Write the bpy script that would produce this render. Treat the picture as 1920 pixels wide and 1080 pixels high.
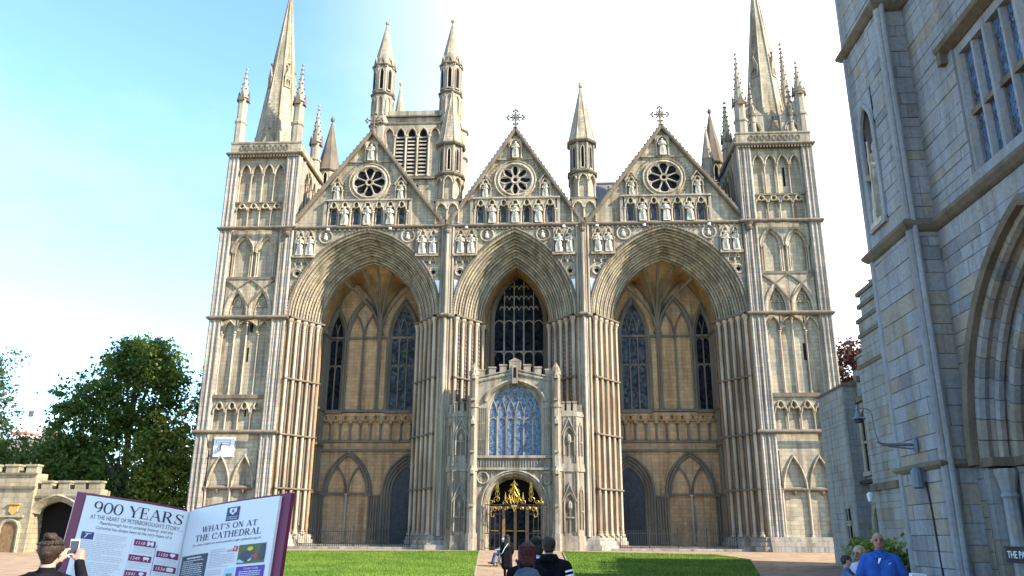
import bpy, math, random
import numpy as np
from mathutils import Vector, Matrix
random.seed(7); RNG = np.random.default_rng(7)
R = math.radians
sc = bpy.context.scene
col = sc.collection
for o in list(bpy.data.objects): bpy.data.objects.remove(o)

# ------------------------------------------------------------------ camera
cam = bpy.data.cameras.new('camera'); camo = bpy.data.objects.new('camera', cam); col.objects.link(camo)
cam.sensor_width = 36.0; cam.lens = 1500.0 / 1920.0 * 36.0
cam.clip_start = 0.05; cam.clip_end = 3000
CAMLOC = Vector((3.00438, -57.54373, 0.95))
_y, _p, _r = R(-3.18134), R(17.20516), R(0.34996)
_f = Vector((math.sin(_y)*math.cos(_p), math.cos(_y)*math.cos(_p), math.sin(_p)))
_rt = Vector((math.cos(_y), -math.sin(_y), 0)); _up = _rt.cross(_f)
_r2 = _rt*math.cos(_r) + _up*math.sin(_r); _u2 = -_rt*math.sin(_r) + _up*math.cos(_r)
camo.matrix_world = Matrix(((_r2.x,_u2.x,-_f.x,CAMLOC.x),(_r2.y,_u2.y,-_f.y,CAMLOC.y),(_r2.z,_u2.z,-_f.z,CAMLOC.z),(0,0,0,1)))
sc.camera = camo

# ------------------------------------------------------------------ sky, sun, exposure
SUN_EL, SUN_AZ = R(36), R(111)          # azimuth from +Y (into the picture) towards +X
w = bpy.data.worlds.new('World'); sc.world = w; w.use_nodes = True
nt = w.node_tree; nt.nodes.clear()
out = nt.nodes.new('ShaderNodeOutputWorld'); bg = nt.nodes.new('ShaderNodeBackground')
sky = nt.nodes.new('ShaderNodeTexSky'); sky.sky_type = 'NISHITA'; sky.sun_disc = False
sky.sun_elevation = SUN_EL; sky.sun_rotation = SUN_AZ; sky.altitude = 50; sky.air_density = 1.0; sky.dust_density = .35; sky.ozone_density = 2.0
tc = nt.nodes.new('ShaderNodeTexCoord')
mp = nt.nodes.new('ShaderNodeMapping'); mp.inputs['Scale'].default_value = (1.0, 1.0, 2.2)
nz = nt.nodes.new('ShaderNodeTexNoise'); nz.inputs['Scale'].default_value = 2.6; nz.inputs['Detail'].default_value = 7; nz.inputs['Roughness'].default_value = .55
dt = nt.nodes.new('ShaderNodeVectorMath'); dt.operation = 'DOT_PRODUCT'
_ca, _ce = R(52), R(28)                # thin bright cloud bank high over the right of the church, towards the sun
dt.inputs[1].default_value = (math.sin(_ca)*math.cos(_ce), math.cos(_ca)*math.cos(_ce), math.sin(_ce))
mr = nt.nodes.new('ShaderNodeMapRange'); mr.interpolation_type = 'SMOOTHSTEP'
mr.inputs['From Min'].default_value = .42; mr.inputs['From Max'].default_value = .98
mr.inputs['To Min'].default_value = 0; mr.inputs['To Max'].default_value = 1.0
ad = nt.nodes.new('ShaderNodeMath'); ad.operation = 'MULTIPLY_ADD'; ad.inputs[1].default_value = 1.1; 
n2 = nt.nodes.new('ShaderNodeMapRange'); n2.inputs['From Min'].default_value = .46; n2.inputs['From Max'].default_value = .74
n2.inputs['To Min'].default_value = -.03; n2.inputs['To Max'].default_value = .10
mix = nt.nodes.new('ShaderNodeMix'); mix.data_type = 'RGBA'
mix.inputs[7].default_value = (5.2, 5.2, 5.3, 1)
tint = nt.nodes.new('ShaderNodeMix'); tint.data_type = 'RGBA'; tint.blend_type = 'MULTIPLY'; tint.inputs[0].default_value = 1.0
tint.inputs[7].default_value = (.87, 1.03, 1.12, 1)
L = nt.links.new
L(tc.outputs['Generated'], mp.inputs['Vector']); L(mp.outputs[0], nz.inputs['Vector'])
L(tc.outputs['Generated'], dt.inputs[0]); L(dt.outputs['Value'], mr.inputs['Value'])
L(nz.outputs[0], n2.inputs['Value']); L(mr.outputs[0], ad.inputs[0]); L(n2.outputs[0], ad.inputs[2])
ad.use_clamp = True
L(sky.outputs[0], tint.inputs[6]); L(tint.outputs[2], mix.inputs[6]); L(ad.outputs[0], mix.inputs[0])
L(mix.outputs[2], bg.inputs[0]); bg.inputs[1].default_value = 0.127
L(bg.outputs[0], out.inputs[0])

sun = bpy.data.lights.new('sun', 'SUN'); sun.energy = 4.1; sun.angle = R(.6); sun.color = (1, .89, .74)
suno = bpy.data.objects.new('sun', sun); col.objects.link(suno)
_sd = Vector((math.sin(SUN_AZ)*math.cos(SUN_EL), math.cos(SUN_AZ)*math.cos(SUN_EL), math.sin(SUN_EL)))
suno.rotation_euler = (-_sd).to_track_quat('-Z', 'Y').to_euler()
vs = sc.view_settings
vs.view_transform = 'Standard'; vs.look = 'None'; vs.gamma = 1; vs.exposure = 1.92
try: vs.use_curve_mapping = False
except Exception: pass

# ------------------------------------------------------------------ materials
MATS = {}
def newmat(name):
    m = bpy.data.materials.new(name); m.use_nodes = True
    return m, m.node_tree, m.node_tree.nodes['Principled BSDF']
def plain(name, rgb, rough=.7, metal=0, spec=.3, var=0, vscale=8, bump=0, bscale=60):
    m, t, b = newmat(name)
    b.inputs['Base Color'].default_value = (*rgb, 1); b.inputs['Roughness'].default_value = rough
    b.inputs['Metallic'].default_value = metal; b.inputs['Specular IOR Level'].default_value = spec
    if var or bump:
        g = t.nodes.new('ShaderNodeNewGeometry')
        if var:
            n = t.nodes.new('ShaderNodeTexNoise'); n.inputs['Scale'].default_value = vscale; n.inputs['Detail'].default_value = 5
            t.links.new(g.outputs['Position'], n.inputs['Vector'])
            r = t.nodes.new('ShaderNodeMapRange'); r.inputs['From Min'].default_value = .3; r.inputs['From Max'].default_value = .7
            r.inputs['To Min'].default_value = 1-var; r.inputs['To Max'].default_value = 1+var
            mx = t.nodes.new('ShaderNodeMix'); mx.data_type = 'RGBA'; mx.blend_type = 'MULTIPLY'; mx.inputs[0].default_value = 1
            mx.inputs[6].default_value = (*rgb, 1)
            t.links.new(n.outputs[0], r.inputs['Value']); t.links.new(r.outputs[0], mx.inputs[7]); t.links.new(mx.outputs[2], b.inputs['Base Color'])
        if bump:
            n = t.nodes.new('ShaderNodeTexNoise'); n.inputs['Scale'].default_value = bscale; n.inputs['Detail'].default_value = 4
            t.links.new(g.outputs['Position'], n.inputs['Vector'])
            bp = t.nodes.new('ShaderNodeBump'); bp.inputs['Strength'].default_value = .5; bp.inputs['Distance'].default_value = bump
            t.links.new(n.outputs[0], bp.inputs['Height']); t.links.new(bp.outputs[0], b.inputs['Normal'])
    MATS[name] = m; return m
def stone(name, c1, c2, grime=.35, row=.29, bw=.62, mortar=.012, mdark=.62, joints=True, dirt=(.40,.355,.31), bumpd=.012, blotch=None):
    m, t, b = newmat(name)
    N = t.nodes.new; L = t.links.new
    g = N('ShaderNodeNewGeometry'); sp = N('ShaderNodeSeparateXYZ'); L(g.outputs['Position'], sp.inputs[0])
    sn = N('ShaderNodeSeparateXYZ'); L(g.outputs['True Normal'], sn.inputs[0])
    ax = N('ShaderNodeMath'); ax.operation = 'ABSOLUTE'; L(sn.outputs[0], ax.inputs[0])
    gt = N('ShaderNodeMath'); gt.operation = 'GREATER_THAN'; gt.inputs[1].default_value = .7072; L(ax.outputs[0], gt.inputs[0])
    mu = N('ShaderNodeMix'); mu.data_type = 'FLOAT'; L(gt.outputs[0], mu.inputs[0]); L(sp.outputs[0], mu.inputs[2]); L(sp.outputs[1], mu.inputs[3])
    cv = N('ShaderNodeCombineXYZ'); L(mu.outputs[0], cv.inputs[0]); L(sp.outputs[2], cv.inputs[1])
    n1 = N('ShaderNodeTexNoise'); n1.inputs['Scale'].default_value = .55; n1.inputs['Detail'].default_value = 6; n1.inputs['Roughness'].default_value = .6; L(g.outputs['Position'], n1.inputs['Vector'])
    r1 = N('ShaderNodeMapRange'); r1.inputs['From Min'].default_value = .32; r1.inputs['From Max'].default_value = .68; L(n1.outputs[0], r1.inputs['Value'])
    ma = N('ShaderNodeMix'); ma.data_type = 'RGBA'; ma.inputs[6].default_value = (*c1,1); ma.inputs[7].default_value = (*c2,1); L(r1.outputs[0], ma.inputs[0])
    last = ma.outputs[2]
    # vertical weather streaks
    mpn = N('ShaderNodeMapping'); mpn.inputs['Scale'].default_value = (2.2,2.2,.16); L(g.outputs['Position'], mpn.inputs['Vector'])
    n2 = N('ShaderNodeTexNoise'); n2.inputs['Scale'].default_value = 1.0; n2.inputs['Detail'].default_value = 7; n2.inputs['Roughness'].default_value = .65; L(mpn.outputs[0], n2.inputs['Vector'])
    r2 = N('ShaderNodeMapRange'); r2.inputs['From Min'].default_value = .44; r2.inputs['From Max'].default_value = .66; r2.inputs['To Max'].default_value = grime; L(n2.outputs[0], r2.inputs['Value'])
    mb = N('ShaderNodeMix'); mb.data_type = 'RGBA'; mb.blend_type = 'MULTIPLY'; mb.inputs[7].default_value = (*dirt,1); L(r2.outputs[0], mb.inputs[0]); L(last, mb.inputs[6]); last = mb.outputs[2]
    if blotch:
        n4 = N('ShaderNodeTexNoise'); n4.inputs['Scale'].default_value = 1.7; n4.inputs['Detail'].default_value = 8; n4.inputs['Roughness'].default_value = .7; L(g.outputs['Position'], n4.inputs['Vector'])
        r4 = N('ShaderNodeMapRange'); r4.inputs['From Min'].default_value = .5; r4.inputs['From Max'].default_value = .66; r4.inputs['To Max'].default_value = .7; L(n4.outputs[0], r4.inputs['Value'])
        md = N('ShaderNodeMix'); md.data_type = 'RGBA'; md.inputs[7].default_value = (*blotch,1); L(r4.outputs[0], md.inputs[0]); L(last, md.inputs[6]); last = md.outputs[2]
    n3 = N('ShaderNodeTexNoise'); n3.inputs['Scale'].default_value = 14; n3.inputs['Detail'].default_value = 5; L(g.outputs['Position'], n3.inputs['Vector'])
    bp = N('ShaderNodeBump'); bp.inputs['Distance'].default_value = bumpd; bp.inputs['Strength'].default_value = .7
    if joints:
        bt = N('ShaderNodeTexBrick'); bt.inputs['Scale'].default_value = 1; bt.inputs['Mortar Size'].default_value = mortar; bt.inputs['Mortar Smooth'].default_value = .3
        bt.inputs['Brick Width'].default_value = bw; bt.inputs['Row Height'].default_value = row; bt.inputs['Bias'].default_value = 0
        bt.inputs['Color1'].default_value = (1.10,1.08,1.04,1); bt.inputs['Color2'].default_value = (.84,.85,.87,1); bt.inputs['Mortar'].default_value = (mdark,mdark*.95,mdark*.9,1)
        L(cv.outputs[0], bt.inputs['Vector'])
        mc = N('ShaderNodeMix'); mc.data_type = 'RGBA'; mc.blend_type = 'MULTIPLY'; mc.inputs[0].default_value = 1; L(last, mc.inputs[6]); L(bt.outputs['Color'], mc.inputs[7]); last = mc.outputs[2]
        sb = N('ShaderNodeMath'); sb.operation = 'SUBTRACT'; L(n3.outputs[0], sb.inputs[0]); L(bt.outputs['Fac'], sb.inputs[1]); L(sb.outputs[0], bp.inputs['Height'])
    else: L(n3.outputs[0], bp.inputs['Height'])
    r3 = N('ShaderNodeMapRange'); r3.inputs['From Min'].default_value=.3; r3.inputs['From Max'].default_value=.7; r3.inputs['To Min'].default_value=.86; r3.inputs['To Max'].default_value=1.12; L(n3.outputs[0], r3.inputs['Value'])
    me = N('ShaderNodeMix'); me.data_type='RGBA'; me.blend_type='MULTIPLY'; me.inputs[0].default_value=1; L(last, me.inputs[6]); L(r3.outputs[0], me.inputs[7])
    L(me.outputs[2], b.inputs['Base Color']); L(bp.outputs[0], b.inputs['Normal'])
    b.inputs['Roughness'].default_value = .9; b.inputs['Specular IOR Level'].default_value = .15
    MATS[name] = m; return m
stone('stone', (.405,.345,.24), (.305,.265,.198), .95, blotch=(.20,.178,.145))
stone('stone_plain', (.37,.315,.235), (.275,.243,.195), .9, joints=False, blotch=(.19,.17,.145))
stone('stone_grey', (.35,.315,.26), (.255,.237,.21), .9, row=.34, bw=.7)
stone('stone_dark', (.45,.285,.145), (.35,.23,.13), .7, dirt=(.45,.36,.3))
stone('stone_shaft', (.43,.365,.27), (.315,.262,.20), .9, joints=False, dirt=(.42,.33,.28))
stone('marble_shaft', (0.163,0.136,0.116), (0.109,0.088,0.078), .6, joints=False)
stone('stone_weather_shade', (.175,.14,.098), (.125,.108,.085), .6, joints=False)  # weathered mouldings; also paints shade into shaft gaps and niches
stone('stone_porch', (.32,.28,.215), (.235,.21,.165), 1.0, joints=False, blotch=(.15,.105,.068))
stone('stone_gate', (.285,.29,.295), (.21,.225,.24), .6, joints=False, blotch=(.26,.225,.17))
stone('stone_gate_tan', (.30,.265,.205), (.24,.215,.18), .6, joints=False, blotch=(.19,.17,.15))
stone('stone_gate_dull', (.215,.215,.215), (.16,.165,.175), .5, joints=False, blotch=(.26,.23,.18))
stone('stone_gate_joint', (.20,.195,.18), (.16,.16,.155), .3, joints=False)
stone('stone_range', (.29,.295,.29), (.23,.24,.245), .5, row=.3, bw=.6)
stone('stone_range_block', (.29,.295,.29), (.22,.23,.235), .6, joints=False, blotch=(.26,.235,.18))
stone('stone_range_tan', (.27,.245,.20), (.22,.205,.175), .6, joints=False, blotch=(.2,.2,.19))
stone('stone_left', (.33,.29,.19), (.25,.225,.165), .6, row=.3, bw=.6, blotch=(.34,.25,.11))
stone('vault_web', (.37,.245,.12), (.29,.19,.09), .5, row=.22, bw=.5, mdark=.8)
stone('lead_roof', (0.184,0.170,0.163), (0.156,0.150,0.150), .5, row=30, bw=.7)
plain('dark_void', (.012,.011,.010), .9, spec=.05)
def glassmat(name, c1, c2, scale, rough=.25, spec=.6):
    m, t, b = newmat(name); N=t.nodes.new; L=t.links.new
    g = N('ShaderNodeNewGeometry'); v = N('ShaderNodeTexVoronoi'); v.inputs['Scale'].default_value = scale; L(g.outputs['Position'], v.inputs['Vector'])
    sp = N('ShaderNodeSeparateColor'); L(v.outputs['Color'], sp.inputs[0])
    mx = N('ShaderNodeMix'); mx.data_type='RGBA'; mx.inputs[6].default_value=(*c1,1); mx.inputs[7].default_value=(*c2,1); L(sp.outputs[0], mx.inputs[0]); L(mx.outputs[2], b.inputs['Base Color'])
    bp = N('ShaderNodeBump'); bp.inputs['Distance'].default_value=.02; bp.inputs['Strength'].default_value=.5; L(sp.outputs[1], bp.inputs['Height']); L(bp.outputs[0], b.inputs['Normal'])
    b.inputs['Roughness'].default_value = rough; b.inputs['Specular IOR Level'].default_value = spec
    MATS[name] = m
glassmat('glass_sky', (.008,.010,.014), (.065,.078,.092), 4.5, .5, .1)  # blue base colour paints in the reflected sky
glassmat('glass_dark', (.002,.002,.003), (.018,.022,.028), 4.5, .7, .03)
glassmat('glass_porch', (.02,.045,.10), (.13,.18,.25), 9, .4, .3)
glassmat('glass_gate', (.015,.025,.045), (.08,.17,.33), 9)
plain('lead', (.10,.10,.11), .6)
plain('iron', (.012,.012,.014), .55, spec=.4)
plain('iron_blue', (.10,.12,.15), .45, spec=.5)
plain('gilt', (.42,.28,.055), .35, metal=.65)
plain('door_dark', (.022,.024,.03), .5, var=.4, vscale=4)
plain('wood', (.17,.10,.045), .55, var=.3, vscale=6)
plain('white_paint', (.72,.74,.76), .6)
plain('statue_stone', (.40,.355,.28), .9, var=.35, vscale=5, bump=.02, bscale=20)
plain('bark', (.085,.065,.045), .95, var=.4, vscale=6, bump=.03)

# ------------------------------------------------------------------ mesh helpers
class MB:
    def __init__(s): s.v=[]; s.f=[]; s.m=[]
    def add(s, vs, fs, mi=0):
        k=len(s.v); s.v += [tuple(p) for p in vs]; s.f += [tuple(i+k for i in f) for f in fs]; s.m += [mi]*len(fs); return s
    def box(s, x0,x1,y0,y1,z0,z1, mi=0):
        return s.add([(x0,y0,z0),(x1,y0,z0),(x1,y1,z0),(x0,y1,z0),(x0,y0,z1),(x1,y0,z1),(x1,y1,z1),(x0,y1,z1)],
              [(0,3,2,1),(4,5,6,7),(0,1,5,4),(1,2,6,5),(2,3,7,6),(3,0,4,7)], mi)
    def cyl(s, p0, p1, r0, r1=None, n=8, caps=True, mi=0):
        r1 = r0 if r1 is None else r1
        p0=Vector(p0); p1=Vector(p1); d=(p1-p0)
        if d.length<1e-6: return s
        d.normalize(); a = d.orthogonal().normalized(); b=d.cross(a)
        vs=[]
        for p,r in ((p0,r0),(p1,r1)):
            for i in range(n):
                t=2*math.pi*i/n; vs.append(p+a*(r*math.cos(t))+b*(r*math.sin(t)))
        fs=[(i,(i+1)%n,n+(i+1)%n,n+i) for i in range(n)]
        if caps: fs += [tuple(range(n-1,-1,-1)), tuple(range(n,2*n))]
        return s.add(vs,fs,mi)
    def tube(s, pts, r, n=6, mi=0, closed=False):
        pts=[Vector(p) for p in pts]; m=len(pts); vs=[]; rr = r if isinstance(r,(list,tuple)) else [r]*m
        ref=None
        for i,p in enumerate(pts):
            if closed: d=pts[(i+1)%m]-pts[i-1]
            else: d=pts[min(i+1,m-1)]-pts[max(i-1,0)]
            d.normalize()
            if ref is None: ref=d.orthogonal().normalized()
            a=(ref-d*ref.dot(d)); a = a.normalized() if a.length>1e-5 else d.orthogonal().normalized()
            ref=a; b=d.cross(a)
            for k in range(n):
                t=2*math.pi*k/n; vs.append(p+a*(rr[i]*math.cos(t))+b*(rr[i]*math.sin(t)))
        fs=[]
        for i in range(m if closed else m-1):
            j=(i+1)%m
            for k in range(n): fs.append((i*n+k,i*n+(k+1)%n,j*n+(k+1)%n,j*n+k))
        if not closed: fs += [tuple(range(n-1,-1,-1)), tuple((m-1)*n+k for k in range(n))]
        return s.add(vs,fs,mi)
    def lathe(s, c, prof, n=8, rot=0, sx=1, sy=1, mi=0, caps=True):
        cx,cy,cz=c; vs=[]; m=len(prof)
        for r,z in prof:
            for k in range(n):
                t=rot+2*math.pi*k/n; vs.append((cx+sx*r*math.cos(t),cy+sy*r*math.sin(t),cz+z))
        fs=[]
        for i in range(m-1):
            for k in range(n): fs.append((i*n+k,i*n+(k+1)%n,(i+1)*n+(k+1)%n,(i+1)*n+k))
        if caps: fs += [tuple(range(n-1,-1,-1)), tuple((m-1)*n+k for k in range(n))]
        return s.add(vs,fs,mi)
    def prism(s, poly, z0, z1, mi=0):
        n=len(poly); vs=[(x,y,z0) for x,y in poly]+[(x,y,z1) for x,y in poly]
        fs=[(i,(i+1)%n,n+(i+1)%n,n+i) for i in range(n)]+[tuple(range(n-1,-1,-1)),tuple(range(n,2*n))]
        return s.add(vs,fs,mi)
    def mesh(s, name, mats, smooth=False):
        me=bpy.data.meshes.new(name); me.from_pydata(s.v,[],s.f)
        for m in (mats if isinstance(mats,(list,tuple)) else [mats]): me.materials.append(MATS[m] if isinstance(m,str) else m)
        if any(s.m): me.polygons.foreach_set('material_index', s.m)
        if smooth: me.polygons.foreach_set('use_smooth',[True]*len(me.polygons))
        me.update(); return me
def link(name, me, parent=None, loc=None):
    o=bpy.data.objects.new(name, me); col.objects.link(o)
    if parent: o.parent=parent
    if loc is not None: o.location=loc
    return o
def obj(name, mb, mat, parent=None, smooth=False, loc=None):
    return link(name, mb.mesh(name, mat, smooth), parent, loc)
def tag(o, label=None, cat=None, group=None, kind=None):
    if label: o['label']=label
    if cat: o['category']=cat
    if group: o['group']=group
    if kind: o['kind']=kind
    return o
def empty(name, loc=(0,0,0), rz=0):
    o=bpy.data.objects.new(name,None); col.objects.link(o); o.location=loc; o.rotation_euler=(0,0,rz); o.empty_display_size=.2; return o
class Fr:
    """a wall frame: u along the wall, z up, d out of the wall"""
    def __init__(s,O,U,N): s.O=Vector(O); s.U=Vector(U); s.N=Vector(N)
    def __call__(s,u,z,d=0): p=s.O+s.U*u+s.N*d; return (p.x,p.y,p.z+z)
    def shift(s,d): return Fr(s.O+s.N*d,s.U,s.N)
def arch_pts(uc,hw,zs,rise,n=10,Rr=None):
    """pointed (or depressed) arch, left spring to right spring"""
    out=[]
    if rise>=hw*.999:
        Rr = Rr or (hw*hw+rise*rise)/(2*hw); cx=hw*-1+Rr
        ta=math.acos(max(-1,min(1,-cx/Rr)))
        for i in range(n+1):
            t=math.pi+(ta-math.pi)*i/n; out.append((cx+Rr*math.cos(t), Rr*math.sin(t)))
    else:
        for i in range(n+1):
            t=math.pi-(math.pi/2)*i/n; x=hw*math.cos(t); z=rise*(math.sin(t)*.8+.2*(1-abs(x)/hw)); out.append((x,z))
    left=[(uc+x,zs+z) for x,z in out]
    right=[(uc-x,zs+z) for x,z in out[:-1]][::-1]
    return left+right
def trefoil_pts(uc,hw,zs,rise):
    pts=[]
    for a in range(180,59,-20): pts.append((-.56*hw+.44*hw*math.cos(R(a)), .46*rise*math.sin(R(a))))
    for a in range(190,89,-20): pts.append((.5*hw*math.cos(R(a)), .52*rise+.48*rise*math.sin(R(a))))
    pts.append((0,rise))
    left=[(uc+x,zs+z) for x,z in pts]; right=[(2*uc-u,z) for u,z in left[:-1]][::-1]
    return left+right
def arch_ring(mb,fr,uc,hw,zs,rise,prof,n=10,z0=None,mi=0):
    """loft of concentric arches; prof = [(inset, d)], jambs down to z0"""
    Rr=(hw*hw+rise*rise)/(2*hw); rows=[]
    for ins,d in prof:
        if rise>=hw*.999:
            r2=Rr-ins; c=Rr-hw; rs=math.sqrt(max(1e-4,r2*r2-c*c)); p=arch_pts(uc,hw-ins,zs,rs,n,r2)
        else: p=arch_pts(uc,hw-ins,zs,rise-ins,n)
        if z0 is not None: p=[(p[0][0],z0)]+p+[(p[-1][0],z0)]
        rows.append([fr(u,z,d) for u,z in p])
    m=len(rows[0]); vs=[q for r in rows for q in r]
    fs=[(i*m+j,i*m+j+1,(i+1)*m+j+1,(i+1)*m+j) for i in range(len(rows)-1) for j in range(m-1)]
    mb.add(vs,fs,mi)
def path_sweep(mb,fr,path,prof,mi=0,closed=False):
    """sweep profile [(offset to the left of travel, d)] along (u,z) path"""
    m=len(path); rows=[]
    for i in range(m):
        if closed: a=path[i-1]; c=path[(i+1)%m]
        else: a=path[max(i-1,0)]; c=path[min(i+1,m-1)]
        b=path[i]
        def nrm(p,q):
            dx,dz=q[0]-p[0],q[1]-p[1]; l=math.hypot(dx,dz) or 1; return (-dz/l,dx/l)
        n1=nrm(a,b) if (a!=b) else nrm(b,c); n2=nrm(b,c) if (b!=c) else n1
        nx,nz=n1[0]+n2[0],n1[1]+n2[1]; l=math.hypot(nx,nz) or 1; nx/=l; nz/=l
        k=1/max(.45,nx*n1[0]+nz*n1[1])
        rows.append([fr(b[0]+nx*o*k,b[1]+nz*o*k,d) for o,d in prof])
    q=len(prof); vs=[p for r in rows for p in r]; fs=[]
    for i in range(m if closed else m-1):
        j=(i+1)%m
        for k in range(q-1): fs.append((i*q+k,i*q+k+1,j*q+k+1,j*q+k))
    mb.add(vs,fs,mi)
def plate_above(mb,fr,curve,ztop,d0,d1,mi=0):
    """wall between an opening curve and a level line, front at d1, soffit back to d0"""
    mono=[]; last=-1e9
    for u,z in curve: last=max(last+1e-4,u); mono.append((last,z))
    n=len(mono); vs=[fr(u,z,d1) for u,z in mono]+[fr(u,ztop,d1) for u,z in mono]+[fr(u,z,d0) for u,z in mono]+[fr(u,ztop,d0) for u,z in mono]
    fs=[]
    for i in range(n-1):
        fs += [(i,i+1,n+i+1,n+i),(2*n+i,2*n+i+1,i+1,i),(n+i,n+i+1,3*n+i+1,3*n+i)]
    mb.add(vs,fs,mi)
def fbox(mb,fr,u0,u1,z0,z1,d0,d1,mi=0):
    P=[fr(u,z,d) for z in (z0,z1) for (u,d) in ((u0,d0),(u1,d0),(u1,d1),(u0,d1))]
    mb.add(P,[(0,3,2,1),(4,5,6,7),(0,1,5,4),(1,2,6,5),(2,3,7,6),(3,0,4,7)],mi)
def wall_openings(mb,fr,u0,u1,z0,z1,ops,t,n=10,mi=0):
    """pierced wall, front d=0, back d=-t; ops=(uc,hw,zb,zs,rise)"""
    cur=u0
    for uc,hw,zb,zs,rise in sorted(ops):
        fbox(mb,fr,cur,uc-hw,z0,z1,-t,0,mi)
        if zb>z0+1e-3: fbox(mb,fr,uc-hw,uc+hw,z0,zb,-t,0,mi)
        plate_above(mb,fr,arch_pts(uc,hw,zs,rise,n),z1,-t,0,mi)
        cur=uc+hw
    fbox(mb,fr,cur,u1,z0,z1,-t,0,mi)
_colc={}
def colonnette(parent,pos,h,r,mat='stone_shaft',name='colonnette'):
    k=(round(h,2),round(r,3),mat)
    if k not in _colc:
        mb=MB(); mb.lathe((0,0,0),[(r*1.9,0),(r*1.9,r*.8),(r*1.5,r*1.2),(r*1.5,r*1.7),(r,r*2.2),(r,h-r*4.2),(r*1.25,h-r*4),(r*1.05,h-r*3.6),(r*1.5,h-r*1.6),(r*2.1,h-r*1.3),(r*2.1,h)],8)
        _colc[k]=mb.mesh('colonnette',mat,False)
    return link(name,_colc[k],parent,pos)
ROLL=lambda w,p: [(-w,0),(-w,p*.55),(-w*.6,p*.95),(0,p),(w*.6,p*.95),(w,p*.55),(w,0)]
def blind_arcade(parent,fr,u0,u1,n,z0,zs,zt,t=.22,rise=None,kind='pointed',r=.07,mat='stone',mcol='stone_shaft',inner=True,ends=True,name='blind_arcade'):
    cw=(u1-u0)/n; mb=MB()
    for i in range(n):
        uc=u0+cw*(i+.5); hw=cw/2-.02
        rs=rise or hw*1.25
        c = trefoil_pts(uc,hw*.86,zs,rs) if kind=='trefoil' else arch_pts(uc,hw*.86,zs,rs,7)
        full=[(u0+cw*i,zs)]+c+[(u0+cw*(i+1),zs)]
        plate_above(mb,fr,full,zt,0,t)
        path_sweep(mb,fr,[(c[0][0],c[0][1])]+c[1:],[(-.03,t*.2),(-.03,t+.09),(.04,t+.13),(.10,t+.08),(.11,t-.01)])
    obj(name,mb,mat,parent)
    for i in range(0 if ends else 1, n+1 if ends else n):
        colonnette(parent,fr(u0+cw*i,z0,t*.55),zs-z0,r,mcol)
def lancet(parent,fr,uc,hw,z0,zs,rise,d=.02,mat='glass_dark',name='lancet_window',frame=.07,fmat='stone_plain',proud=.10):
    mb=MB(); c=[(uc-hw,z0)]+arch_pts(uc,hw,zs,rise,6)+[(uc+hw,z0)]
    mb.add([fr(u,z,d) for u,z in c],[tuple(range(len(c)))])
    w=obj(name,mb,mat,parent)
    if frame:
        m2=MB(); path_sweep(m2,fr,c,[(-.01,d+.004),(.0,d+proud*.6),(frame*.5,d+proud),(frame,d+proud*.7),(frame,d-.03)]); 
        fbox(m2,fr,uc-hw-frame,uc+hw+frame,z0-.12,z0,-.02,d+proud*1.3)
        obj('window_surround',m2,fmat,parent)
    return w
# ------------------------------------------------------------------ ground
def gz(y):
    if y < -27: return -.75
    if y > -1.5: return 0.0
    t=(y+27)/25.5; return -.75+.75*t
def grass_mat():
    m,t,b=newmat('grass'); N=t.nodes.new; L=t.links.new
    g=N('ShaderNodeNewGeometry'); n=N('ShaderNodeTexNoise'); n.inputs['Scale'].default_value=.35; n.inputs['Detail'].default_value=9; n.inputs['Roughness'].default_value=.65; L(g.outputs['Position'],n.inputs['Vector'])
    r=N('ShaderNodeMapRange'); r.inputs['From Min'].default_value=.3; r.inputs['From Max'].default_value=.7; L(n.outputs[0],r.inputs['Value'])
    mx=N('ShaderNodeMix'); mx.data_type='RGBA'; mx.inputs[6].default_value=(.04,.10,.012,1); mx.inputs[7].default_value=(.125,.18,.026,1); L(r.outputs[0],mx.inputs[0])
    n2=N('ShaderNodeTexNoise'); n2.inputs['Scale'].default_value=9; n2.inputs['Detail'].default_value=6; L(g.outputs['Position'],n2.inputs['Vector'])
    r2=N('ShaderNodeMapRange'); r2.inputs['From Min'].default_value=.3; r2.inputs['From Max'].default_value=.7; r2.inputs['To Min'].default_value=.75; r2.inputs['To Max'].default_value=1.2; L(n2.outputs[0],r2.inputs['Value'])
    m2=N('ShaderNodeMix'); m2.data_type='RGBA'; m2.blend_type='MULTIPLY'; m2.inputs[0].default_value=1; L(mx.outputs[2],m2.inputs[6]); L(r2.outputs[0],m2.inputs[7]); L(m2.outputs[2],b.inputs['Base Color'])
    bp=N('ShaderNodeBump'); bp.inputs['Distance'].default_value=.05; bp.inputs['Strength'].default_value=.6; L(n2.outputs[0],bp.inputs['Height']); L(bp.outputs[0],b.inputs['Normal'])
    b.inputs['Roughness'].default_value=.9; b.inputs['Specular IOR Level'].default_value=.1; MATS['grass']=m
grass_mat()
plain('gravel',(.235,.17,.115),.95,var=.22,vscale=1.3,bump=.012,bscale=45,spec=.1)
plain('paving',(.30,.25,.20),.9,var=.2,vscale=2,bump=.01,bscale=30)
plain('earth',(.17,.16,.11),.95,var=.3,vscale=.05)
plain('kerb',(.22,.19,.14),.9,var=.2,vscale=5)
def terrain(name, poly_fn, mat, ys, dz=0.0):
    """sheet following the ground; poly_fn(y) -> (x0,x1)"""
    mb=MB(); rows=[]
    for y in ys:
        a,b=poly_fn(y); k=12; rows.append([(a+(b-a)*i/k,y,gz(y)+dz) for i in range(k+1)])
    m=len(rows[0]); vs=[p for r in rows for p in r]
    fs=[(i*m+j,i*m+j+1,(i+1)*m+j+1,(i+1)*m+j) for i in range(len(rows)-1) for j in range(m-1)]
    mb.add(vs,fs); return tag(obj(name,mb,mat),kind='structure')
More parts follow.
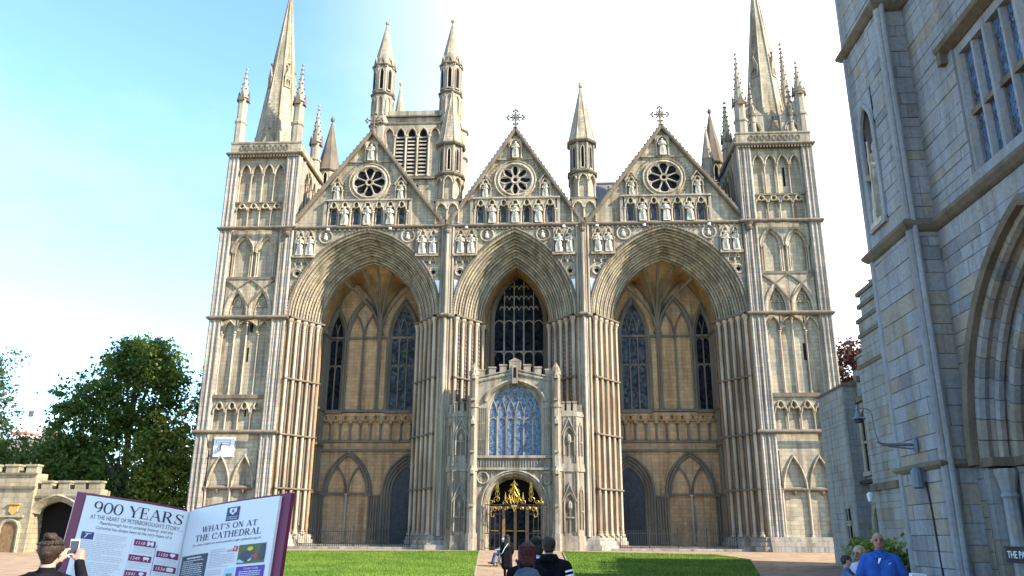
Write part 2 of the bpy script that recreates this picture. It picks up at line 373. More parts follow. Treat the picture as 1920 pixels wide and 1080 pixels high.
terrain('ground',lambda y:(-1500,1500),'earth',[-400,-62,-27,-14,-1.5,20,200,1800],-.02)
terrain('forecourt',lambda y:(-75,26),'gravel',[-61,-40,-27,-20,-14,-8,-1.5,12],0)
# two lawns with a thin stone edging
def lawn(name, poly):
    mb=MB(); n=len(poly)
    # triangulated as strips in y
    ys=sorted(set([p[1] for p in poly]+list(np.linspace(min(p[1] for p in poly),max(p[1] for p in poly),14))))
    def span(y):
        xs=[]
        for i in range(n):
            (xa,ya),(xb,yb)=poly[i],poly[(i+1)%n]
            if ya!=yb and min(ya,yb)-1e-9<=y<=max(ya,yb)+1e-9: xs.append(xa+(xb-xa)*(y-ya)/(yb-ya))
        return min(xs),max(xs)
    rows=[]
    for y in ys:
        a,b=span(y); rows.append([(a+(b-a)*i/10,y,gz(y)+.045) for i in range(11)])
    vs=[p for r in rows for p in r]; fs=[(i*11+j,i*11+j+1,(i+1)*11+j+1,(i+1)*11+j) for i in range(len(rows)-1) for j in range(10)]
    mb.add(vs,fs)
    o=tag(obj(name,mb,'grass'),kind='structure')
    e=MB()
    dense=[]
    for i in range(n):
        (xa,ya),(xb,yb)=poly[i],poly[(i+1)%n]
        for k in range(6): t=k/6; dense.append((xa+(xb-xa)*t,ya+(yb-ya)*t))
    for i in range(len(dense)):
        (xa,ya),(xb,yb)=dense[i],dense[(i+1)%len(dense)]
        dx,dy=xb-xa,yb-ya; l=math.hypot(dx,dy) or 1; ox,oy=-dy/l*.03,dx/l*.03
        za,zb=gz(ya)-.05,gz(yb)-.05
        e.add([(xa-ox,ya-oy,za),(xb-ox,yb-oy,zb),(xb+ox,yb+oy,zb),(xa+ox,ya+oy,za),(xa-ox,ya-oy,za+.11),(xb-ox,yb-oy,zb+.11),(xb+ox,yb+oy,zb+.11),(xa+ox,ya+oy,za+.11)],
          [(4,5,6,7),(0,1,5,4),(2,3,7,6)])
    obj('lawn_edging',e,'kerb',o)
    return o,span,(min(p[1] for p in poly),max(p[1] for p in poly))
LAWNS=[lawn('lawn',[(-2.0,-3.6),(-15.5,-4.8),(-14.8,-20),(-13,-34),(.55,-34)]),
       lawn('lawn',[(3.35,-3.6),(12.6,-5.6),(13.6,-10.5),(11.0,-24),(10.0,-34),(3.9,-34)])]
# grass blades standing on the lawns
bv=[];bf=[]
nb=110000
for (o,span,(ya,yb)),share in zip(LAWNS,(.5,.5)):
    ys=ya+(yb-ya)*RNG.random(int(nb*share)); 
    for y in ys:
        a,b=span(y); x=a+(b-a)*random.random(); z=gz(y)+.045; t=random.random()*6.28; h=.03+.05*random.random(); w_=.012
        c,s=math.cos(t)*w_,math.sin(t)*w_; k=len(bv)
        bv += [(x-c,y-s,z),(x+c,y+s,z),(x+random.uniform(-.03,.03),y+random.uniform(-.03,.03),z+h)]; bf.append((k,k+1,k+2))
mb=MB(); mb.v=bv; mb.f=bf; mb.m=[0]*len(bf)
tag(obj('grass',mb,'grass'),'short green grass blades covering the two lawns','grass',kind='stuff')

# ------------------------------------------------------------------ the cathedral: one thing
CATH=empty('cathedral',(0,0,0))
tag(CATH,'great gothic stone cathedral front with three tall pointed arches, gables and spires','cathedral')
ZC,Z4,Z12,ZA,ZM,ZB,ZT=8.0,4.1,12.0,16.6,19.8,23.85,30.3
STR=[(0,-.16),(.10,-.12),(.17,-.02),(.17,.06),(.07,.14),(0,.18)]      # string course profile (out, z)
def course(parent,path,z,prof=STR,mat='stone_weather_shade',name='string_course',closed=False):
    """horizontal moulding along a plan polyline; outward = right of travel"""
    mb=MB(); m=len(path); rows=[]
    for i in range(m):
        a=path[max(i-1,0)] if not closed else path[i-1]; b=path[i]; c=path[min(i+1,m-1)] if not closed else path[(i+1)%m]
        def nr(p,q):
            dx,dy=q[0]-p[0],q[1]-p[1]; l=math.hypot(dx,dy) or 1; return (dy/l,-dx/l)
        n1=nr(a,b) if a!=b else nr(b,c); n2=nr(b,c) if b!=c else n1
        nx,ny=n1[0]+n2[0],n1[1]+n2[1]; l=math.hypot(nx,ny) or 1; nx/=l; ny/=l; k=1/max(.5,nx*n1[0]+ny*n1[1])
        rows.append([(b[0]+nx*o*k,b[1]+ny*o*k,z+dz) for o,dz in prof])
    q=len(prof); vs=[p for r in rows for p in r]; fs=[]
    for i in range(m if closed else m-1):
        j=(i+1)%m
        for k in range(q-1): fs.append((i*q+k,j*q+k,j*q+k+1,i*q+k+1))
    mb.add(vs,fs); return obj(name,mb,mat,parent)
def mir(path,s): return path if s<0 else [(-x,y) for x,y in path][::-1]

# ---- towers
def pinnacle(x,y,z0,zs,z1,r,name='pinnacle',mat='stone_plain',crock=True):
    mb=MB(); mb.lathe((x,y,z0),[(r,0),(r,(zs-z0)*.55),(r*1.18,(zs-z0)*.57),(r*1.18,(zs-z0)*.61),(r*.92,(zs-z0)*.63),(r*.92,zs-z0),(r*1.2,zs-z0+.05),(r*1.2,zs-z0+.16)],8,R(22.5))
    mb.lathe((x,y,zs+.16),[(r*.85,0),(r*.06,z1-zs-.35),(r*.22,z1-zs-.3),(r*.25,z1-zs-.16),(r*.05,z1-zs-.1)],8,R(22.5))
    p=obj(name,mb,mat,CATH)
    if crock:
        cb=MB(); H=z1-zs-.5; nk=int(H/.42)
        for k in range(nk):
            t=(k+.6)/nk; rr=r*.85*(1-t*.93); zz=zs+.16+H*t
            for q in range(8):
                if (q+k)%2: continue
                a=q*math.pi/4; X,Y=x+math.cos(a)*(rr+.05),y+math.sin(a)*(rr+.05)
                cb.lathe((X,Y,zz-.09),[(.01,0),(.075*(1.1-t*.5),.07),(.06,.14),(.01,.17)],5)
        for q in range(4):   # little gablets at the foot of the spirelet
            a=q*math.pi/2; X,Y=x+math.cos(a)*r*1.15,y+math.sin(a)*r*1.15
            tx,ty=-math.sin(a)*r*.62,math.cos(a)*r*.62; ox,oy=math.cos(a)*.1,math.sin(a)*.1
            cb.add([(X-tx,Y-ty,zs-.25),(X+tx,Y+ty,zs-.25),(X,Y,zs+.75),(X-tx-ox,Y-ty-oy,zs-.25),(X+tx-ox,Y+ty-oy,zs-.25),(X-ox,Y-oy,zs+.75)],[(0,1,2),(3,5,4),(0,2,5,3),(1,4,5,2)])
        obj('crocket',cb,'stone_weather_shade',p)
    return p
def tower(s):
    X=lambda x: s*x       # x given positive, outward
    mb=MB(); mb.box(min(X(17.5),X(23.0)),max(X(17.5),X(23.0)),.30,6.3,0,ZT)
    T=obj('tower',mb,'stone',CATH)
    # clasping corner buttresses with angle shafts
    def butt(x0,x1,y0,y1,ztop,mid=True):
        b=MB(); b.box(x0+.06,x1-.06,y0+.06,y1-.06,0,ztop)
        for cx_ in ([x0+.14,(x0+x1)/2,x1-.14] if mid else [x0+.14,x1-.14]):
            b.cyl((cx_,y0+.10,0),(cx_,y0+.10,ztop-.01),.13,n=8)
        for cx_ in ((x0+x1)/2-(x1-x0)*.22,(x0+x1)/2+(x1-x0)*.22):
            b.cyl((cx_,y0+.07,0),(cx_,y0+.07,ztop-.02),.06,n=6)
        for cy_ in (y0+.45,y1-.15):
            b.cyl((x0+.07,cy_,0),(x0+.07,cy_,ztop-.01),.11,n=8); b.cyl((x1-.07,cy_,0),(x1-.07,cy_,ztop-.01),.11,n=8)
        obj('buttress',b,'stone_grey',T)
    a,b_=sorted((X(22.25),X(23.2))); butt(a,b_,-.25,1.2,ZT-.05)
    a,b_=sorted((X(17.25),X(18.4))); butt(a,b_,-.25,1.2,ZT-.05)
    a,b_=sorted((X(22.25),X(23.2))); butt(a,b_,5.3,6.5,ZT-.05,False)
    a,b_=sorted((X(17.25),X(18.4))); butt(a,b_,5.3,6.5,ZT-.05,False)
    F=Fr((X(20.325),.30,0),(1,0,0),(0,-1,0)); W=1.925
    u0,u1=-W+.05,W-.05
    # level 1: two tall pointed blind arches, colonnettes to the plinth
    blind_arcade(T,F,u0+.1,u1-.1,2,.9,Z4,6.75,.18,2.2,'pointed',.085)
    m=MB(); fbox(m,F,u0,u1,6.75,ZC,0,.17); 
    obj('wall_band',m,'stone',T)
    course(T,[(X(20.325)-W,.18),(X(20.325)+W,.18)],Z4)
    for q in (-.95,.95):
        m=MB(); m.lathe(F(q,Z4-.42,.1),[(.02,0),(.1,.1),(.17,.28),(.17,.32)],8); obj('corbel',m,'stone_weather_shade',T)
    # level 2: four trefoil arches
    blind_arcade(T,F,u0,u1,4,ZC+.1,9.45,10.5,.2,.72,'trefoil',.065)
    m=MB(); fbox(m,F,u0-.02,u1+.02,10.5,10.78,0,.34); obj('sill_course',m,'stone_weather_shade',T)
    # level 3: three bays with tall shafts and half arches at the top
    m=MB()
    for uc,hw in ((-1.35,.5),(0,.85),(1.35,.5)):
        c=arch_pts(uc,hw,15.45,.95 if hw<.6 else .98,7)
        plate_above(m,F,[(c[0][0]-.04,15.45)]+c+[(c[-1][0]+.04,15.45)],ZA-.1,0,.16)
        path_sweep(m,F,c,[(-.02,.03),(-.02,.24),(.06,.27),(.1,.2),(.1,.1)])
    obj('blind_arcade',m,'stone',T)
    for u,zz in ((-1.87,15.4),(-.92,15.4),(0,16.35),(.92,15.4),(1.87,15.4)): colonnette(T,F(u,10.8,.1),zz-10.8,.07)
    # level 4: pair of gabled niches with interlaced hoods
    m=MB()
    for uc in (-.95,.95):
        c=arch_pts(uc,.72,17.05,1.75,7); plate_above(m,F,[(uc-.94,17.05)]+c+[(uc+.94,17.05)],ZM-.1,0,.3)
        path_sweep(m,F,[(uc-.72,ZA)]+c+[(uc+.72,ZA)],[(-.12,.05),(-.12,.26),(-.02,.3),(.1,.38),(.2,.38),(.2,.2)])
        c2=trefoil_pts(uc,.46,17.2,1.0); path_sweep(m,F,[(uc-.46,ZA+.1)]+c2+[(uc+.46,ZA+.1)],[(0,0),(0,.12),(.08,.12),(.08,0)])
    obj('blind_arcade',m,'stone',T)
    m=MB()
    for pts in ([(-1.9,19.65),(-.95,18.9),(0,17.6)],[(-.95,18.95),(0,19.7),(.95,18.95)],[(1.9,19.65),(.95,18.9),(0,17.6)]):
        path_sweep(m,F,pts if pts[0][0]<pts[-1][0] else pts[::-1],ROLL(.07,.1) and [(-.07,.3),(-.05,.40),(.05,.40),(.07,.3)])
    obj('hood_mould',m,'stone_weather_shade',T)
    m=MB(); fbox(m,F,u0-.02,u1+.02,ZM-.1,ZM+.1,0,.36); obj('sill_course',m,'stone_weather_shade',T)
    # level 5: pair of tall arches
    m=MB()
    for uc in (-.95,.95):
        c=arch_pts(uc,.78,21.95,1.35,8); plate_above(m,F,[(uc-.94,21.95)]+c+[(uc+.94,21.95)],ZB-.1,0,.26)
        path_sweep(m,F,c,[(-.2,.05),(-.2,.15),(-.1,.2),(-.02,.2),(0,.32),(.1,.36),(.14,.3),(.14,.2)])
        for e in (-.78,.78,-.62,.62): colonnette(T,F(uc+e,ZM+.1,.14),21.95-ZM-.1,.06)
    obj('blind_arcade',m,'stone',T)
    # level 6 and 7 up to the parapet
    blind_arcade(T,F,u0,u1,4,ZB+.15,25.45,26.05,.2,.55,'trefoil',.065)
    m=MB(); fbox(m,F,u0-.02,u1+.02,26.05,26.2,0,.32); obj('sill_course',m,'stone_weather_shade',T)
    blind_arcade(T,F,u0,u1,4,26.2,28.6,29.75,.24,.85,'pointed',.07)
    m=MB(); fbox(m,F,u0,u1,29.75,ZT-.1,0,.22); obj('wall_band',m,'stone',T)
    # slits
    for u,z0,h,wd in ([(.22,13.3,1.1,.07),(.35,15.6,.6,.07),(-.2,20.3,.9,.08),(.02,23.2,.5,.06),(.5,9.2,.5,.06)] if s<0 else [(.75,13.2,1.25,.09),(.4,20.3,.9,.08),(.3,6.9,.9,.09),(.55,26.9,1.6,.09),(-.05,23.2,.5,.06)]):
        m=MB(); fbox(m,F,u-wd,u+wd,z0,z0+h,-.1,.012 if z0<15 or z0>20 else .31); obj('slit_window',m,'dark_void',T)
    # side face above the gable
    S=Fr((X(17.5),3.1,0),(0,1,0),(-s,0,0))
    blind_arcade(T,S,-1.95,2.1,4,ZB+.2,25.45,26.05,.16,.55,'trefoil',.065)
    blind_arcade(T,S,-1.95,2.1,4,26.2,28.6,29.75,.2,.85,'pointed',.07)
    m=MB(); fbox(m,S,-1.95,2.1,26.05,26.2,0,.25); fbox(m,S,-1.95,2.1,29.75,ZT-.1,0,.19); obj('wall_band',m,'stone',T)
    # strings around
    for z in (ZC,ZA,ZB,ZT):
        x0,x1=sorted((X(17.25),X(23.2)))
        course(T,[(x0,6.4),(x0,-.25),(x1,-.25),(x1,6.4)],z)
    # dentil corbels under the top string
    m=MB(); x0,x1=sorted((X(17.4),X(23.1)))
    for k in range(24):
        xx=x0+(x1-x0)*(k+.5)/24; m.box(xx-.06,xx+.06,-.36,.1,ZT-.32,ZT-.17)
    obj('corbel_table',m,'stone_weather_shade',T)
    # parapet with a carved band
    m=MB(); x0,x1=sorted((X(17.35),X(23.1)))
    m.box(x0,x1,-.16,.14,ZT+.15,ZT+.95); m.box(x0,x1,6.1,6.4,ZT+.15,ZT+.95); m.box(x0,x0+.3,.14,6.1,ZT+.15,ZT+.95); m.box(x1-.3,x1,.14,6.1,ZT+.15,ZT+.95)
    m.box(x0-.05,x1+.05,-.22,.18,ZT+.95,ZT+1.08)
    obj('parapet',m,'stone',T)
    m=MB(); Fp=Fr((X(20.325),-.16,0),(1,0,0),(0,-1,0))
    for k in range(9):
        u=-1.8+k*.45; path_sweep(m,Fp,[(u+.16*math.cos(a),ZT+.55+.24*math.sin(a)) for a in np.linspace(0,2*math.pi,9)[:-1]],[(-.04,0),(-.04,.06),(.04,.06),(.04,0)],closed=True)
    obj('parapet_tracery',m,'stone_weather_shade',T)
    # floor of the roof
    m=MB(); m.box(x0+.3,x1-.3,.14,6.1,ZT-.02,ZT+.1); obj('tower_roof',m,'lead_roof',T)
    return T
TL=tower(-1); TR=tower(1)
def spire(cx,cy,z0,z1,r):
    mb=MB(); mb.lathe((cx,cy,z0),[(r,0),(.06,z1-z0),(.02,z1-z0+.3)],8,R(22.5))
    sp=obj('spire',mb,'stone',CATH)
    rb=MB()
    for k in range(8):
        a=R(22.5)+k*math.pi/4
        rb.cyl((cx+r*math.cos(a),cy+r*math.sin(a),z0),(cx+.07*math.cos(a),cy+.07*math.sin(a),z1),.075,.05,5)
    obj('spire_rib',rb,'stone_plain',sp)
    def luc(zb,wd,h,az):
        t=(zb-z0)/(z1-z0); rr=r*(1-t)*math.cos(R(22.5)); n=(math.cos(az),math.sin(az),0); U=(-math.sin(az),math.cos(az),0)
        F=Fr((cx+n[0]*rr,cy+n[1]*rr,zb),U,n)
        m=MB(); 
        wall_openings(m,F.shift(.12),-wd,wd,0,h*.55,[(0,wd*.62,.1,h*.3,wd*.75)],.5,5)
        # gabled head
        P=[F(-wd*1.15,h*.5,.14),F(wd*1.15,h*.5,.14),F(0,h*1.05,.14),F(-wd*1.15,h*.5,-.9),F(wd*1.15,h*.5,-.9),F(0,h*1.05,-.9)]
        m.add(P,[(0,1,2),(3,5,4),(0,2,5,3),(1,4,5,2),(0,3,4,1)])
        o=obj('lucarne',m,'stone',sp)
        m=MB(); fbox(m,F,-wd*.6,wd*.6,.1,h*.5,-.2,-.1); fbox(m,F,-.03,.03,.1,h*.52,-.1,.1,1)
        obj('lucarne_opening',m,['dark_void','stone_plain'],sp)
        m=MB(); m.lathe(F(0,h*1.0,.05),[(.03,0),(.05,.3),(.12,.36),(.12,.45),(.03,.55)],6); obj('finial',m,'stone_weather_shade',sp)
    for az in (-90,0,180,90): luc(z0+.2 if az==-90 else z0+.2,.52,2.4,R(az))
    for az in (-45,-135,45): luc(z0+(z1-z0)*.42,.3,1.9,R(az))
    return sp
spire(-20.65,3.0,ZT+.05,48.2,1.95); spire(20.75,3.0,ZT+.05,48.0,1.95)
for x,y,zs,z1,r in ((-22.75,.35,35.6,38.6,.42),(-18.0,.45,35.2,38.9,.45),(-22.9,6.0,35.0,38.4,.42),(-18.2,6.1,34.4,38.3,.48)):
    pinnacle(x,y,ZT+.05,zs,z1,r)
for x,y,zs,z1,r in ((18.0,.45,34.2,38.9,.5),(22.55,3.1,34.0,41.5,.55),(22.75,.35,35.0,37.9,.45),(18.2,6.0,33.4,37.6,.45),(17.4,3.2,32.4,36.0,.4)):
    pinnacle(x,y,ZT+.05,zs,z1,r)
# flying arches between the pinnacles of the right tower
for fr in (Fr((20.4,.3,0),(1,0,0),(0,-1,0)),):
    for uc in (-1.5,1.5):
        m=MB(); c=arch_pts(uc,.48,31.75,.75,6)
        wall_openings(m,fr,uc-.85,uc+.85,ZT+1.08,33.1,[(uc,.48,ZT+1.3,31.75,.75)],.35,6)
        P=[fr(uc-.85,33.1,.03),fr(uc+.85,33.1,.03),fr(uc+.5,34.5,.03) if uc>0 else fr(uc-.5,34.5,.03),fr(uc-.85,33.1,-.38),fr(uc+.85,33.1,-.38),fr(uc+.5,34.5,-.38) if uc>0 else fr(uc-.5,34.5,-.38)]
        m.add(P,[(0,1,2),(3,5,4),(0,2,5,3),(1,4,5,2)])
        path_sweep(m,fr,c,[(0,0),(0,.1),(.1,.12),(.14,0)])
        obj('flying_arch',m,'stone_plain',CATH)
for y in (.3,):
    pinnacle(21.9,.3,ZT+1.0,33.2,36.2,.22); pinnacle(18.9,.3,ZT+1.0,33.2,36.0,.22); pinnacle(23.0,3.3,ZT+.05,33.6,37.0,.25); pinnacle(23.05,1.6,ZT+.05,33.4,36.4,.22)

# ---- the three giant arches and the spandrel wall
ARCH=[(-11.45,5.75,7.0),(0,4.62,6.9),(11.45,5.75,7.0)]
F0=Fr((0,0,0),(1,0,0),(0,-1,0))
mb=MB(); wall_openings(mb,F0,-17.26,17.26,ZA,ZB,[(u,h,ZA,ZA,r) for u,h,r in ARCH],.8,16)
SPAN=obj('spandrel_wall',mb,'stone',CATH)
def arch(uc,hw,rise,ni):
    N=6; di,dd=ni/N,2.7/N
    first=None
    for k in range(N):
        m=MB(); i0,d0=k*di,-k*dd
        pr=[(i0,d0),(i0+di*.10,d0+.07),(i0+di*.30,d0+.10),(i0+di*.48,d0+.05),(i0+di*.50,d0-dd*.18),(i0+di*.22,d0-dd*.30),(i0+di*.16,d0-dd*.52),(i0+di*.40,d0-dd*.60),(i0+di*.66,d0-dd*.46),(i0+di*.86,d0-dd*.52),(i0+di*.90,d0-dd*.70),(i0+di*.62,d0-dd*.84),(i0+di,d0-dd)]
        arch_ring(m,F0,uc,hw,ZA,rise,pr,16)
        if k==0: A=obj('great_arch',m,'stone',CATH); first=A
        else: obj('arch_order',m,'stone',first)
    # hood mould
    m=MB(); arch_ring(m,F0,uc,hw,ZA,rise,[(.02,0),(.02,.10),(-.08,.16),(-.18,.12),(-.2,0)],16); obj('hood_mould',m,'stone_weather_shade',first)
    # dog-tooth between the orders
    Rr=(hw*hw+rise*rise)/(2*hw)
    for ins,d,sz in ((-.09,.15,.07),(di*1.0-.04,-dd*.86,.075),(di*3.0-.04,-dd*2.86,.075),(di*5.9,-dd*5.7,.08)):
        m=MB(); r2=Rr-ins; c=Rr-hw
        p=arch_pts(uc,hw-ins,ZA,math.sqrt(r2*r2-c*c),40,r2)
        for (u,z) in p:
            a=F0(u,z,d); s_=sz
            m.add([(a[0]-s_,a[1],a[2]),(a[0]+s_,a[1],a[2]),(a[0],a[1],a[2]-s_),(a[0],a[1],a[2]+s_),(a[0],a[1]-s_*1.3,a[2])],[(0,2,4),(2,1,4),(1,3,4),(3,0,4)])
        tag(obj('dogtooth',m,'stone_weather_shade',first),kind='stuff')
    return first
NI=[1.85,2.0,1.85]
ARO=[arch(u,h,r,ni) for (u,h,r),ni in zip(ARCH,NI)]
# inner barrel behind each great arch, from the last order to the porch vault
for (u,h,r),ni in zip(ARCH,NI):
    pass
# ---- piers and jamb shafts
def pier(poly,splays,front):
    mb=MB(); mb.prism(poly,0,ZA+.02); P=obj('pier',mb,'stone_dark',CATH)
    for (ax,ay),(bx,by),n,dog in splays:
        L_=math.hypot(bx-ax,by-ay); dx,dy=(bx-ax)/L_,(by-ay)/L_
        # outward normal: away from the pier's middle
        cx_=sum(p[0] for p in poly)/len(poly); cy_=sum(p[1] for p in poly)/len(poly)
        nx,ny=dy,-dx
        if (ax-cx_)*nx+(ay-cy_)*ny<0: nx,ny=-nx,-ny
        for k in range(n):
            t=(k+.5)/n*L_; rr=.125 if k%2==0 else .085; off=.20 if k%2==0 else .10
            x,y=ax+dx*t+nx*off,ay+dy*t+ny*off
            key=('shaft',rr,k%4)
            mat = 'stone_shaft' if k%2==0 else ('marble_shaft' if dog else 'stone_weather_shade')  # rear shafts take the dark stone, painting in the shade of the gaps
            ck=('S',rr,mat)
            if ck not in _colc:
                m=MB(); m.lathe((0,0,0),[(rr*1.7,0),(rr*1.7,.12),(rr*1.2,.2),(rr*1.35,.27),(rr,.34),(rr,ZA-.95-.75),(rr*1.3,ZA-.95-.72),(rr,ZA-.95-.66),(rr*1.3,ZA-.95-.35),(rr*1.9,ZA-.95-.2),(rr*1.9,ZA-.95-.05)],8)
                _colc[ck]=m.mesh('shaft',mat)
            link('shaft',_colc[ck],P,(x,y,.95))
            if dog and k%2==1:
                m=MB()
                for q in range(44):
                    z=1.6+q*(ZA-2.6)/44; s_=.08; X,Y=x+nx*.1,y+ny*.1
                    m.add([(X-dx*s_,Y-dy*s_,z),(X+dx*s_,Y+dy*s_,z),(X,Y,z-s_),(X,Y,z+s_),(X+nx*s_,Y+ny*s_,z)],[(0,2,4),(2,1,4),(1,3,4),(3,0,4)])
                tag(obj('dogtooth',m,'stone_plain',P),kind='stuff')
        for z in (Z4,7.9,Z12,ZA):
            e=.12 if z<ZA else .0
            pa=[(ax+nx*.25,ay+ny*.25),(bx+nx*.25,by+ny*.25)]
            # travel so that outward is on the right
            if (dy*nx - dx*ny) < 0: pa=pa[::-1]
            course(P,pa,z,[(-.3,-.06),(.11,-.06),(.14,0),(.11,.06),(-.3,.06)] if z<ZA else [(-.3,-.05),(.12,-.05),(.2,0),(.2,.12),(-.3,.18)],'stone_weather_shade','shaft_ring')
    # stepped plinth
    b=MB(); cx_=sum(p[0] for p in poly)/len(poly); cy_=sum(p[1] for p in poly)/len(poly)
    for z0,z1,e in ((-.4,.34,.62),(.34,.62,.47),(.62,.86,.36),(.86,.97,.26)):
        pp=[]
        n=len(poly)
        for i in range(n):
            a,c,d=poly[i-1],poly[i],poly[(i+1)%n]
            def nr(p,q):
                ux,uy=q[0]-p[0],q[1]-p[1]; l=math.hypot(ux,uy); return (uy/l,-ux/l)
            n1,n2=nr(a,c),nr(c,d); sx,sy=n1[0]+n2[0],n1[1]+n2[1]; l=math.hypot(sx,sy); sx/=l; sy/=l; k=1/max(.55,sx*n1[0]+sy*n1[1])
            pp.append((c[0]+sx*e*k,c[1]+sy*e*k))
        b.prism(pp,z0,z1)
    obj('plinth',b,'stone_grey',P)
    return P
for s in (-1,1):
    # centre piers (counter-clockwise plan)
    pl=[(-5.70,0),(-4.62,0),(-2.62,2.7),(-2.62,3.2),(-7.6,3.2),(-7.6,2.7)] if s<0 else [(4.62,0),(5.70,0),(7.6,2.7),(7.6,3.2),(2.62,3.2),(2.62,2.7)]
    P=pier(pl,[((s*5.70,0),(s*7.6,2.7),9,False),((s*4.62,0),(s*2.62,2.7),9,True)],None)
    b=MB(); xc=s*5.16
    b.prism([(xc-.44,0.02),(xc-.40,-.06),(xc-.14,-.30),(xc+.14,-.30),(xc+.40,-.06),(xc+.44,.02)],.9,ZB-.1)
    for dx,yy,rr in ((-.40,-.12,.105),(-.20,-.24,.05),(0,-.40,.13),(.20,-.24,.05),(.40,-.12,.105)): b.cyl((xc+dx,yy,.9),(xc+dx,yy,ZB-.12),rr,n=8)
    obj('turret_buttress',b,'stone_plain',P)
    course(P,[(xc-.5,-.02),(xc-.5,-.14),(xc-.22,-.48),(xc+.22,-.48),(xc+.5,-.14),(xc+.5,-.02)],ZA,name='string_course')
    # outer piers beside the towers
    po=[(-17.3,0),(-17.2,0),(-15.35,2.7),(-15.35,3.2),(-17.3,3.2)] if s<0 else [(17.2,0),(17.3,0),(17.3,3.2),(15.35,3.2),(15.35,2.7)]
    pier(po,[((s*17.2,0),(s*15.35,2.7),10,False)],None)
    # tower plinth
    b=MB()
    for z0,z1,e in ((-.45,.34,.55),(.34,.62,.42),(.62,.86,.30),(.86,.97,.20)):
        x0,x1=sorted((s*(17.3),s*(23.2+e))); b.box(x0,x1,-.25-e,6.5+e,z0,z1)
    obj('tower_plinth',b,'stone_grey',TL if s<0 else TR)
# string B with corbels across the whole front
course(CATH,[(-17.3,-.05),(17.3,-.05)],ZB)
m=MB()
for k in range(90):
    x=-17.1+34.2*k/89; m.box(x-.07,x+.07,-.16,.02,ZB-.33,ZB-.17)
obj('corbel_table',m,'stone_weather_shade',CATH)

# fallen leaves on grass and path
plain('fallen_leaf',(.22,.12,.03),.8,var=.5,vscale=3)
m=MB()
for k in range(700):
    y=random.uniform(-30,-3); x=random.uniform(-16,13.5); z=gz(y)+(.075 if not -2<x<3.4 else .012); a=random.random()*6.28; s_=random.uniform(.03,.06); c,d=math.cos(a)*s_,math.sin(a)*s_
    m.add([(x-c,y-d,z),(x+d*.6,y-c*.6,z+.02),(x+c,y+d,z+.005),(x-d*.6,y+c*.6,z+.02)],[(0,1,2,3)])
tag(obj('fallen_leaves',m,'fallen_leaf'),'scattered brown fallen leaves on the lawns and path','leaves',kind='stuff')
# ---- statues (things of their own)
def statue_mesh(h,seed):
    rr=random.Random(seed); mb=MB(); n=10; prof=[(.0,.17),(.04,.18),(.3,.155),(.5,.14),(.62,.135),(.74,.165),(.80,.17),(.845,.10),(.87,.05)]
    rows=[]; lean=rr.uniform(-.03,.03)
    for t,r in prof:
        row=[]
        for k in range(n):
            a=2*math.pi*k/n; fold=1+.14*math.cos(a*5+rr.uniform(-.2,.2))*(1 if t<.6 else 0)
            row.append((r*1.05*fold*math.cos(a)+lean*math.sin(t*6),r*.72*fold*math.sin(a)-.02,t))
        rows.append(row)
    vs=[(x*h,y*h,z*h) for r in rows for x,y,z in r]; fs=[(i*n+k,i*n+(k+1)%n,(i+1)*n+(k+1)%n,(i+1)*n+k) for i in range(len(rows)-1) for k in range(n)]
    mb.add(vs,fs)
    mb.lathe((0,-.015*h,.86*h),[(.02*h,0),(.06*h,.02*h),(.07*h,.06*h),(.065*h,.1*h),(.05*h,.13*h),(.01*h,.145*h)],8)
    # arms folded in front, one holding a book or staff
    mb.tube([(-.16*h,0,.78*h),(-.19*h,-.06*h,.6*h),(-.05*h,-.15*h,.58*h+rr.uniform(-.03,.05)*h)],[.05*h,.045*h,.035*h],6)
    mb.tube([(.16*h,0,.78*h),(.19*h,-.05*h,.6*h),(.06*h,-.15*h,.62*h+rr.uniform(-.03,.08)*h)],[.05*h,.045*h,.035*h],6)
    if rr.random()<.5: mb.box(-.05*h,.06*h,-.2*h,-.15*h,.58*h,.7*h)
    else: mb.cyl((.1*h,-.17*h,.02*h),(.08*h,-.16*h,.95*h),.014*h,n=5)
    mb.box(-.16*h,.16*h,-.15*h,.12*h,-.06*h,.0)
    return mb.mesh('statue','statue_stone')
_stat={}
def statue(x,y,z,h,label,group,seed=None):
    k=(round(h,2),(seed if seed is not None else random.randint(0,5)))
    if k not in _stat: _stat[k]=statue_mesh(*k)
    o=link('statue',_stat[k],None,(x,y,z)); return tag(o,label,'statue',group)
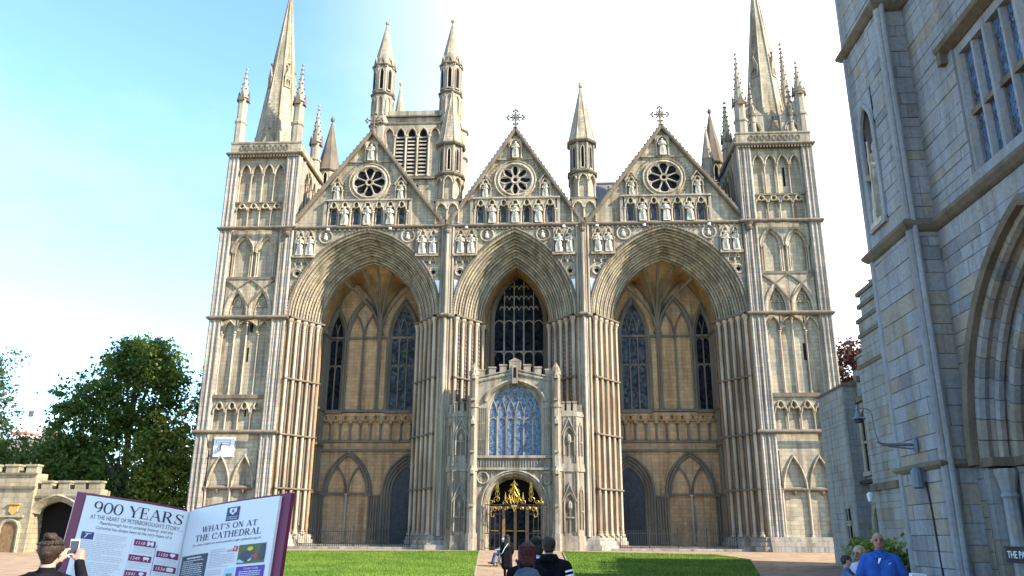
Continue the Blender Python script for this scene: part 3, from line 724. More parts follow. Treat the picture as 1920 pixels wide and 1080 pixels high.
# ---- gables
SIDE={-1:'left',0:'middle',1:'right'}
ORD=['first','second','third','fourth']
def gable(gx,side):
    Y=-.02; F=Fr((gx,Y,0),(1,0,0),(0,-1,0)); hw,zb,za=(6.0,ZB+.15,32.1) if side else (5.15,ZB+.15,32.1)
    sl=(za-zb)/hw
    mb=MB(); pl=[(-hw,zb),(hw,zb),(0,za)]
    vs=[F(u,z,-.25) for u,z in pl]+[F(u,z,-.95) for u,z in pl]; mb.add(vs,[(0,1,2),(3,5,4),(0,2,5,3),(1,4,5,2),(0,3,4,1)])
    G=obj('gable',mb,'stone',CATH)
    # copings with crockets
    for q in (-1,1):
        m=MB(); p=[(q*(hw+.12),zb+.02),(0,za+.16)]
        if q>0: p=p[::-1]
        path_sweep(m,F,p,[(-.2,-.25),(-.2,.05),(-.1,.13),(.06,.13),(.1,.02),(.1,-1.0)])
        obj('coping',m,'stone_weather_shade',G)
        m=MB(); nk=24
        for k in range(nk):
            t=(k+.5)/nk; u=q*(hw+.12)*(1-t); z=zb+.02+(za+.14-zb)*t+.08
            m.lathe(F(u,z,.02),[(.02,0),(.09,.06),(.07,.15),(.01,.18)],5)
        obj('crocket',m,'stone_weather_shade',G)
    # kneeler block at the foot
    for q in (-1,1):
        m=MB(); a,b=sorted((q*(hw-.25),q*(hw+.28))); fbox(m,F,a,b,zb,zb+.4,-.9,.12); obj('kneeler',m,'stone_weather_shade',G)
    # row of arches with lancets and statues
    n=7; W=3.15; cw=2*W/n
    m=MB()
    for i in range(n):
        uc=-W+cw*(i+.5); c=trefoil_pts(uc,cw*.40,25.25,.72); full=[(uc-cw/2,25.25)]+c+[(uc+cw/2,25.25)]
        plate_above(m,F,full,26.1,-.25,.0); path_sweep(m,F,c,[(-.02,-.1),(-.02,.06),(.05,.09),(.09,.05),(.09,-.02)])
    obj('blind_arcade',m,'stone',G)
    m=MB(); fbox(m,F,-W-.35,-W-.12,zb,26.1,-.25,-.02); fbox(m,F,W+.12,W+.35,zb,26.1,-.25,-.02); fbox(m,F,-W-.35,W+.35,26.1,26.24,-.25,.1); obj('wall_band',m,'stone_plain',G)
    for i in range(n+1): colonnette(G,F(-W+cw*i,zb,-.1),25.25-zb,.075)
    kk=0
    for i in range(n):
        uc=-W+cw*(i+.5)
        if i%2==0: lancet(G,F,uc,.21,zb+.1,25.15,.42,-.235,'glass_sky',frame=.05)
        else:
            statue(gx+uc,Y+.03,zb+.12,1.52,'robed stone statue, %s from the left in the lancet row of the %s gable'%(ORD[kk],SIDE[side]),'statues in the gables',kk+2*side+2); kk+=1
    # side blind panels
    for q in (-1,1):
        m=MB()
        if side: 
            c=trefoil_pts(q*2.55,.36,27.1,.62)
        else: c=trefoil_pts(q*2.35,.36,27.1,.62)
        uc=q*(2.55 if side else 2.35)
        plate_above(m,F,[(uc-.46,27.1)]+c+[(uc+.46,27.1)],27.78,-.25,-.06)
        path_sweep(m,F,c,[(-.02,-.1),(-.02,.0),(.05,.04),(.09,.0),(.09,-.1)])
        path_sweep(m,F,[(uc-.5,27.5),(uc,28.2),(uc+.5,27.5)],[(-.03,-.2),(-.03,.04),(.05,.04),(.05,-.2)])
        obj('niche',m,'stone',G)
        for e in (-.42,.42): colonnette(G,F(uc+e,26.26,-.13),27.1-26.26,.055)
        statue(gx+uc,Y+.1,26.3,1.18,'small robed stone statue %s of the rose window in the %s gable'%('left' if q<0 else 'right',SIDE[side]),'statues in the gables',q+2)
    # rose window
    Zr=27.75; rad=1.72
    circ=lambda r,k=32:[(r*math.sin(2*math.pi*i/k),Zr+r*math.cos(2*math.pi*i/k)) for i in range(k)]
    m=MB(); path_sweep(m,F,circ(1.3),[(-.06,-.22),(-.06,-.08),(.04,.0),(.12,-.04),(.18,-.1),(.24,-.10),(.29,-.04),(.34,-.04),(.38,-.12),(.38,-.3)],closed=True)
    RW=obj('rose_window',m,'stone',G)
    m=MB(); m.add([F(u,z,-.238) for u,z in circ(1.32)],[tuple(range(32))]); obj('glass_pane',m,'glass_dark',G)
    m=MB()
    for k in range(8):
        a=k*math.pi/4+(math.pi/8 if side else 0)
        if side:
            m.cyl(F(.25*math.sin(a),Zr+.25*math.cos(a),-.17),F(1.25*math.sin(a),Zr+1.25*math.cos(a),-.17),.07,n=6)
            b=a+math.pi/8
            path_sweep(m,F,[((.92)*math.sin(b)+.34*math.cos(t),Zr+.92*math.cos(b)+.34*math.sin(t)) for t in np.linspace(-b-0.6+math.pi/2-.9,-b+math.pi/2+1.5,9)][::-1],[(-.01,-.23),(-.01,-.13),(.1,-.1),(.14,-.23)])
        else:
            pet=[]
            for t in np.linspace(0,1,7): pet.append((.28+1.0*t,.33*math.sin(math.pi*min(1,t*1.0))**.8))
            for sg in (-1,1):
                m.tube([F(r_*math.sin(a)+sg*w_*math.cos(a),Zr+r_*math.cos(a)-sg*w_*math.sin(a),-.16) for r_,w_ in pet],.055,5)
    path_sweep(m,F,circ(.26,14),[(-.08,-.2),(-.08,-.08),(.05,-.05),(.08,-.2)],closed=True)
    if side==0:
        for k in range(8):
            a=(k+.5)*math.pi/4; m.lathe(F(1.12*math.sin(a),Zr+1.12*math.cos(a),-.2),[(.2,-.14),(.2,.14)],4) if False else None
            P=[(.55,0),(1.3,-.42),(1.3,.42)]
            m.add([F(r_*math.sin(a)+w_*math.cos(a),Zr+r_*math.cos(a)-w_*math.sin(a),-.2) for r_,w_ in P],[(0,1,2)])
    obj('tracery',m,'stone_plain',G)
    m=MB()
    for k in range(44):
        a=2*math.pi*k/44; c_=F(1.92*math.sin(a),Zr+1.92*math.cos(a),-.2); s_=.07
        m.add([(c_[0]-s_,c_[1]-.05,c_[2]),(c_[0]+s_,c_[1]-.05,c_[2]),(c_[0],c_[1]-.05,c_[2]-s_),(c_[0],c_[1]-.05,c_[2]+s_),(c_[0],c_[1]-.15,c_[2])],[(0,2,4),(2,1,4),(1,3,4),(3,0,4)])
    tag(obj('dogtooth',m,'stone_weather_shade',G),kind='stuff')
    # niche at the top with its seated figure, ledge below it
    m=MB(); zl=29.62; wl=(za-zl)/sl-.15; fbox(m,F,-wl,wl,zl-.1,zl,-.3,-.12)
    c=arch_pts(0,.36,30.75,.5,6); plate_above(m,F,[(-.55,30.75)]+c+[(.55,30.75)],31.35,-.25,-.05)
    path_sweep(m,F,c,[(-.02,-.12),(-.02,.0),(.06,.03),(.1,-.05)]); obj('niche',m,'stone',G)
    for e in (-.47,.47): colonnette(G,F(e,zl,-.13),30.75-zl,.06)
    statue(gx,Y+.08,zl+.06,1.42,'robed stone statue in the niche at the top of the %s gable'%SIDE[side],'statues in the gables',side+4)
    # cross
    m=MB(); z0=za+.1; m.lathe((gx,Y+.45,z0-.3),[(.34,0),(.3,.3),(.16,.5),(.2,.62),(.1,.75)],8)
    cz=z0+1.25; c0=(gx,Y+.45,cz)
    m.cyl((gx,Y+.45,z0+.3),(gx,Y+.45,cz+.5),.07,n=6); m.cyl((gx-.5,Y+.45,cz),(gx+.5,Y+.45,cz),.07,n=6)
    m.tube([(gx+.27*math.cos(t),Y+.45,cz+.27*math.sin(t)) for t in np.linspace(0,2*math.pi,13)[:-1]],.05,5,closed=True)
    for a in (0,90,180,270):
        ex,ez=gx+.52*math.cos(R(a)),cz+.52*math.sin(R(a))
        for da in (-70,0,70):
            bx,bz=ex+.17*math.cos(R(a+da)),ez+.17*math.sin(R(a+da)); m.lathe((bx,Y+.45,bz-.1),[(.02,0),(.085,.05),(.1,.1),(.085,.15),(.02,.2)],6)
        for d2 in (45,):
            ex2,ez2=gx+.42*math.cos(R(a+d2)),cz+.42*math.sin(R(a+d2)); m.cyl(c0,(ex2,Y+.45,ez2),.04,n=5); m.lathe((ex2,Y+.45,ez2-.07),[(.02,0),(.07,.07),(.02,.14)],6)
    obj('gable_cross',m,'stone_weather_shade',G)
    return G
for gx,sd in ((-11.62,-1),(0,0),(11.62,1)): gable(gx,sd)
# ---- turrets between the gables
def oct_pts(x,y,r): return [(x+r*math.cos(R(22.5+45*k)),y+r*math.sin(R(22.5+45*k))) for k in range(8)]
def turret(x):
    y=1.0; mb=MB(); mb.box(x-.98,x+.98,y-.98,y+.98,ZB+.1,26.05); T=obj('turret',mb,'stone',CATH)
    F=Fr((x,y-.98,0),(1,0,0),(0,-1,0)); blind_arcade(T,F,-.9,.9,2,ZB+.2,25.2,25.95,.12,.5,'pointed',.06)
    m=MB(); fbox(m,F,-.06,.06,24.5,25.3,-.1,.012); obj('slit_window',m,'dark_void',T)
    m=MB(); fbox(m,F,-1.08,1.08,25.95,26.12,-2.0,.14); obj('sill_course',m,'stone_weather_shade',T)
    r=1.1
    m=MB(); m.prism(oct_pts(x,y,r-.16),26.12,31.1); obj('turret_core',m,'stone',T)
    ap=(r-.16)*math.cos(R(22.5)); side=2*(r-.02)*math.sin(R(22.5))
    for a in (-135,-90,-45,0,180):
        n=(math.cos(R(a)),math.sin(R(a)),0); U=(-n[1],n[0],0); F=Fr((x+n[0]*ap,y+n[1]*ap,0),U,n)
        blind_arcade(T,F,-side/2+.03,side/2-.03,2 if False else 1,26.2,27.6,28.3,.12,.5,'pointed',.06)
        lancet(T,F,0,.11,28.75,30.3,.35,.03,'dark_void',frame=.07,proud=.08)
        m=MB(); fbox(m,F,-side/2,-side/2+.1,28.5,30.95,-.02,.12); fbox(m,F,side/2-.1,side/2,28.5,30.95,-.02,.12); obj('angle_shaft',m,'stone_plain',T)
    for z in (28.4,31.1): course(T,oct_pts(x,y,r),z,closed=True)
    m=MB(); m.lathe((x,y,31.15),[(r*1.04,0),(.07,5.2),(.16,5.25),(.2,5.4),(.12,5.55),(.14,5.62),(.03,5.8)],8,R(22.5)); obj('turret_spire',m,'stone',T)
    m=MB()
    for k in range(8):
        a=R(22.5+45*k); m.cyl((x+r*1.03*math.cos(a),y+r*1.03*math.sin(a),31.2),(x+.07*math.cos(a),y+.07*math.sin(a),36.3),.05,.035,5)
    obj('spire_rib',m,'stone_plain',T)
turret(-5.32); turret(5.32)
# ---- spandrel ornament: niches with statues, trefoil pairs, quatrefoils
def foil(mb,F,u,z,r,k):
    path_sweep(mb,F,[(u+r*math.sin(2*math.pi*i/20),z+r*math.cos(2*math.pi*i/20)) for i in range(20)][::-1],[(-.03,0),(-.03,.09),(.04,.12),(.1,.08),(.1,0)],closed=True)
    for q in range(k):
        a=2*math.pi*q/k; c=(u+r*.52*math.sin(a),z+r*.52*math.cos(a)); rr=r*.36
        path_sweep(mb,F,[(c[0]+rr*math.sin(t),c[1]+rr*math.cos(t)) for t in np.linspace(a-2.0,a+2.0,8)][::-1],[(-.03,0),(-.02,.07),(.05,.07),(.06,0)])
def spandrel_side(nu0,nu1,ru,tu0,tu1,qu,where):
    G='statues in the spandrel niches'
    m=MB(); 
    for i in range(2):
        w_=(nu1-nu0)/2; uc=nu0+w_*(i+.5); c=trefoil_pts(uc,w_*.40,22.75,.7)
        plate_above(m,F0,[(uc-w_/2,22.75)]+c+[(uc+w_/2,22.75)],23.6,0,.13)
        path_sweep(m,F0,c,[(-.03,.0),(-.03,.17),(.05,.2),(.09,.15)])
        statue(uc,-.12,21.62,1.5,'pale stone statue, %s of the pair %s'%(('left','right')[i],where),G,i+int(abs(uc))%4)
    fbox(m,F0,nu0-.08,nu1+.08,21.35,21.55,0,.3)
    obj('niche',m,'stone',SPAN)
    for i in range(3): colonnette(SPAN,F0(nu0+(nu1-nu0)*i/2,21.55,.1),1.2,.06)
    m=MB(); foil(m,F0,ru,23.08,.55,6); obj('hexafoil',m,'stone_plain',SPAN)
    m=MB(); m.lathe(F0(ru,22.8,.02),[(.1,0),(.16,.1),(.16,.3),(.08,.45),(.12,.52),(.02,.66)],6); obj('carved_head',m,'statue_stone',SPAN)
    m=MB()
    for i in range(2):
        w_=(tu1-tu0)/2; uc=tu0+w_*(i+.5); c=trefoil_pts(uc,w_*.42,20.85,.5)
        path_sweep(m,F0,[(uc-w_*.42,20.75)]+c+[(uc+w_*.42,20.75)],[(-.04,0),(-.04,.1),(.05,.13),(.09,0)])
        m.add([F0(u,z,.006) for u,z in [(uc-w_*.36,20.8),(uc+w_*.36,20.8),(uc,21.2)]],[(0,1,2)],1)
    obj('trefoil_panel',m,['stone_plain','stone_weather_shade'],SPAN)
    m=MB(); foil(m,F0,qu,20.12,.36,4); obj('quatrefoil',m,'stone_plain',SPAN)
    m=MB(); m.add([F0(qu+.16*math.cos(t),20.12+.16*math.sin(t),.005) for t in np.linspace(0,6.28,9)[:-1]],[tuple(range(8))]); obj('quatrefoil_recess',m,'dark_void',SPAN)
for s in (-1,1):
    def srt(a,b): return (a,b) if s<0 else (-b,-a)
    lr='left' if s<0 else 'right'
    a=srt(-17.1,-15.55); b=srt(-17.0,-16.0); spandrel_side(*a,s*14.75,*b,s*16.75,'at the outer top of the %s great arch'%lr)
    a=srt(-7.55,-5.9); b=srt(-7.05,-6.0); spandrel_side(*a,s*8.3,*b,s*6.2,'at the inner top of the %s great arch'%lr)
    a=srt(-4.6,-2.95); b=srt(-4.5,-3.5); spandrel_side(*a,s*2.15,*b,s*4.2,'at the top %s of the middle great arch'%lr)
    for x in (5.9,4.38):
        m=MB(); fbox(m,F0,s*x-.19,s*x+.19,18.45,19.45,.0,.06); obj('wall_plaque',m,'white_paint',SPAN)
for x in (-14.6,-9.7,-3.75,3.75,6.3,9.9,14.8):
    m=MB(); m.lathe((x,-.1,23.6),[(.02,0),(.14,.03),(.14,.17),(.02,.2)],8); obj('stone_boss',m,'white_paint',SPAN)
# capitals with carved figures on the turret buttresses just under string B
for s in (-1,1):
    for x in (5.16,17.7):
        m=MB(); m.lathe((s*x,-.42,23.05),[(.1,0),(.2,.1),(.26,.25),(.2,.4),(.34,.6),(.4,.66)],8); obj('carved_head',m,'stone_weather_shade',SPAN)
# ---- the porch recess behind the arches
FB=Fr((0,5.2,0),(1,0,0),(0,-1,0))
def tracery_window(parent,F,uc,hw,z0,zs,rise,lights,glass,trans=None,proud=.3,fmat='stone_weather_shade',mmat='stone_weather_shade',name='tracery_window',lead=True,style='y'):
    m=MB(); c=[(uc-hw,z0)]+arch_pts(uc,hw,zs,rise,10)+[(uc+hw,z0)]
    path_sweep(m,F,c,[(-.03,.02),(-.03,.1),(.04,.16),(.1,proud*.7),(.2,proud),(.3,proud*.9),(.34,proud*.4),(.36,0)])
    fbox(m,F,uc-hw-.3,uc+hw+.3,z0-.2,z0,0,proud+.06)
    Wn=obj(name,m,fmat,parent)
    lw=2*hw/lights
    # one pane of leaded glass per light, and the glass of the head
    for i in range(lights):
        a,b=uc-hw+lw*i,uc-hw+lw*(i+1)
        for zz0,zz1 in ([(z0,trans),(trans,zs)] if trans else [(z0,zs)]):
            g=MB(); fbox(g,F,a+.01,b-.01,zz0,zz1,-.05,.012); obj('glass_pane',g,glass,Wn)
    g=MB(); cc=arch_pts(uc,hw,zs,rise,10); g.add([F(u,z,.011) for u,z in cc],[tuple(range(len(cc)))]); obj('glass_pane',g,glass,Wn)
    mw=.05 if hw<1.3 else .06
    for i in range(1,lights):
        g=MB(); u=uc-hw+lw*i; g.add(*(lambda P:(P,[(0,1,2,3)]))([F(u-mw,z0,.1),F(u+mw,z0,.1),F(u+mw,zs+.05,.1),F(u-mw,zs+.05,.1)]))
        fbox(g,F,u-mw,u+mw,z0,zs+.05,0,.095); obj('mullion',g,mmat,Wn)
    t=MB()
    sw=[(-.035,.01),(-.03,.085),(.03,.085),(.035,.01)]
    for zz in ([trans-.05,zs] if trans else [zs]):
        for i in range(lights):
            u=uc-hw+lw*(i+.5); r_=min(lw*.62, 1.0)
            path_sweep(t,F,arch_pts(u,lw/2-.03,zz-(r_*.55 if zz!=zs else .35),r_*.75,5),sw)
    if trans: fbox(t,F,uc-hw,uc+hw,trans,trans+.1,0,.1)
    # head tracery: intersecting ribs clipped to the arch
    Rr=(hw*hw+rise*rise)/(2*hw) if rise>=hw else None
    def inside(u,z):
        x=abs(u-uc)
        if Rr: return z<zs or math.hypot(x+(Rr-hw),z-zs)<Rr-.02
        return z<zs or (x<hw and z-zs<rise*(math.sqrt(max(0,1-(x/hw)**2))*.8+.2*(1-x/hw))-.02)
    for i in range(1,lights):
        u0=uc-hw+lw*i
        if style=='y':
            for sg in (-1,1):
                p=[]
                RR=Rr or hw*1.6
                for k in range(13):
                    th=k/12*1.2; u=u0+sg*RR*(1-math.cos(th)); z=zs+RR*math.sin(th)
                    if inside(u,z): p.append((u,z))
                if len(p)>1: path_sweep(t,F,p,sw)
        else:
            z=zs
            while inside(u0,z) and z<zs+rise: z+=.05
            fbox(t,F,u0-.035,u0+.035,zs,z-.05,0,.09)
    if style!='y':
        for row in range(1,4):
            zz=zs+rise*row/4.2
            for i in range(lights*2):
                u=uc-hw+lw*(i+.5)/2
                if inside(u-.15,zz+.4) and inside(u+.15,zz+.4): path_sweep(t,F,arch_pts(u,lw/4-.02,zz,lw*.42,4),sw)
    obj('tracery',t,mmat,Wn)
    return Wn
for s in (-1,1):
    xi,xo=sorted((s*2.55,s*17.6))
    mb=MB(); mb.box(xi,xo,5.2,5.9,0,24.2); BW=obj('portico_wall',mb,'stone_dark',CATH)
    q=lambda u: s*u
    tracery_window(BW,FB,q(14.72),.52,10.3,16.2,2.0,2,'glass_dark',13.9)
    tracery_window(BW,FB,q(9.25),.95,10.3,16.3,2.7,3,'glass_sky',13.9)
    # blind twin-light arch between them
    m=MB(); c=arch_pts(q(12.55),1.22,16.3,2.9,9)
    path_sweep(m,FB,c,[(-.05,0),(-.05,.16),(.05,.24),(.16,.24),(.2,.12),(.28,.2),(.34,0)])
    for e in (-.62,.62): path_sweep(m,FB,arch_pts(q(12.55)+e,.55,16.3,1.75,7),[(-.04,0),(-.03,.12),(.06,.16),(.12,0)])
    m.add([FB(q(12.55)+u,z,.01) for u,z in [(0,17.9),(.33,18.35),(0,18.85),(-.33,18.35)]],[(0,1,2,3)],1)
    obj('blind_arch',m,['stone_weather_shade','stone'],BW)
    for u in (13.95,13.8,12.55,11.3,11.15,10.55,10.4,8.1,7.95,15.4): colonnette(BW,FB(q(u),10.4,.14),5.85,.075,'stone_weather_shade')
    for z,pr in ((16.25,.8),(10.3,1.6),(7.25,1.2),(7.95,.7)):
        m=MB(); a,b=sorted((q(17.3),q(7.3)))
        fbox(m,FB,a,b,z-.09,z+.09,0,.12*pr+.06); obj('string_course',m,'stone_weather_shade',BW)
    a,b=sorted((q(15.55),q(7.55))); blind_arcade(BW,FB,a,b,10,8.05,9.3,10.15,.16,.62,'trefoil',.065,'stone_dark','stone_weather_shade')
    # lower storey: big blind arch with two lights
    m=MB(); c=arch_pts(q(13.15),1.62,4.0,2.85,10)
    path_sweep(m,FB,c,[(-.06,0),(-.05,.12),(.04,.2),(.12,.2),(.16,.1),(.22,.18),(.3,.18),(.34,0)])
    for e in (-.82,.82): path_sweep(m,FB,arch_pts(q(13.15)+e,.72,4.0,1.9,7),[(-.04,0),(-.03,.12),(.06,.16),(.12,0)])
    obj('blind_arch',m,'stone_weather_shade',BW)
    m=MB(); a,b=sorted((q(15.4),q(11.2))); fbox(m,FB,a,b,3.9,4.05,0,.2); obj('string_course',m,'stone_weather_shade',BW)
    for u in (13.15,): colonnette(BW,FB(q(u),.4,.12),3.55,.08)
    for u in (14.95,15.15,15.35,11.35,11.15,10.95,10.75,10.55,10.35): colonnette(BW,FB(q(u),.4,.13),3.5,.075,'stone_weather_shade')
    # doorway with stepped orders
    m=MB(); D=q(8.45)
    for k in range(4):
        h_=1.95-.2*k; arch_ring(m,FB,D,h_,4.0,3.0-.27*k,[(-.02,.02),(-.02,.42-.1*k),(.06,.48-.1*k),(.14,.44-.1*k),(.2,.33-.1*k)],9,0.2)
    DW=obj('doorway',m,'stone_weather_shade',BW)
    m=MB(); c=[(D-1.2,.1)]+arch_pts(D,1.2,4.0,1.95,9)+[(D+1.2,.1)]; m.add([FB(u,z,.03) for u,z in c],[tuple(range(len(c)))])
    fbox(m,FB,D-1.2,D+1.2,3.35,3.45,.0,.08); fbox(m,FB,D-.03,D+.03,.1,3.4,.0,.07)
    for k in range(12): 
        u=D-1.1+k*.2; fbox(m,FB,u-.012,u+.012,.1,3.3,.0,.05)
    obj('door',m,'door_dark',BW)
    # side wall of the recess with shafts
    X=q(15.45); m=MB(); a,b=sorted((X,q(17.45))); m.box(a,b,3.15,5.25,0,24.1); obj('recess_wall',m,'stone_dark',BW)
    for y in (3.6,4.0,4.4,4.8): colonnette(BW,(X-s*.1,y,.4),16.0,.085,'stone_weather_shade')
    for z in (4.0,7.6,10.3,16.3):
        m=MB(); a,b=sorted((X-s*.25,X)); m.box(a,b,3.2,5.2,z-.09,z+.09); obj('string_course',m,'stone_weather_shade',BW)
    # vault webs and ribs
    gx=q(11.45); hw=5.75-1.85; Rr=(5.75**2+7.0**2)/(11.5)-1.85; cc=Rr-hw
    def zf(x):
        d=abs(x-gx); v=Rr*Rr-(d+cc)**2; return ZA+math.sqrt(v) if v>0 else ZA
    def zb_(x):
        ux=abs(x)
        if ux>11.2: c0,h0,pk=13.3,2.15,4.6
        else: c0,h0,pk=9.35,1.87,4.5
        d=min(h0,abs(ux-c0)); RR=(h0*h0+pk*pk)/(2*h0); v=RR*RR-(d+RR-h0)**2; return 16.35+math.sqrt(max(0,v))
    xs=np.linspace(gx-hw,gx+hw,49); ts=np.linspace(0,1,8)
    m=MB(); vs=[]
    for t in ts:
        for x in xs:
            a,b=zb_(x),max(zf(x),16.7)+.05; vs.append((x,5.22-2.55*t,a+(b-a)*(t**.55)))
    fs=[(i*49+j,i*49+j+1,(i+1)*49+j+1,(i+1)*49+j) for i in range(7) for j in range(48)]
    m.add(vs,fs); V=obj('vault',m,'vault_web',CATH,True)
    m=MB(); X0=q(11.2)
    for xt in (X0-2.6,X0-1.2,X0,X0+1.2,X0+2.6):
        pts=[]
        for t in np.linspace(0,1,9):
            x=X0+(xt-X0)*t; a=16.5; b=zf(xt)-.02; pts.append((x,5.08-2.3*t,a+(b-a)*(t**.5)))
        m.tube(pts,.1,6)
    m.tube([(x,5.1,zb_(x)-.03) for x in xs if True],.09,5)
    obj('vault_rib',m,'stone_weather_shade',V)
    m=MB(); m.lathe((X0,5.08,15.9),[(.02,0),(.12,.15),(.2,.4),(.3,.6),(.3,.75)],8); obj('corbel',m,'stone_weather_shade',V)
# middle bay: wall and great window over the entrance
mb=MB(); mb.box(-2.55,2.55,5.22,5.9,0,24.2); CW=obj('portico_wall',mb,'stone_dark',CATH)
tracery_window(CW,FB,.1,1.98,9.5,17.6,3.7,5,'glass_dark',15.0,fmat='stone_weather_shade',mmat='stone_plain',style='p')
for s in (-1,1):
    m=MB(); a,b=sorted((s*2.62,s*2.58)); a,b=sorted((s*2.5,s*3.0)); m.box(a,b,3.15,5.25,0,24.1); RWL=obj('recess_wall',m,'stone_dark',CW)
    for y in (3.5,4.0,4.5): colonnette(CW,(s*2.42,y,8.0),8.5,.08,'stone_weather_shade')
# soffit between the middle arch and its wall, roof slab over the recess
m=MB(); hw=4.62-2.0; Rr=(4.62**2+6.9**2)/9.24-2.0; c=arch_pts(0,hw,ZA,math.sqrt(Rr*Rr-(Rr-hw)**2),10,Rr)
m.add([(u,2.68,z) for u,z in c]+[(u,5.22,z+.1) for u,z in c],[(i,i+1,len(c)+i+1,len(c)+i) for i in range(len(c)-1)]); obj('vault',m,'stone_dark',CATH)
m=MB(); m.box(-17.4,17.4,.5,6.2,24.0,24.35); obj('roof_slab',m,'lead_roof',CATH)
# nave and aisle roofs behind the gables
m=MB()
for gx,hw in ((-11.62,5.6),(0,4.8),(11.62,5.6)):
    m.add([(gx-hw,.9,24.2),(gx+hw,.9,24.2),(gx,.9,31.3),(gx-hw,9,24.2),(gx+hw,9,24.2),(gx,9,31.3)],[(0,1,2),(3,5,4),(0,2,5,3),(1,4,5,2)])
obj('gable_roof',m,'lead_roof',CATH)
m=MB(); m.add([(4.5,6.0,24.3),(17.3,6.0,24.3),(17.3,9.2,31.45),(4.5,9.2,31.45),(4.5,14,24.3),(17.3,14,24.3)],[(0,1,2,3),(3,2,5,4),(0,3,4),(1,5,2)])
RF=obj('nave_roof',m,'lead_roof',CATH)
m=MB(); m.box(4.5,17.3,9.1,9.3,31.4,31.55); obj('roof_ridge',m,'stone_weather_shade',RF)
m=MB()
m.box(-6,6,6.2,40,0,24.2); m.box(-17,-6,6.5,30,0,24); m.box(6,17,6.5,30,0,24); obj('nave',m,'stone',CATH)
for x in (7.35,15.9,-7.9):
    m=MB(); F=Fr((x,.9,0),(1,0,0),(0,-1,0)); wall_openings(m,F,-.42,.42,24.3,26.1,[(0,.2,25.0,25.5,.3)],.5,4)
    m.add([F(-.5,26.1,.03),F(.5,26.1,.03),F(0,27.2,.03),F(-.5,26.1,-.5),F(.5,26.1,-.5),F(0,27.2,-.5)],[(0,1,2),(3,5,4),(0,2,5,3),(1,4,5,2)])
    m.lathe(F(0,27.1,-.2),[(.04,0),(.1,.1),(.05,.25),(.08,.35),(.01,.5)],6)
    obj('gablet',m,'stone_plain',CATH)
# ---- dark pointed turrets behind the towers' inner corners
for x in (-17.45,17.2):
    m=MB(); y=8.0; m.prism(oct_pts(x,y,.98),24,32.5); T=obj('turret',m,'stone',CATH)
    m=MB(); m.lathe((x,y,32.5),[(1.08,0),(.07,5.1),(.17,5.2),(.2,5.4),(.04,5.7)],8,R(22.5)); obj('turret_spire',m,'stone_weather_shade',T)
    for a in (-135,-90,-45):
        n=(math.cos(R(a)),math.sin(R(a)),0); U=(-n[1],n[0],0); ap=.98*math.cos(R(22.5)); lancet(T,Fr((x+n[0]*ap,y+n[1]*ap,0),U,n),0,.15,30.6,31.7,.35,.02,'dark_void',frame=.08)
    for z in (30.3,32.4): course(T,oct_pts(x,y,.98),z,closed=True)
for x,y,z,h in ((15.7,3.0,28.5,5.3),):
    m=MB(); m.lathe((x,y,z),[(.4,0),(.4,2.0),(.5,2.1),(.05,h-.3),(.1,h-.2),(.02,h)],8); obj('pinnacle',m,'stone_plain',CATH)
# ---- bell tower rising behind the left gable
BX0,BX1,BY0,BY1=-14.9,-7.3,14.0,22.6
m=MB(); m.box(BX0,BX1,BY0,BY1,20,41.4); BT=obj('bell_tower',m,'stone',CATH)
FT=Fr(((BX0+BX1)/2,BY0,0),(1,0,0),(0,-1,0)); FS=Fr((BX1,(BY0+BY1)/2,0),(0,1,0),(1,0,0))
for F,hw in ((FT,3.1),(FS,3.6)):
    n=5; cw=1.15; W=cw*n/2
    mm=MB()
    for i in range(n):
        uc=-W+cw*(i+.5); c=arch_pts(uc,cw*.36,39.2,.75,6); plate_above(mm,F,[(uc-cw/2,39.2)]+c+[(uc+cw/2,39.2)],40.4,0,.25)
        path_sweep(mm,F,c,[(-.03,.05),(-.03,.3),(.06,.34),(.12,.25)])
        if 1<=i<=3:
            g=MB(); fbox(g,F,uc-.4,uc+.4,34.75,39.2,-.02,.01); cc=arch_pts(uc,.4,39.2,.7,6); g.add([F(u,z,.01) for u,z in cc],[tuple(range(len(cc)))]); LV=obj('louvre_opening',g,'dark_void',BT)
            for k in range(11):
                g=MB(); z=34.85+k*.41; g.add([F(uc-.38,z,.16),F(uc+.38,z,.16),F(uc+.38,z+.2,.02),F(uc-.38,z+.2,.02),F(uc-.38,z-.07,.16),F(uc+.38,z-.07,.16)],[(0,1,2,3),(4,5,1,0)]); 
                if F is FT: obj('louvre',g,'stone_plain',BT)
    obj('blind_arcade',mm,'stone',BT)
    for i in range(n+1): colonnette(BT,F(-W+cw*i,34.7,.14),39.2-34.7,.11)
    g=MB(); fbox(g,F,-hw-.6,hw+.6,34.4,34.65,0,.3); fbox(g,F,-hw-.6,hw+.6,40.4,40.6,0,.32); fbox(g,F,-hw-.6,hw+.6,41.3,41.45,0,.25); obj('string_course',g,'stone_weather_shade',BT)
    for sg in (-1,1):
        g=MB(); a,b=sorted((sg*3.0,sg*hw)); fbox(g,F,a,b,33,40.4,0,.22); obj('pilaster',g,'stone_plain',BT)
        g=MB(); uc=sg*3.3; 
g=MB(); g.box(BX0,BX1,BY0-.12,BY0+.3,41.4,42.0); g.box(BX0,BX1,BY1-.3,BY1+.1,41.4,42.0); g.box(BX1-.3,BX1+.12,BY0+.3,BY1-.3,41.4,42.0); g.box(BX0-.12,BX0+.3,BY0+.3,BY1-.3,41.4,42.0); obj('parapet',g,'stone_plain',BT)
g=MB(); fbox(g,FT,.2,.95,31.9,33.4,-.1,.012); cc=arch_pts(.57,.38,33.4,.5,5); g.add([FT(u,z,.012) for u,z in cc],[tuple(range(len(cc)))]); obj('window_opening',g,'dark_void',BT)
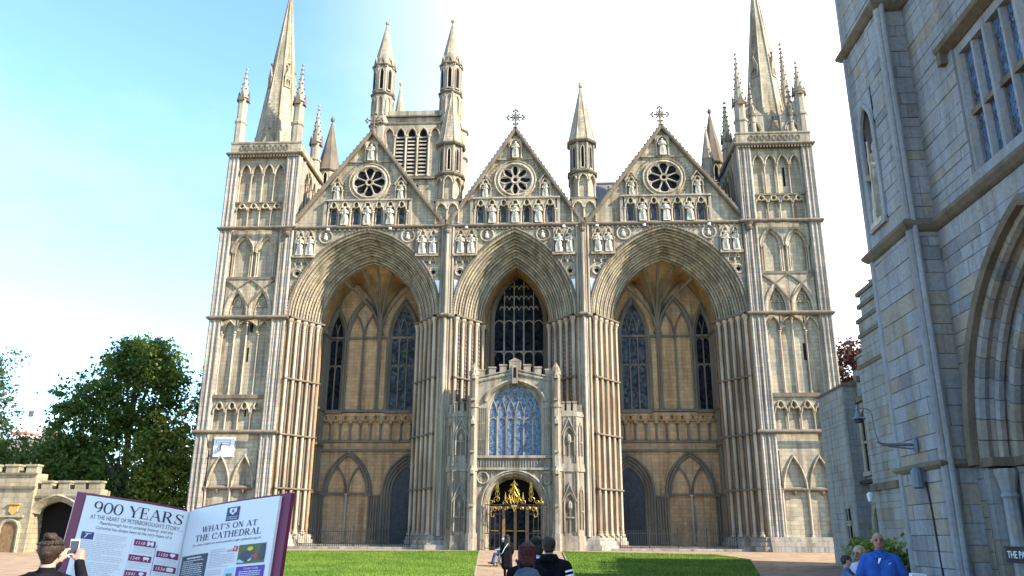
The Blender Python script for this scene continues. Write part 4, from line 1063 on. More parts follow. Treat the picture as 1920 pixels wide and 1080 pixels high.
def btur(x,y,r,z1,top,small=False):
    g=MB(); g.prism(oct_pts(x,y,r),24,z1); P=obj('corner_turret',g,'stone_plain',BT)
    ap=r*math.cos(R(22.5)); sd=2*r*math.sin(R(22.5))
    for a in (-135,-90,-45,0):
        n=(math.cos(R(a)),math.sin(R(a)),0); F=Fr((x+n[0]*ap,y+n[1]*ap,0),(-n[1],n[0],0),n)
        if not small:
            lancet(BT,F,0,sd*.2,z1-2.9,z1-1.0,.5,.02,'dark_void',frame=.09)
            mm=MB(); cc=arch_pts(0,sd*.3,z1-4.3,.6,5); path_sweep(mm,F,[(-sd*.3,41.5)]+cc+[(sd*.3,41.5)],[(-.05,0),(-.04,.1),(.06,.12),(.08,0)]); 
            path_sweep(mm,F,[(-sd*.45,z1-.3),(0,z1+.9),(sd*.45,z1-.3)],[(-.04,-.05),(-.04,.1),(.06,.1),(.06,-.05)]); obj('gablet',mm,'stone_plain',BT)
    for z in ((34.5,40.5,z1-3.3,z1) if not small else (34.5,40.5,z1)): course(BT,oct_pts(x,y,r),z,closed=True)
    g=MB(); g.lathe((x,y,z1+.1),[(r*1.02,0),(.07,top-z1-.6),(.17,top-z1-.5),(.2,top-z1-.3),(.05,top-z1-.1),(.02,top-z1)],8,R(22.5)); obj('turret_spire',g,'stone',BT)
btur(-14.45,14.6,1.12,47.3,53.2); btur(-7.45,14.6,1.12,47.3,53.2); btur(-14.3,22.2,.95,43.0,50.5,True); btur(-7.5,22.2,1.0,43.8,51.5,True)
# ---- entrance porch built into the middle arch
PC=.12
FP=Fr((PC,-1.0,0),(1,0,0),(0,-1,0))
m=MB()
wall_openings(m,FP,-2.7,2.7,-.1,5.3,[(.0,2.05,-.1,2.95,2.07)],.75,10)
fbox(m,FP,-2.7,2.7,5.3,6.2,-.75,.02)
wall_openings(m,FP,-2.7,2.7,6.2,11.55,[(0,1.87,6.3,10.05,1.32)],.6,10)
m.add([FP(u,z,d) for d in (.0,-.6) for u,z in [(-2.7,11.55),(2.7,11.55),(2.7,11.75),(0,12.35),(-2.7,11.75)]],[(0,1,2,3,4),(9,8,7,6,5),(4,3,8,9),(3,2,7,8)])
PO=obj('porch',m,'stone_porch',CATH)
m=MB(); m.box(PC-2.7,PC+2.7,-.4,3.3,11.2,11.5); m.box(PC-2.7,PC+2.7,-.3,3.3,5.5,6.1); m.box(PC-2.65,PC-2.2,-.2,3.3,0,5.5); m.box(PC+2.2,PC+2.65,-.2,3.3,0,5.5); m.box(PC-2.65,PC+2.65,3.2,3.3,0,11.2); m.box(PC-2.6,PC-2.2,-.35,3.2,6.1,11.2); m.box(PC+2.2,PC+2.6,-.35,3.2,6.1,11.2); obj('porch_interior',m,'stone_dark',PO)
# door arch mouldings, hood and spandrel circles
m=MB(); arch_ring(m,FP,0,2.06,2.95,2.08,[(-.32,0),(-.3,.12),(-.2,.16),(-.14,.06),(-.06,.12),(.0,.05),(.06,-.15),(.14,-.2),(.2,-.5),(.28,-.7)],10,0.0); obj('arch_moulding',m,'stone_porch',PO)
m=MB()
for u in (-2.2,2.2):
    foil(m,FP,u,4.75,.42,4)
obj('spandrel_roundel',m,'stone_porch',PO)
m=MB(); fbox(m,FP,-2.7,2.7,5.3,5.45,.0,.16); fbox(m,FP,-2.7,2.7,6.1,6.28,.0,.2)
for k in range(27): u=-2.55+k*5.1/26; fbox(m,FP,u-.03,u+.03,5.45,6.1,.02,.1)
obj('panelled_band',m,'stone_porch',PO)
for sg in (-1,1):
    g=MB()
    for k in range(5): u=sg*(2.02+k*.14); fbox(g,FP,u-.02,u+.02,6.35,9.6+.0*k,-.02,.07)
    for z_ in (7.4,8.5,9.6): a,b=sorted((sg*1.98,sg*2.62)); fbox(g,FP,a,b,z_-.03,z_+.03,-.02,.06)
    obj('panel_tracery',g,'stone_porch',PO)
    g=MB()
    for k in range(6):
        u=sg*(1.0+k*.3); z_=4.85 if k<3 else 4.2
        if k<3: fbox(g,FP,u-.02,u+.02,z_,5.28,-.02,.05)
    obj('panel_tracery',g,'stone_porch',PO)
for u in (-2.15,2.15): colonnette(PO,FP(u,0,.0),2.9,.09,'stone_porch')
# great blue window of the porch
FPW=FP.shift(-.35)
tracery_window(CATH,FPW,0,1.86,6.3,9.0,2.35,6,'glass_porch',None,proud=.2,fmat='stone_porch',mmat='stone_porch',name='porch_window')
m=MB(); arch_ring(m,FP,0,1.95,10.05,1.36,[(-.3,0),(-.28,.14),(-.15,.18),(-.02,.06),(.06,-.2)],10); obj('hood_mould',m,'stone_porch',PO)
# sloping battlements
for sg in (-1,1):
    for k in range(3):
        u=sg*(.86+k*.78); z=12.3-abs(u)*.225
        g=MB(); fbox(g,FP,u-.24,u+.24,z-.2,z+.52,-.45,.06); fbox(g,FP,u-.29,u+.29,z+.52,z+.62,-.5,.1); obj('merlon',g,'stone_porch',PO)
g=MB(); fbox(g,FP,-.42,.42,12.1,12.95,-.45,.08); g.add([FP(-.48,12.95,.1),FP(.48,12.95,.1),FP(0,13.2,.1),FP(-.48,12.95,-.5),FP(.48,12.95,-.5),FP(0,13.2,-.5)],[(0,1,2),(3,5,4),(0,2,5,3),(1,4,5,2)]); fbox(g,FP,-.2,.2,11.3,12.6,.08,.3); obj('merlon',g,'stone_porch',PO)
g=MB(); fbox(g,FP,-.1,.1,11.7,12.45,.28,.31); obj('niche_shade',g,'dark_void',PO)  # black plate painted in for the shaded hollow
m=MB()
for sg in (-1,1):
    p=[(sg*2.7,11.75),(0,12.35)]; p=p if sg<0 else p[::-1]
    path_sweep(m,FP,p,[(-.3,0),(-.3,.08),(-.2,.1),(-.1,.02)]); path_sweep(m,FP,p,[(-.02,0),(-.02,.12),(.06,.12),(.08,-.4)])
    for k in range(7):
        u=sg*(.5+k*.32); z=12.2-abs(u)*.222; path_sweep(m,FP,[(u+.1*math.cos(t),z+.07*math.sin(t)-.12) for t in np.linspace(0,6.28,7)[:-1]],[(-.02,0),(-.02,.06),(.03,.06),(.03,0)],closed=True)
obj('parapet_tracery',m,'stone_porch',PO)
for sg in (-1,1):
    x=PC+sg*2.92
    g=MB(); g.prism(oct_pts(x,-1.15,.33),-.1,12.0); g.prism(oct_pts(x,-1.15,.42),-.1,1.1); g.prism(oct_pts(x,-1.15,.40),5.2,5.42); g.prism(oct_pts(x,-1.15,.4),9.6,9.8); g.prism(oct_pts(x,-1.15,.38),11.9,12.2)
    g.lathe((x,-1.15,12.2),[(.3,0),(.26,.25),(.1,.5),(.03,.6)],8); obj('porch_buttress',g,'stone_porch',PO)
    Fn=Fr((x,-1.15-.33*math.cos(R(22.5)),0),(1,0,0),(0,-1,0))
    for z0,z1 in ((3.0,4.9),(6.6,8.3),(10.2,11.5)):
        g=MB(); fbox(g,Fn,-.1,.1,z0,z1,-.02,.012); c=arch_pts(0,.1,z1,.2,4); g.add([Fn(u,z,.012) for u,z in c],[tuple(range(len(c)))]); obj('niche_shade',g,'stone_weather_shade',PO)  # flat dark panel paints the shade of a niche
        g=MB(); fbox(g,Fn,-.15,.15,z0-.16,z0,-.02,.2); g.lathe(Fn(0,z1+.1,.05),[(.2,0),(.2,.25),(.1,.4),(.03,.6)],6); obj('niche_canopy',g,'stone_porch',PO)
    # flanking stair turret
    poly=[(PC+sg*3.2,-.95),(PC+sg*4.35,-.95),(PC+sg*4.8,-.45),(PC+sg*4.8,.4),(PC+sg*3.2,.4)]
    if sg<0: poly=poly[::-1]
    g=MB(); g.prism(poly,-.1,9.35); ST=obj('stair_turret',g,'stone_porch',PO)
    def grow(e): 
        cx_,cy_=PC+sg*4.0,-.2; return [(cx_+(px-cx_)*(1+e),cy_+(py-cy_)*(1+e)) for px,py in poly]
    for z0,z1,e in ((-.1,.55,.14),(.55,.95,.08),(5.2,5.45,.1),(5.45,5.75,.05),(9.0,9.2,.08)):
        g=MB(); g.prism(grow(e),z0,z1); obj('porch_string',g,'stone_porch',PO)
    Fq=Fr((PC+sg*3.78,-.95,0),(1,0,0),(0,-1,0))
    for k in (-.42,.02,.45):
        g=MB(); fbox(g,Fq,k-.14,k+.14,9.35,9.95,-.4,.04); fbox(g,Fq,k-.17,k+.17,9.95,10.05,-.42,.08); obj('merlon',g,'stone_porch',PO)
    g=MB()
    for k in (-.52,-.36,.36,.52): fbox(g,Fq,k-.025,k+.025,1.0,5.2,-.02,.07); fbox(g,Fq,k-.025,k+.025,5.8,9.0,-.02,.07)
    for z_ in (4.55,8.6):
        for k in (-.44,.44): path_sweep(g,Fq,arch_pts(k,.075,z_,.12,3),[(-.02,0),(-.02,.06),(.02,.06),(.02,0)])
    obj('panel_tracery',g,'stone_porch',PO)
    g=MB(); fbox(g,Fq,.55*sg-.13 if sg>0 else -.98,.98 if sg>0 else -.7,9.35,9.9,-.9,-.5); fbox(g,Fq,-.5,.5,9.2,9.4,-.3,.05); obj('merlon',g,'stone_porch',PO)
    for z0,zs,h in ((1.2,3.1,1.0),(6.3,7.6,1.0)):
        g=MB(); c=[(-.33,z0)]+arch_pts(0,.33,zs,.6,6)+[(.33,z0)]; g.add([Fq(u,z,.008) for u,z in c],[tuple(range(len(c)))]); obj('niche_shade',g,'stone_weather_shade',PO)  # dark flat shape in place of the niche's shade
        g=MB(); path_sweep(g,Fq,c,[(-.03,0),(-.02,.09),(.06,.12),(.12,0)]); path_sweep(g,Fq,[(-.5,zs+.05),(0,zs+1.25),(.5,zs+.05)],[(-.03,0),(-.03,.12),(.06,.12),(.06,0)])
        fbox(g,Fq,-.03,.03,z0,zs,0,.06); fbox(g,Fq,-.36,.36,z0+.9,z0+1.0,0,.08); g.lathe(Fq(0,zs+.0,.05),[(.06,-.5),(.16,-.3),(.16,-.05),(.05,.15)],6); obj('canopied_niche',g,'stone_porch',PO)
    Fd=Fr((PC+sg*4.58,-.7,0),(.67,.74*sg,0) if True else None,(.74*sg,-.67,0))
    for z0,z1 in ((1.4,3.6),(6.3,8.0)):
        g=MB(); c=[(-.15,z0)]+arch_pts(0,.15,z1,.45,5)+[(.15,z0)]; g.add([Fd(u,z,.01) for u,z in c],[tuple(range(len(c)))]); obj('niche_shade',g,'stone_weather_shade',PO)  # narrow niche, its shade painted as a dark flat shape
        g=MB(); path_sweep(g,Fd,c,[(-.02,0),(-.02,.08),(.06,.1),(.09,0)]); fbox(g,Fd,-.18,.18,(z0+z1)/2,(z0+z1)/2+.08,0,.08); obj('canopied_niche',g,'stone_porch',PO)
# doors and the gilded gate (gate is a thing of its own)
FD=FP.shift(-.9)
m=MB(); fbox(m,FD,-2.05,2.05,0,2.75,-.03,0); GD=obj('glass_door',m,'glass_dark',CATH)
for u in (-.78,.02,.82):
    m=MB(); fbox(m,FD,u-.1,u+.1,0,2.8,0,.1); obj('door_post',m,'wood',GD)
m=MB(); fbox(m,FD,-2.05,2.05,2.75,2.9,-.03,.12); obj('door_head',m,'wood',GD)
for u in (-1.4,-.38,.42,1.45):
    m=MB(); fbox(m,FD,u-.25,u+.25,1.25,1.29,0,.06); obj('door_handle',m,'gilt',GD)
m=MB(); c=arch_pts(0,2.05,2.95,2.05,10); m.add([FP(u,z,-1.6) for u,z in c],[tuple(range(len(c)))]); m.box(PC-2.05,PC+2.05,.55,.6,0,3); obj('porch_dark_backing',m,'dark_void',CATH)  # black sheet stands in for the dark porch interior
GA=empty('iron_gate',(PC,-1.35,0)); tag(GA,'black iron gate screen with gilded scrollwork crest under the porch arch','gate')
def gobj(name,m,mat): 
    return obj(name,m,mat,GA,loc=(0,0,0))
FG=Fr((0,0,0),(1,0,0),(0,-1,0))
for i in range(13):
    if 3<i<9: continue
    u=-1.95+i*.325; m=MB(); m.cyl(FG(u,0,0),FG(u,2.95,0),.022,n=5); gobj('bar',m,'iron')
for z in (.15,1.1,2.35,2.95):
    m=MB()
    for a,b in ([(-2.0,-.75),(.75,2.0)] if z<2.9 else [(-2.0,2.0)]): m.cyl(FG(a,z,0),FG(b,z,0),.03,n=5)
    gobj('rail',m,'iron')
def scroll(u,z,r,turn,flip=1,start=0):
    return [FG(u+flip*r*(1-t*.8)*math.cos(start+turn*t),z+r*(1-t*.8)*math.sin(start+turn*t),.02) for t in np.linspace(0,1,16)]
m=MB()
for sg in (-1,1):
    for u,z,r in ((.28,3.2,.22),(.62,3.12,.16),(1.15,3.3,.26),(1.55,3.12,.16),(.95,2.72,.17),(.5,2.72,.14),(1.35,2.65,.22),(1.85,3.1,.12)):
        m.tube(scroll(sg*u,z,r,7.5,sg,-.8),.017,5); 
    m.tube([FG(sg*1.3,2.85,.02),FG(sg*1.6,2.5,.02),FG(sg*1.55,2.2,.02),FG(sg*1.38,2.15,.02),FG(sg*1.36,2.3,.02)],.03,5)
    m.tube([FG(sg*.2,3.0,.02),FG(sg*.35,3.6,.02),FG(0,4.25,.02)],.03,5)
    m.tube([FG(sg*.05,3.1,.02),FG(sg*.16,3.5,.02),FG(sg*.02,3.8,.02)],.03,5)
    for r_,zz in ((.17,3.55),(.13,3.85),(.08,4.1)):
        for s2 in (-1,1): m.tube([FG(sg*1.15+s2*r_*math.sin(t)*(1-t*.12),zz-.1+.16*t,.0) for t in np.linspace(0,3.0,8)],.015,4)
    m.cyl(FG(sg*1.15,3.3,0),FG(sg*1.15,4.4,0),.02,.01,4)
    m.lathe(FG(sg*.6,3.2,.0),[(.02,0),(.08,.15),(.05,.3),(.01,.6)],6); m.lathe(FG(sg*1.85,3.1,.0),[(.02,0),(.06,.12),(.01,.4)],6)
for r_,zz in ((.42,3.1),(.30,3.2),(.30,3.6),(.18,3.7),(.16,4.0)):
    for s2 in (-1,1):
        m.tube([FG(s2*r_*math.sin(t)*(1-t*.1),zz+.17*t,.0) for t in np.linspace(0,3.1,10)],.017,5); m.tube(scroll(s2*r_*.9,zz+.28,.10,6.5,s2,-.5),.014,4)
m.lathe(FG(0,4.15,0),[(.02,0),(.07,.06),(.07,.14),(.02,.22),(.01,.5)],6); m.cyl(FG(0,3.0,0),FG(0,4.3,0),.03,n=5)
fbox(m,FG,-.20,.20,2.82,2.93,-.01,.03); m.tube([FG(-.1,2.8,.02),FG(0,2.5,.02),FG(.1,2.8,.02)],.04,5)
gobj('gilded_crest',m,'gilt')
# paving step in front of the porch, low wall between the piers
m=MB(); m.box(-5.2,5.4,-2.2,4.0,-.5,-.005); obj('porch_step',m,'paving',CATH)
for s in (-1,1):
    a,b=sorted((s*7.0,s*16.2)); m=MB(); m.box(a,b,1.35,5.2,-.3,.28); obj('recess_floor',m,'paving',CATH)
    a,b=sorted((s*6.7,s*16.6)); m=MB(); m.box(a,b,.35,1.35,-.4,.16); obj('step',m,'stone_grey',CATH)
# iron railings between the piers
for s in (-1,1):
    RL=empty('iron_railing',(s*11.4,1.15,.16)); tag(RL,'low black iron railing between the stone piers of the %s great arch'%('left' if s<0 else 'right'),'railing','iron railings under the side arches')
    bm=MB(); bm.cyl((0,0,0),(0,0,1.1),.016,n=5); bm.lathe((0,0,1.1),[(.018,0),(.03,.04),(.002,.15)],5); bme=bm.mesh('bar','iron')
    n=52
    for k in range(n): link('bar',bme,RL,(-4.0+8.0*k/(n-1),0,0))
    for z in (.18,1.0): m=MB(); m.box(-4.05,4.05,-.02,.02,z-.02,z+.02); obj('rail',m,'iron',RL)
    for u in (-4.0,-2,0,2,4.0): m=MB(); m.cyl((u,.0,0),(u,0,1.3),.035,n=6); m.lathe((u,0,1.3),[(.04,0),(.055,.06),(.02,.14)],6); obj('post',m,'iron',RL)
# sundial panel on the left tower
SD=empty('sundial',(-21.05,.1,6.95)); tag(SD,'square white sundial panel with thin black lines low on the left tower','sundial')
m=MB(); m.box(-.75,.75,-.06,.2,-.68,.72); obj('dial_plate',m,'white_paint',SD)
m=MB()
for e in (.0,.16,.32):
    m.box(-.6+e,.45-e*.4,-.065,-.055,.5-e,.525-e); m.box(-.6+e,-.575+e,-.066,-.056,-.45+e*.9,.5-e); m.box(.45-e*.4,.475-e*.4,-.066,-.056,-.2+e*.5,.525-e)
m.box(-.7,.7,-.067,-.057,-.5,-.48); m.add([(-.62,-.064,-.45),(-.6,-.064,-.47),(.3,-.064,.15),(.28,-.064,.17)],[(0,1,2,3)])
obj('dial_lines',m,'lead',SD)
m=MB(); m.add([(-.2,-.06,.35),(-.18,-.06,.35),(-.19,-.42,.0),(-.19,-.06,-.3)],[(0,1,2),(0,2,3),(1,3,2)]); obj('gnomon',m,'iron',SD)
m=MB(); fbox(m,Fr((-21.05+1.02,.30,0),(1,0,0),(0,-1,0)),-.1,.1,6.4,7.7,-.05,.012); obj('slit_window',m,'dark_void',TL)
# ------------------------------------------------------------------ gatehouse on the right, its ashlar laid stone by stone
GH=empty('stone_gatehouse',(10,-42,-.75)); GH.location=(0,0,0)
tag(GH,'tall grey stone gatehouse with buttress, mullioned window and deep arch at the right edge','gatehouse')
FW=Fr((10,0,0),(0,-1,0),(-1,0,0)); FBt=Fr((9.5,0,0),(0,-1,0),(-1,0,0)); FN=Fr((0,-43.5,0),(1,0,0),(0,-1,0))
GZ0,GZ1=-.8,15.2; AC,AH,AR,AS=46.22,2.5,3.6,2.15
m=MB()
wall_openings(m,FW,43.5,55.0,GZ0,6.62,[(AC,AH,GZ0,AS,AR)],1.3,12)
fbox(m,FW,43.5,45.02,6.62,9.15,-.9,0); fbox(m,FW,49.6,55,6.62,9.15,-.9,0); fbox(m,FW,43.5,55,9.15,GZ1,-.9,0)
wall_openings(m,FW.shift(.48),41.72,43.5,GZ0,GZ1,[(42.37,.3,6.9,8.95,.55)],.30,7); fbox(m,FW,41.72,43.5,GZ0,GZ1,-.9,.17); fbox(m,FW,41.72,55,GZ0,GZ1,-4.0,-3.2)
fbox(m,FW,41.72,42.4,GZ0,GZ1,-4.0,-.9)
obj('gatehouse_wall',m,'stone_gate_joint',GH)
blocks=[]
def lay(F,u0,u1,zs,skip=None,lo=.32,hi=.95,dz=.265,d=.020):
    z=GZ0; k=0
    while z<zs:
        h=dz*random.choice((.72,.9,1,1.1,1.3)); u=u0-(random.random()*.4 if u1-u0>1 else 0)
        while u<u1-.02:
            l=random.uniform(lo,hi) if u1-u0>1 else (u1-u0 if random.random()<.45 else (u1-u0)*random.choice((.4,.6)))
            a,b=max(u,u0),min(u+l,u1)
            if u1-b<.12: b=u1
            segs=[(a,b)]
            if skip: segs=skip(a,b,z,z+h)
            for (p,q) in segs:
                if q-p>.05: blocks.append((F,p+.004,q-.004,z+.004,z+h-.004,d+random.uniform(-.007,.007)))
            u=b if b==u1 else u+l
        z+=h; k+=1
def skip_wall(a,b,z0,z1):
    out=[(a,b)]
    zm=(z0+z1)/2
    if z1>6.6 and z0<9.2: 
        out=[(p,min(q,45.0)) for p,q in out if p<45.0]+[(max(p,49.6),q) for p,q in out if q>49.6]
    if z0<AS+AR+.2:
        if zm<AS: lim=AH+.02
        else:
            Rr=(AH*AH+AR*AR)/(2*AH); zz=min(zm-AS,AR); v=Rr*Rr-zz*zz; lim=max(0,math.sqrt(v)-(Rr-AH)) if v>0 else 0
            lim+=.02
        if lim>.03: out=[(p,min(q,AC-lim)) for p,q in out if p<AC-lim]+[(max(p,AC+lim),q) for p,q in out if q>AC+lim]
    return out
lay(FW,43.5,54.5,GZ1,skip_wall)
def skip_niche(a,b,z0,z1):
    if z1>6.9 and z0<9.75: return [(p,min(q,41.98)) for p,q in [(a,b)] if p<41.98]+[(max(p,42.76),q) for p,q in [(a,b)] if q>42.76]
    return [(a,b)]
lay(FBt,41.72,43.5,GZ1,skip_niche,.35,.75)
lay(FN,9.5,10.0,GZ1)
lay(Fr((9.5,-41.72,0),(1,0,0),(0,1,0)),0,.9,GZ1)
def block_mb(mb,F,a,b,z0,z1,d):
    c=.008
    V=[F(a,z0,-.02),F(b,z0,-.06),F(b,z1,-.06),F(a,z1,-.06),F(a,z0,d-c),F(b,z0,d-c),F(b,z1,d-c),F(a,z1,d-c),F(a+c,z0+c,d),F(b-c,z0+c,d),F(b-c,z1-c,d),F(a+c,z1-c,d)]
    mb.add(V,[(0,1,5,4),(1,2,6,5),(2,3,7,6),(3,0,4,7),(4,5,9,8),(5,6,10,9),(6,7,11,10),(7,4,8,11),(8,9,10,11)])
def blk_size(bk):
    F,a,b,z0,z1,d=bk; p=Vector(F((a+b)/2,(z0+z1)/2,d)); v=p-CAMLOC; dist=v.length
    ca=camo.matrix_world.inverted() @ p
    if ca.z>0: return 0
    X,Y=ca.x/-ca.z*1500,ca.y/-ca.z*1500
    if abs(X)>985 or abs(Y)>560: return 0
    return (b-a)*(z1-z0)*abs(F.N.dot(v.normalized()))/dist**2
blocks.sort(key=blk_size,reverse=True)
def tone(bk):
    F,a,b,z0,z1,d=bk; p=F((a+b)/2,z0,0); n=math.sin(p[1]*1.7+p[2]*.9+p[0])+math.sin(p[2]*2.3-p[1]*.6); w_=.5 if z0<5 else .08
    r_=random.random()+.12*n
    return 1 if r_<w_*.7 else (2 if r_>.93 else 0)
GM=['stone_gate','stone_gate_tan','stone_gate_dull']
for bk in blocks[:298]:
    mb=MB(); block_mb(mb,*bk); obj('ashlar_block',mb,GM[tone(bk)],GH)
mb=MB()
for bk in blocks[298:]:
    k=len(mb.f); block_mb(mb,*bk); t_=tone(bk); mb.m[k:]=[t_]*(len(mb.f)-k)
tag(obj('ashlar',mb,GM,GH),kind='stuff')
# arch orders, hood and jamb shafts
N=4
def ring_piece(mb,fr,uc,hw,zs,rise,prof,f0,f1,sub=3):
    Rr=(hw*hw+rise*rise)/(2*hw); c=Rr-hw; rows=[]
    for ins,d in prof:
        r2=Rr-ins; ta=math.acos(max(-1,min(1,-c/r2))) ; row=[]
        for i in range(sub+1):
            f=f0+(f1-f0)*i/sub; g=f if f<=1 else 2-f; t=math.pi+(ta-math.pi)*g; x=c+r2*math.cos(t); z=r2*math.sin(t); row.append(fr(uc+(x if f<=1 else -x),zs+z,d))
        rows.append(row)
    m=sub+1; n=len(rows); vs=[q for r in rows for q in r]
    fs=[(i*m+j,i*m+j+1,(i+1)*m+j+1,(i+1)*m+j) for i in range(n-1) for j in range(sub)]+[tuple(i*m for i in range(n))[::-1],tuple(i*m+sub for i in range(n))]
    mb.add(vs,fs)
for k in range(N):
    i0=.02+k*.40; d0=-k*.34
    pr=[(i0-.02,d0-.30),(i0-.02,d0+.02),(i0+.05,d0+.05),(i0+.14,d0+.03),(i0+.17,d0-.05),(i0+.13,d0-.14),(i0+.16,d0-.20),(i0+.25,d0-.17),(i0+.30,d0-.21),(i0+.30,d0-.29),(i0+.24,d0-.33),(i0+.40,d0-.36),(i0+.40,d0-.6)]
    nv=26
    for q in range(nv):
        m=MB(); f0,f1=2*q/nv,2*(q+1)/nv; j=random.uniform(-.004,.004)
        ring_piece(m,FW.shift(j),AC,AH,AS,AR,pr,f0+.0015,f1-.0015); obj('voussoir',m,random.choice(('stone_gate','stone_gate_tan','stone_gate_tan','stone_gate_dull')),GH)
    for sg in (-1,1):
        u=AC+sg*(AH-i0-.0); a,b=sorted((u,u-sg*.17)); z=GZ0
        while z<AS-.1:
            hh=min(random.choice((.36,.46,.55)),AS-.1-z); m=MB(); fbox(m,FW,a,b,z+.004,z+hh-.004,d0-.4,d0+.02+random.uniform(-.004,.004)); obj('jamb_stone',m,random.choice(('stone_gate','stone_gate_tan')),GH); z+=hh
        p=FW(u-sg*.27,GZ0,d0-.20); m=MB(); m.lathe(p,[(.16,0),(.16,.2),(.11,.3),(.11,2.35),(.14,2.4),(.11,2.45),(.14,2.6),(.18,2.74),(.18,2.82)],10); obj('jamb_shaft',m,'stone_gate',GH)
        m=MB(); a,b=sorted((u-sg*.17,u-sg*.42)); fbox(m,FW,a,b,GZ0,AS,d0-.5,d0-.36); obj('jamb_recess',m,'stone_gate',GH)
m=MB(); arch_ring(m,FW,AC,AH,AS-.05,AR,[(.04,.03),(.03,.16),(-.06,.2),(-.14,.14),(-.16,.02)],14); obj('hood_mould',m,'stone_weather_shade',GH)
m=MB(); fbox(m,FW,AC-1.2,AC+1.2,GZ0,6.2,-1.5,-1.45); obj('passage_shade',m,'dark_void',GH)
for sg in (-1,1):
    for k in range(N):
        m=MB(); u=AC+sg*(AH-.02-k*.40); a,b=sorted((u+sg*.06,u-sg*.40)); fbox(m,FW,a,b,AS-.09,AS+.05,-k*.34-.5,-k*.34+.05); obj('impost',m,'stone_weather_shade',GH)
for z,pr in ((AS,1.0),(6.42,1.1),(11.15,1.1)):
    P=[(11,-41.68),(9.46,-41.68),(9.46,-43.54),(9.96,-43.54)]+([(9.96,-AC+AH+1.0-.9-0.0)] if False else [(9.96,-43.4)] if z<3 else [(9.96,-55)])
    if z<3: P=[(11,-41.68),(9.46,-41.68),(9.46,-43.54),(9.96,-43.54),(9.96,-43.45)][:4]
    k_=.55 if z<3 else 1; course(GH,P,z,[(0,-.13*k_),(.05*k_,-.1*k_),(.12*k_,-.02*k_),(.13*k_,.03*k_),(.06*k_,.1*k_),(0,.13*k_)])
for u,d in ((43.44,.53),): 
    m=MB(); m.cyl((9.50,-43.52,GZ0),(9.50,-43.52,GZ1),.075,n=10); m.cyl((9.56,-43.60,GZ0),(9.56,-43.60,GZ1),.05,n=8); m.cyl((9.50,-41.76,GZ0),(9.50,-41.76,GZ1),.075,n=10); obj('nook_shaft',m,'stone_gate',GH)
# window with mullions, transom and label mould
m=MB(); fbox(m,FW,45.02,49.6,6.62,9.15,-.75,-.7); GWN=obj('mullioned_window',m,'stone_gate_joint',GH)
us=[45.08+.44*i for i in range(11)]
for i in range(10):
    a,b=us[i],us[i+1]
    for z0,z1 in ((6.7,7.75),(7.83,8.95)):
        g=MB(); fbox(g,FW,a+.03,b-.03,z0,z1,-.20,-.14); obj('glass_pane',g,'glass_gate',GWN)
        g=MB()
        for t in np.arange(-.5,1.6,.14):      # diamond leading
            for sg in (-1,1):
                pts=[]
                for s_ in np.linspace(0,1,8):
                    u=a+.03+(b-a-.06)*s_; z=z0+(z1-z0)*t+sg*(u-a)*1.4+(0 if sg>0 else .5)
                    if z0<z<z1: pts.append((u,z))
                if len(pts)>1: g.cyl(FW(pts[0][0],pts[0][1],-.137),FW(pts[-1][0],pts[-1][1],-.137),.006,n=4)
        obj('leading',g,'lead',GWN)
for i,u in enumerate(us):
    g=MB(); w_=.095 if i%2==0 else .06; d1=.0 if i%2==0 else -.04
    P=[(u-w_,-.2),(u-w_,d1-.09),(u-w_*.4,d1),(u+w_*.4,d1),(u+w_,d1-.09),(u+w_,-.2)]
    V=[FW(p,6.62,d) for p,d in P]+[FW(p,9.1,d) for p,d in P]; g.add(V,[(k,k+1,k+7,k+6) for k in range(5)]); obj('mullion',g,'stone_gate',GWN)
g=MB(); fbox(g,FW,45.02,49.6,7.74,7.84,-.2,-.05); obj('transom',g,'stone_weather_shade',GWN)
g=MB(); fbox(g,FW,45.02,49.6,8.95,9.15,-.4,-.02); fbox(g,FW,44.98,49.6,6.52,6.68,-.4,.10); obj('window_sill',g,'stone_gate',GWN)
g=MB()
V=[(.0,9.12),(.17,9.2),(.2,9.28),(.1,9.4),(.03,9.42)]
P=[FW(44.72,z,d) for d,z in V]+[FW(49.9,z,d) for d,z in V]; g.add(P,[(k,k+1,k+6,k+5) for k in range(4)]+[(0,1,2,3,4)]); fbox(g,FW,44.72,44.85,8.95,9.2,.0,.15); obj('label_mould',g,'stone_weather_shade',GH)
# niche with a figure on the buttress
g=MB(); c=[(42.37-.3,6.95)]+arch_pts(42.37,.3,8.95,.55,7)+[(42.37+.3,6.95)]
plate_above(g,FBt,[(41.98,8.95)]+arch_pts(42.37,.3,8.95,.55,7)+[(42.76,8.95)],9.76,-.05,.035); fbox(g,FBt,41.98,42.07,6.88,8.95,-.05,.035); fbox(g,FBt,42.67,42.76,6.88,8.95,-.05,.035)
path_sweep(g,FBt,c,[(-.03,0),(-.02,.06),(.03,.09),(.08,.06),(.08,.03)]); fbox(g,FBt,41.98,42.76,6.82,6.95,-.05,.09)
NI_=obj('niche',g,'stone_gate',GH)
plain('pink_stone',(.40,.22,.17),.9,var=.2,vscale=5)
g=MB(); fbox(g,FBt,42.05,42.7,6.9,9.52,-.33,-.31); obj('niche_back',g,'pink_stone',NI_)
o=statue(9.66,-42.37,6.98,1.75,'worn stone figure in the red pointed niche high on the gatehouse buttress',None,1); o.rotation_euler=(0,0,R(-90))
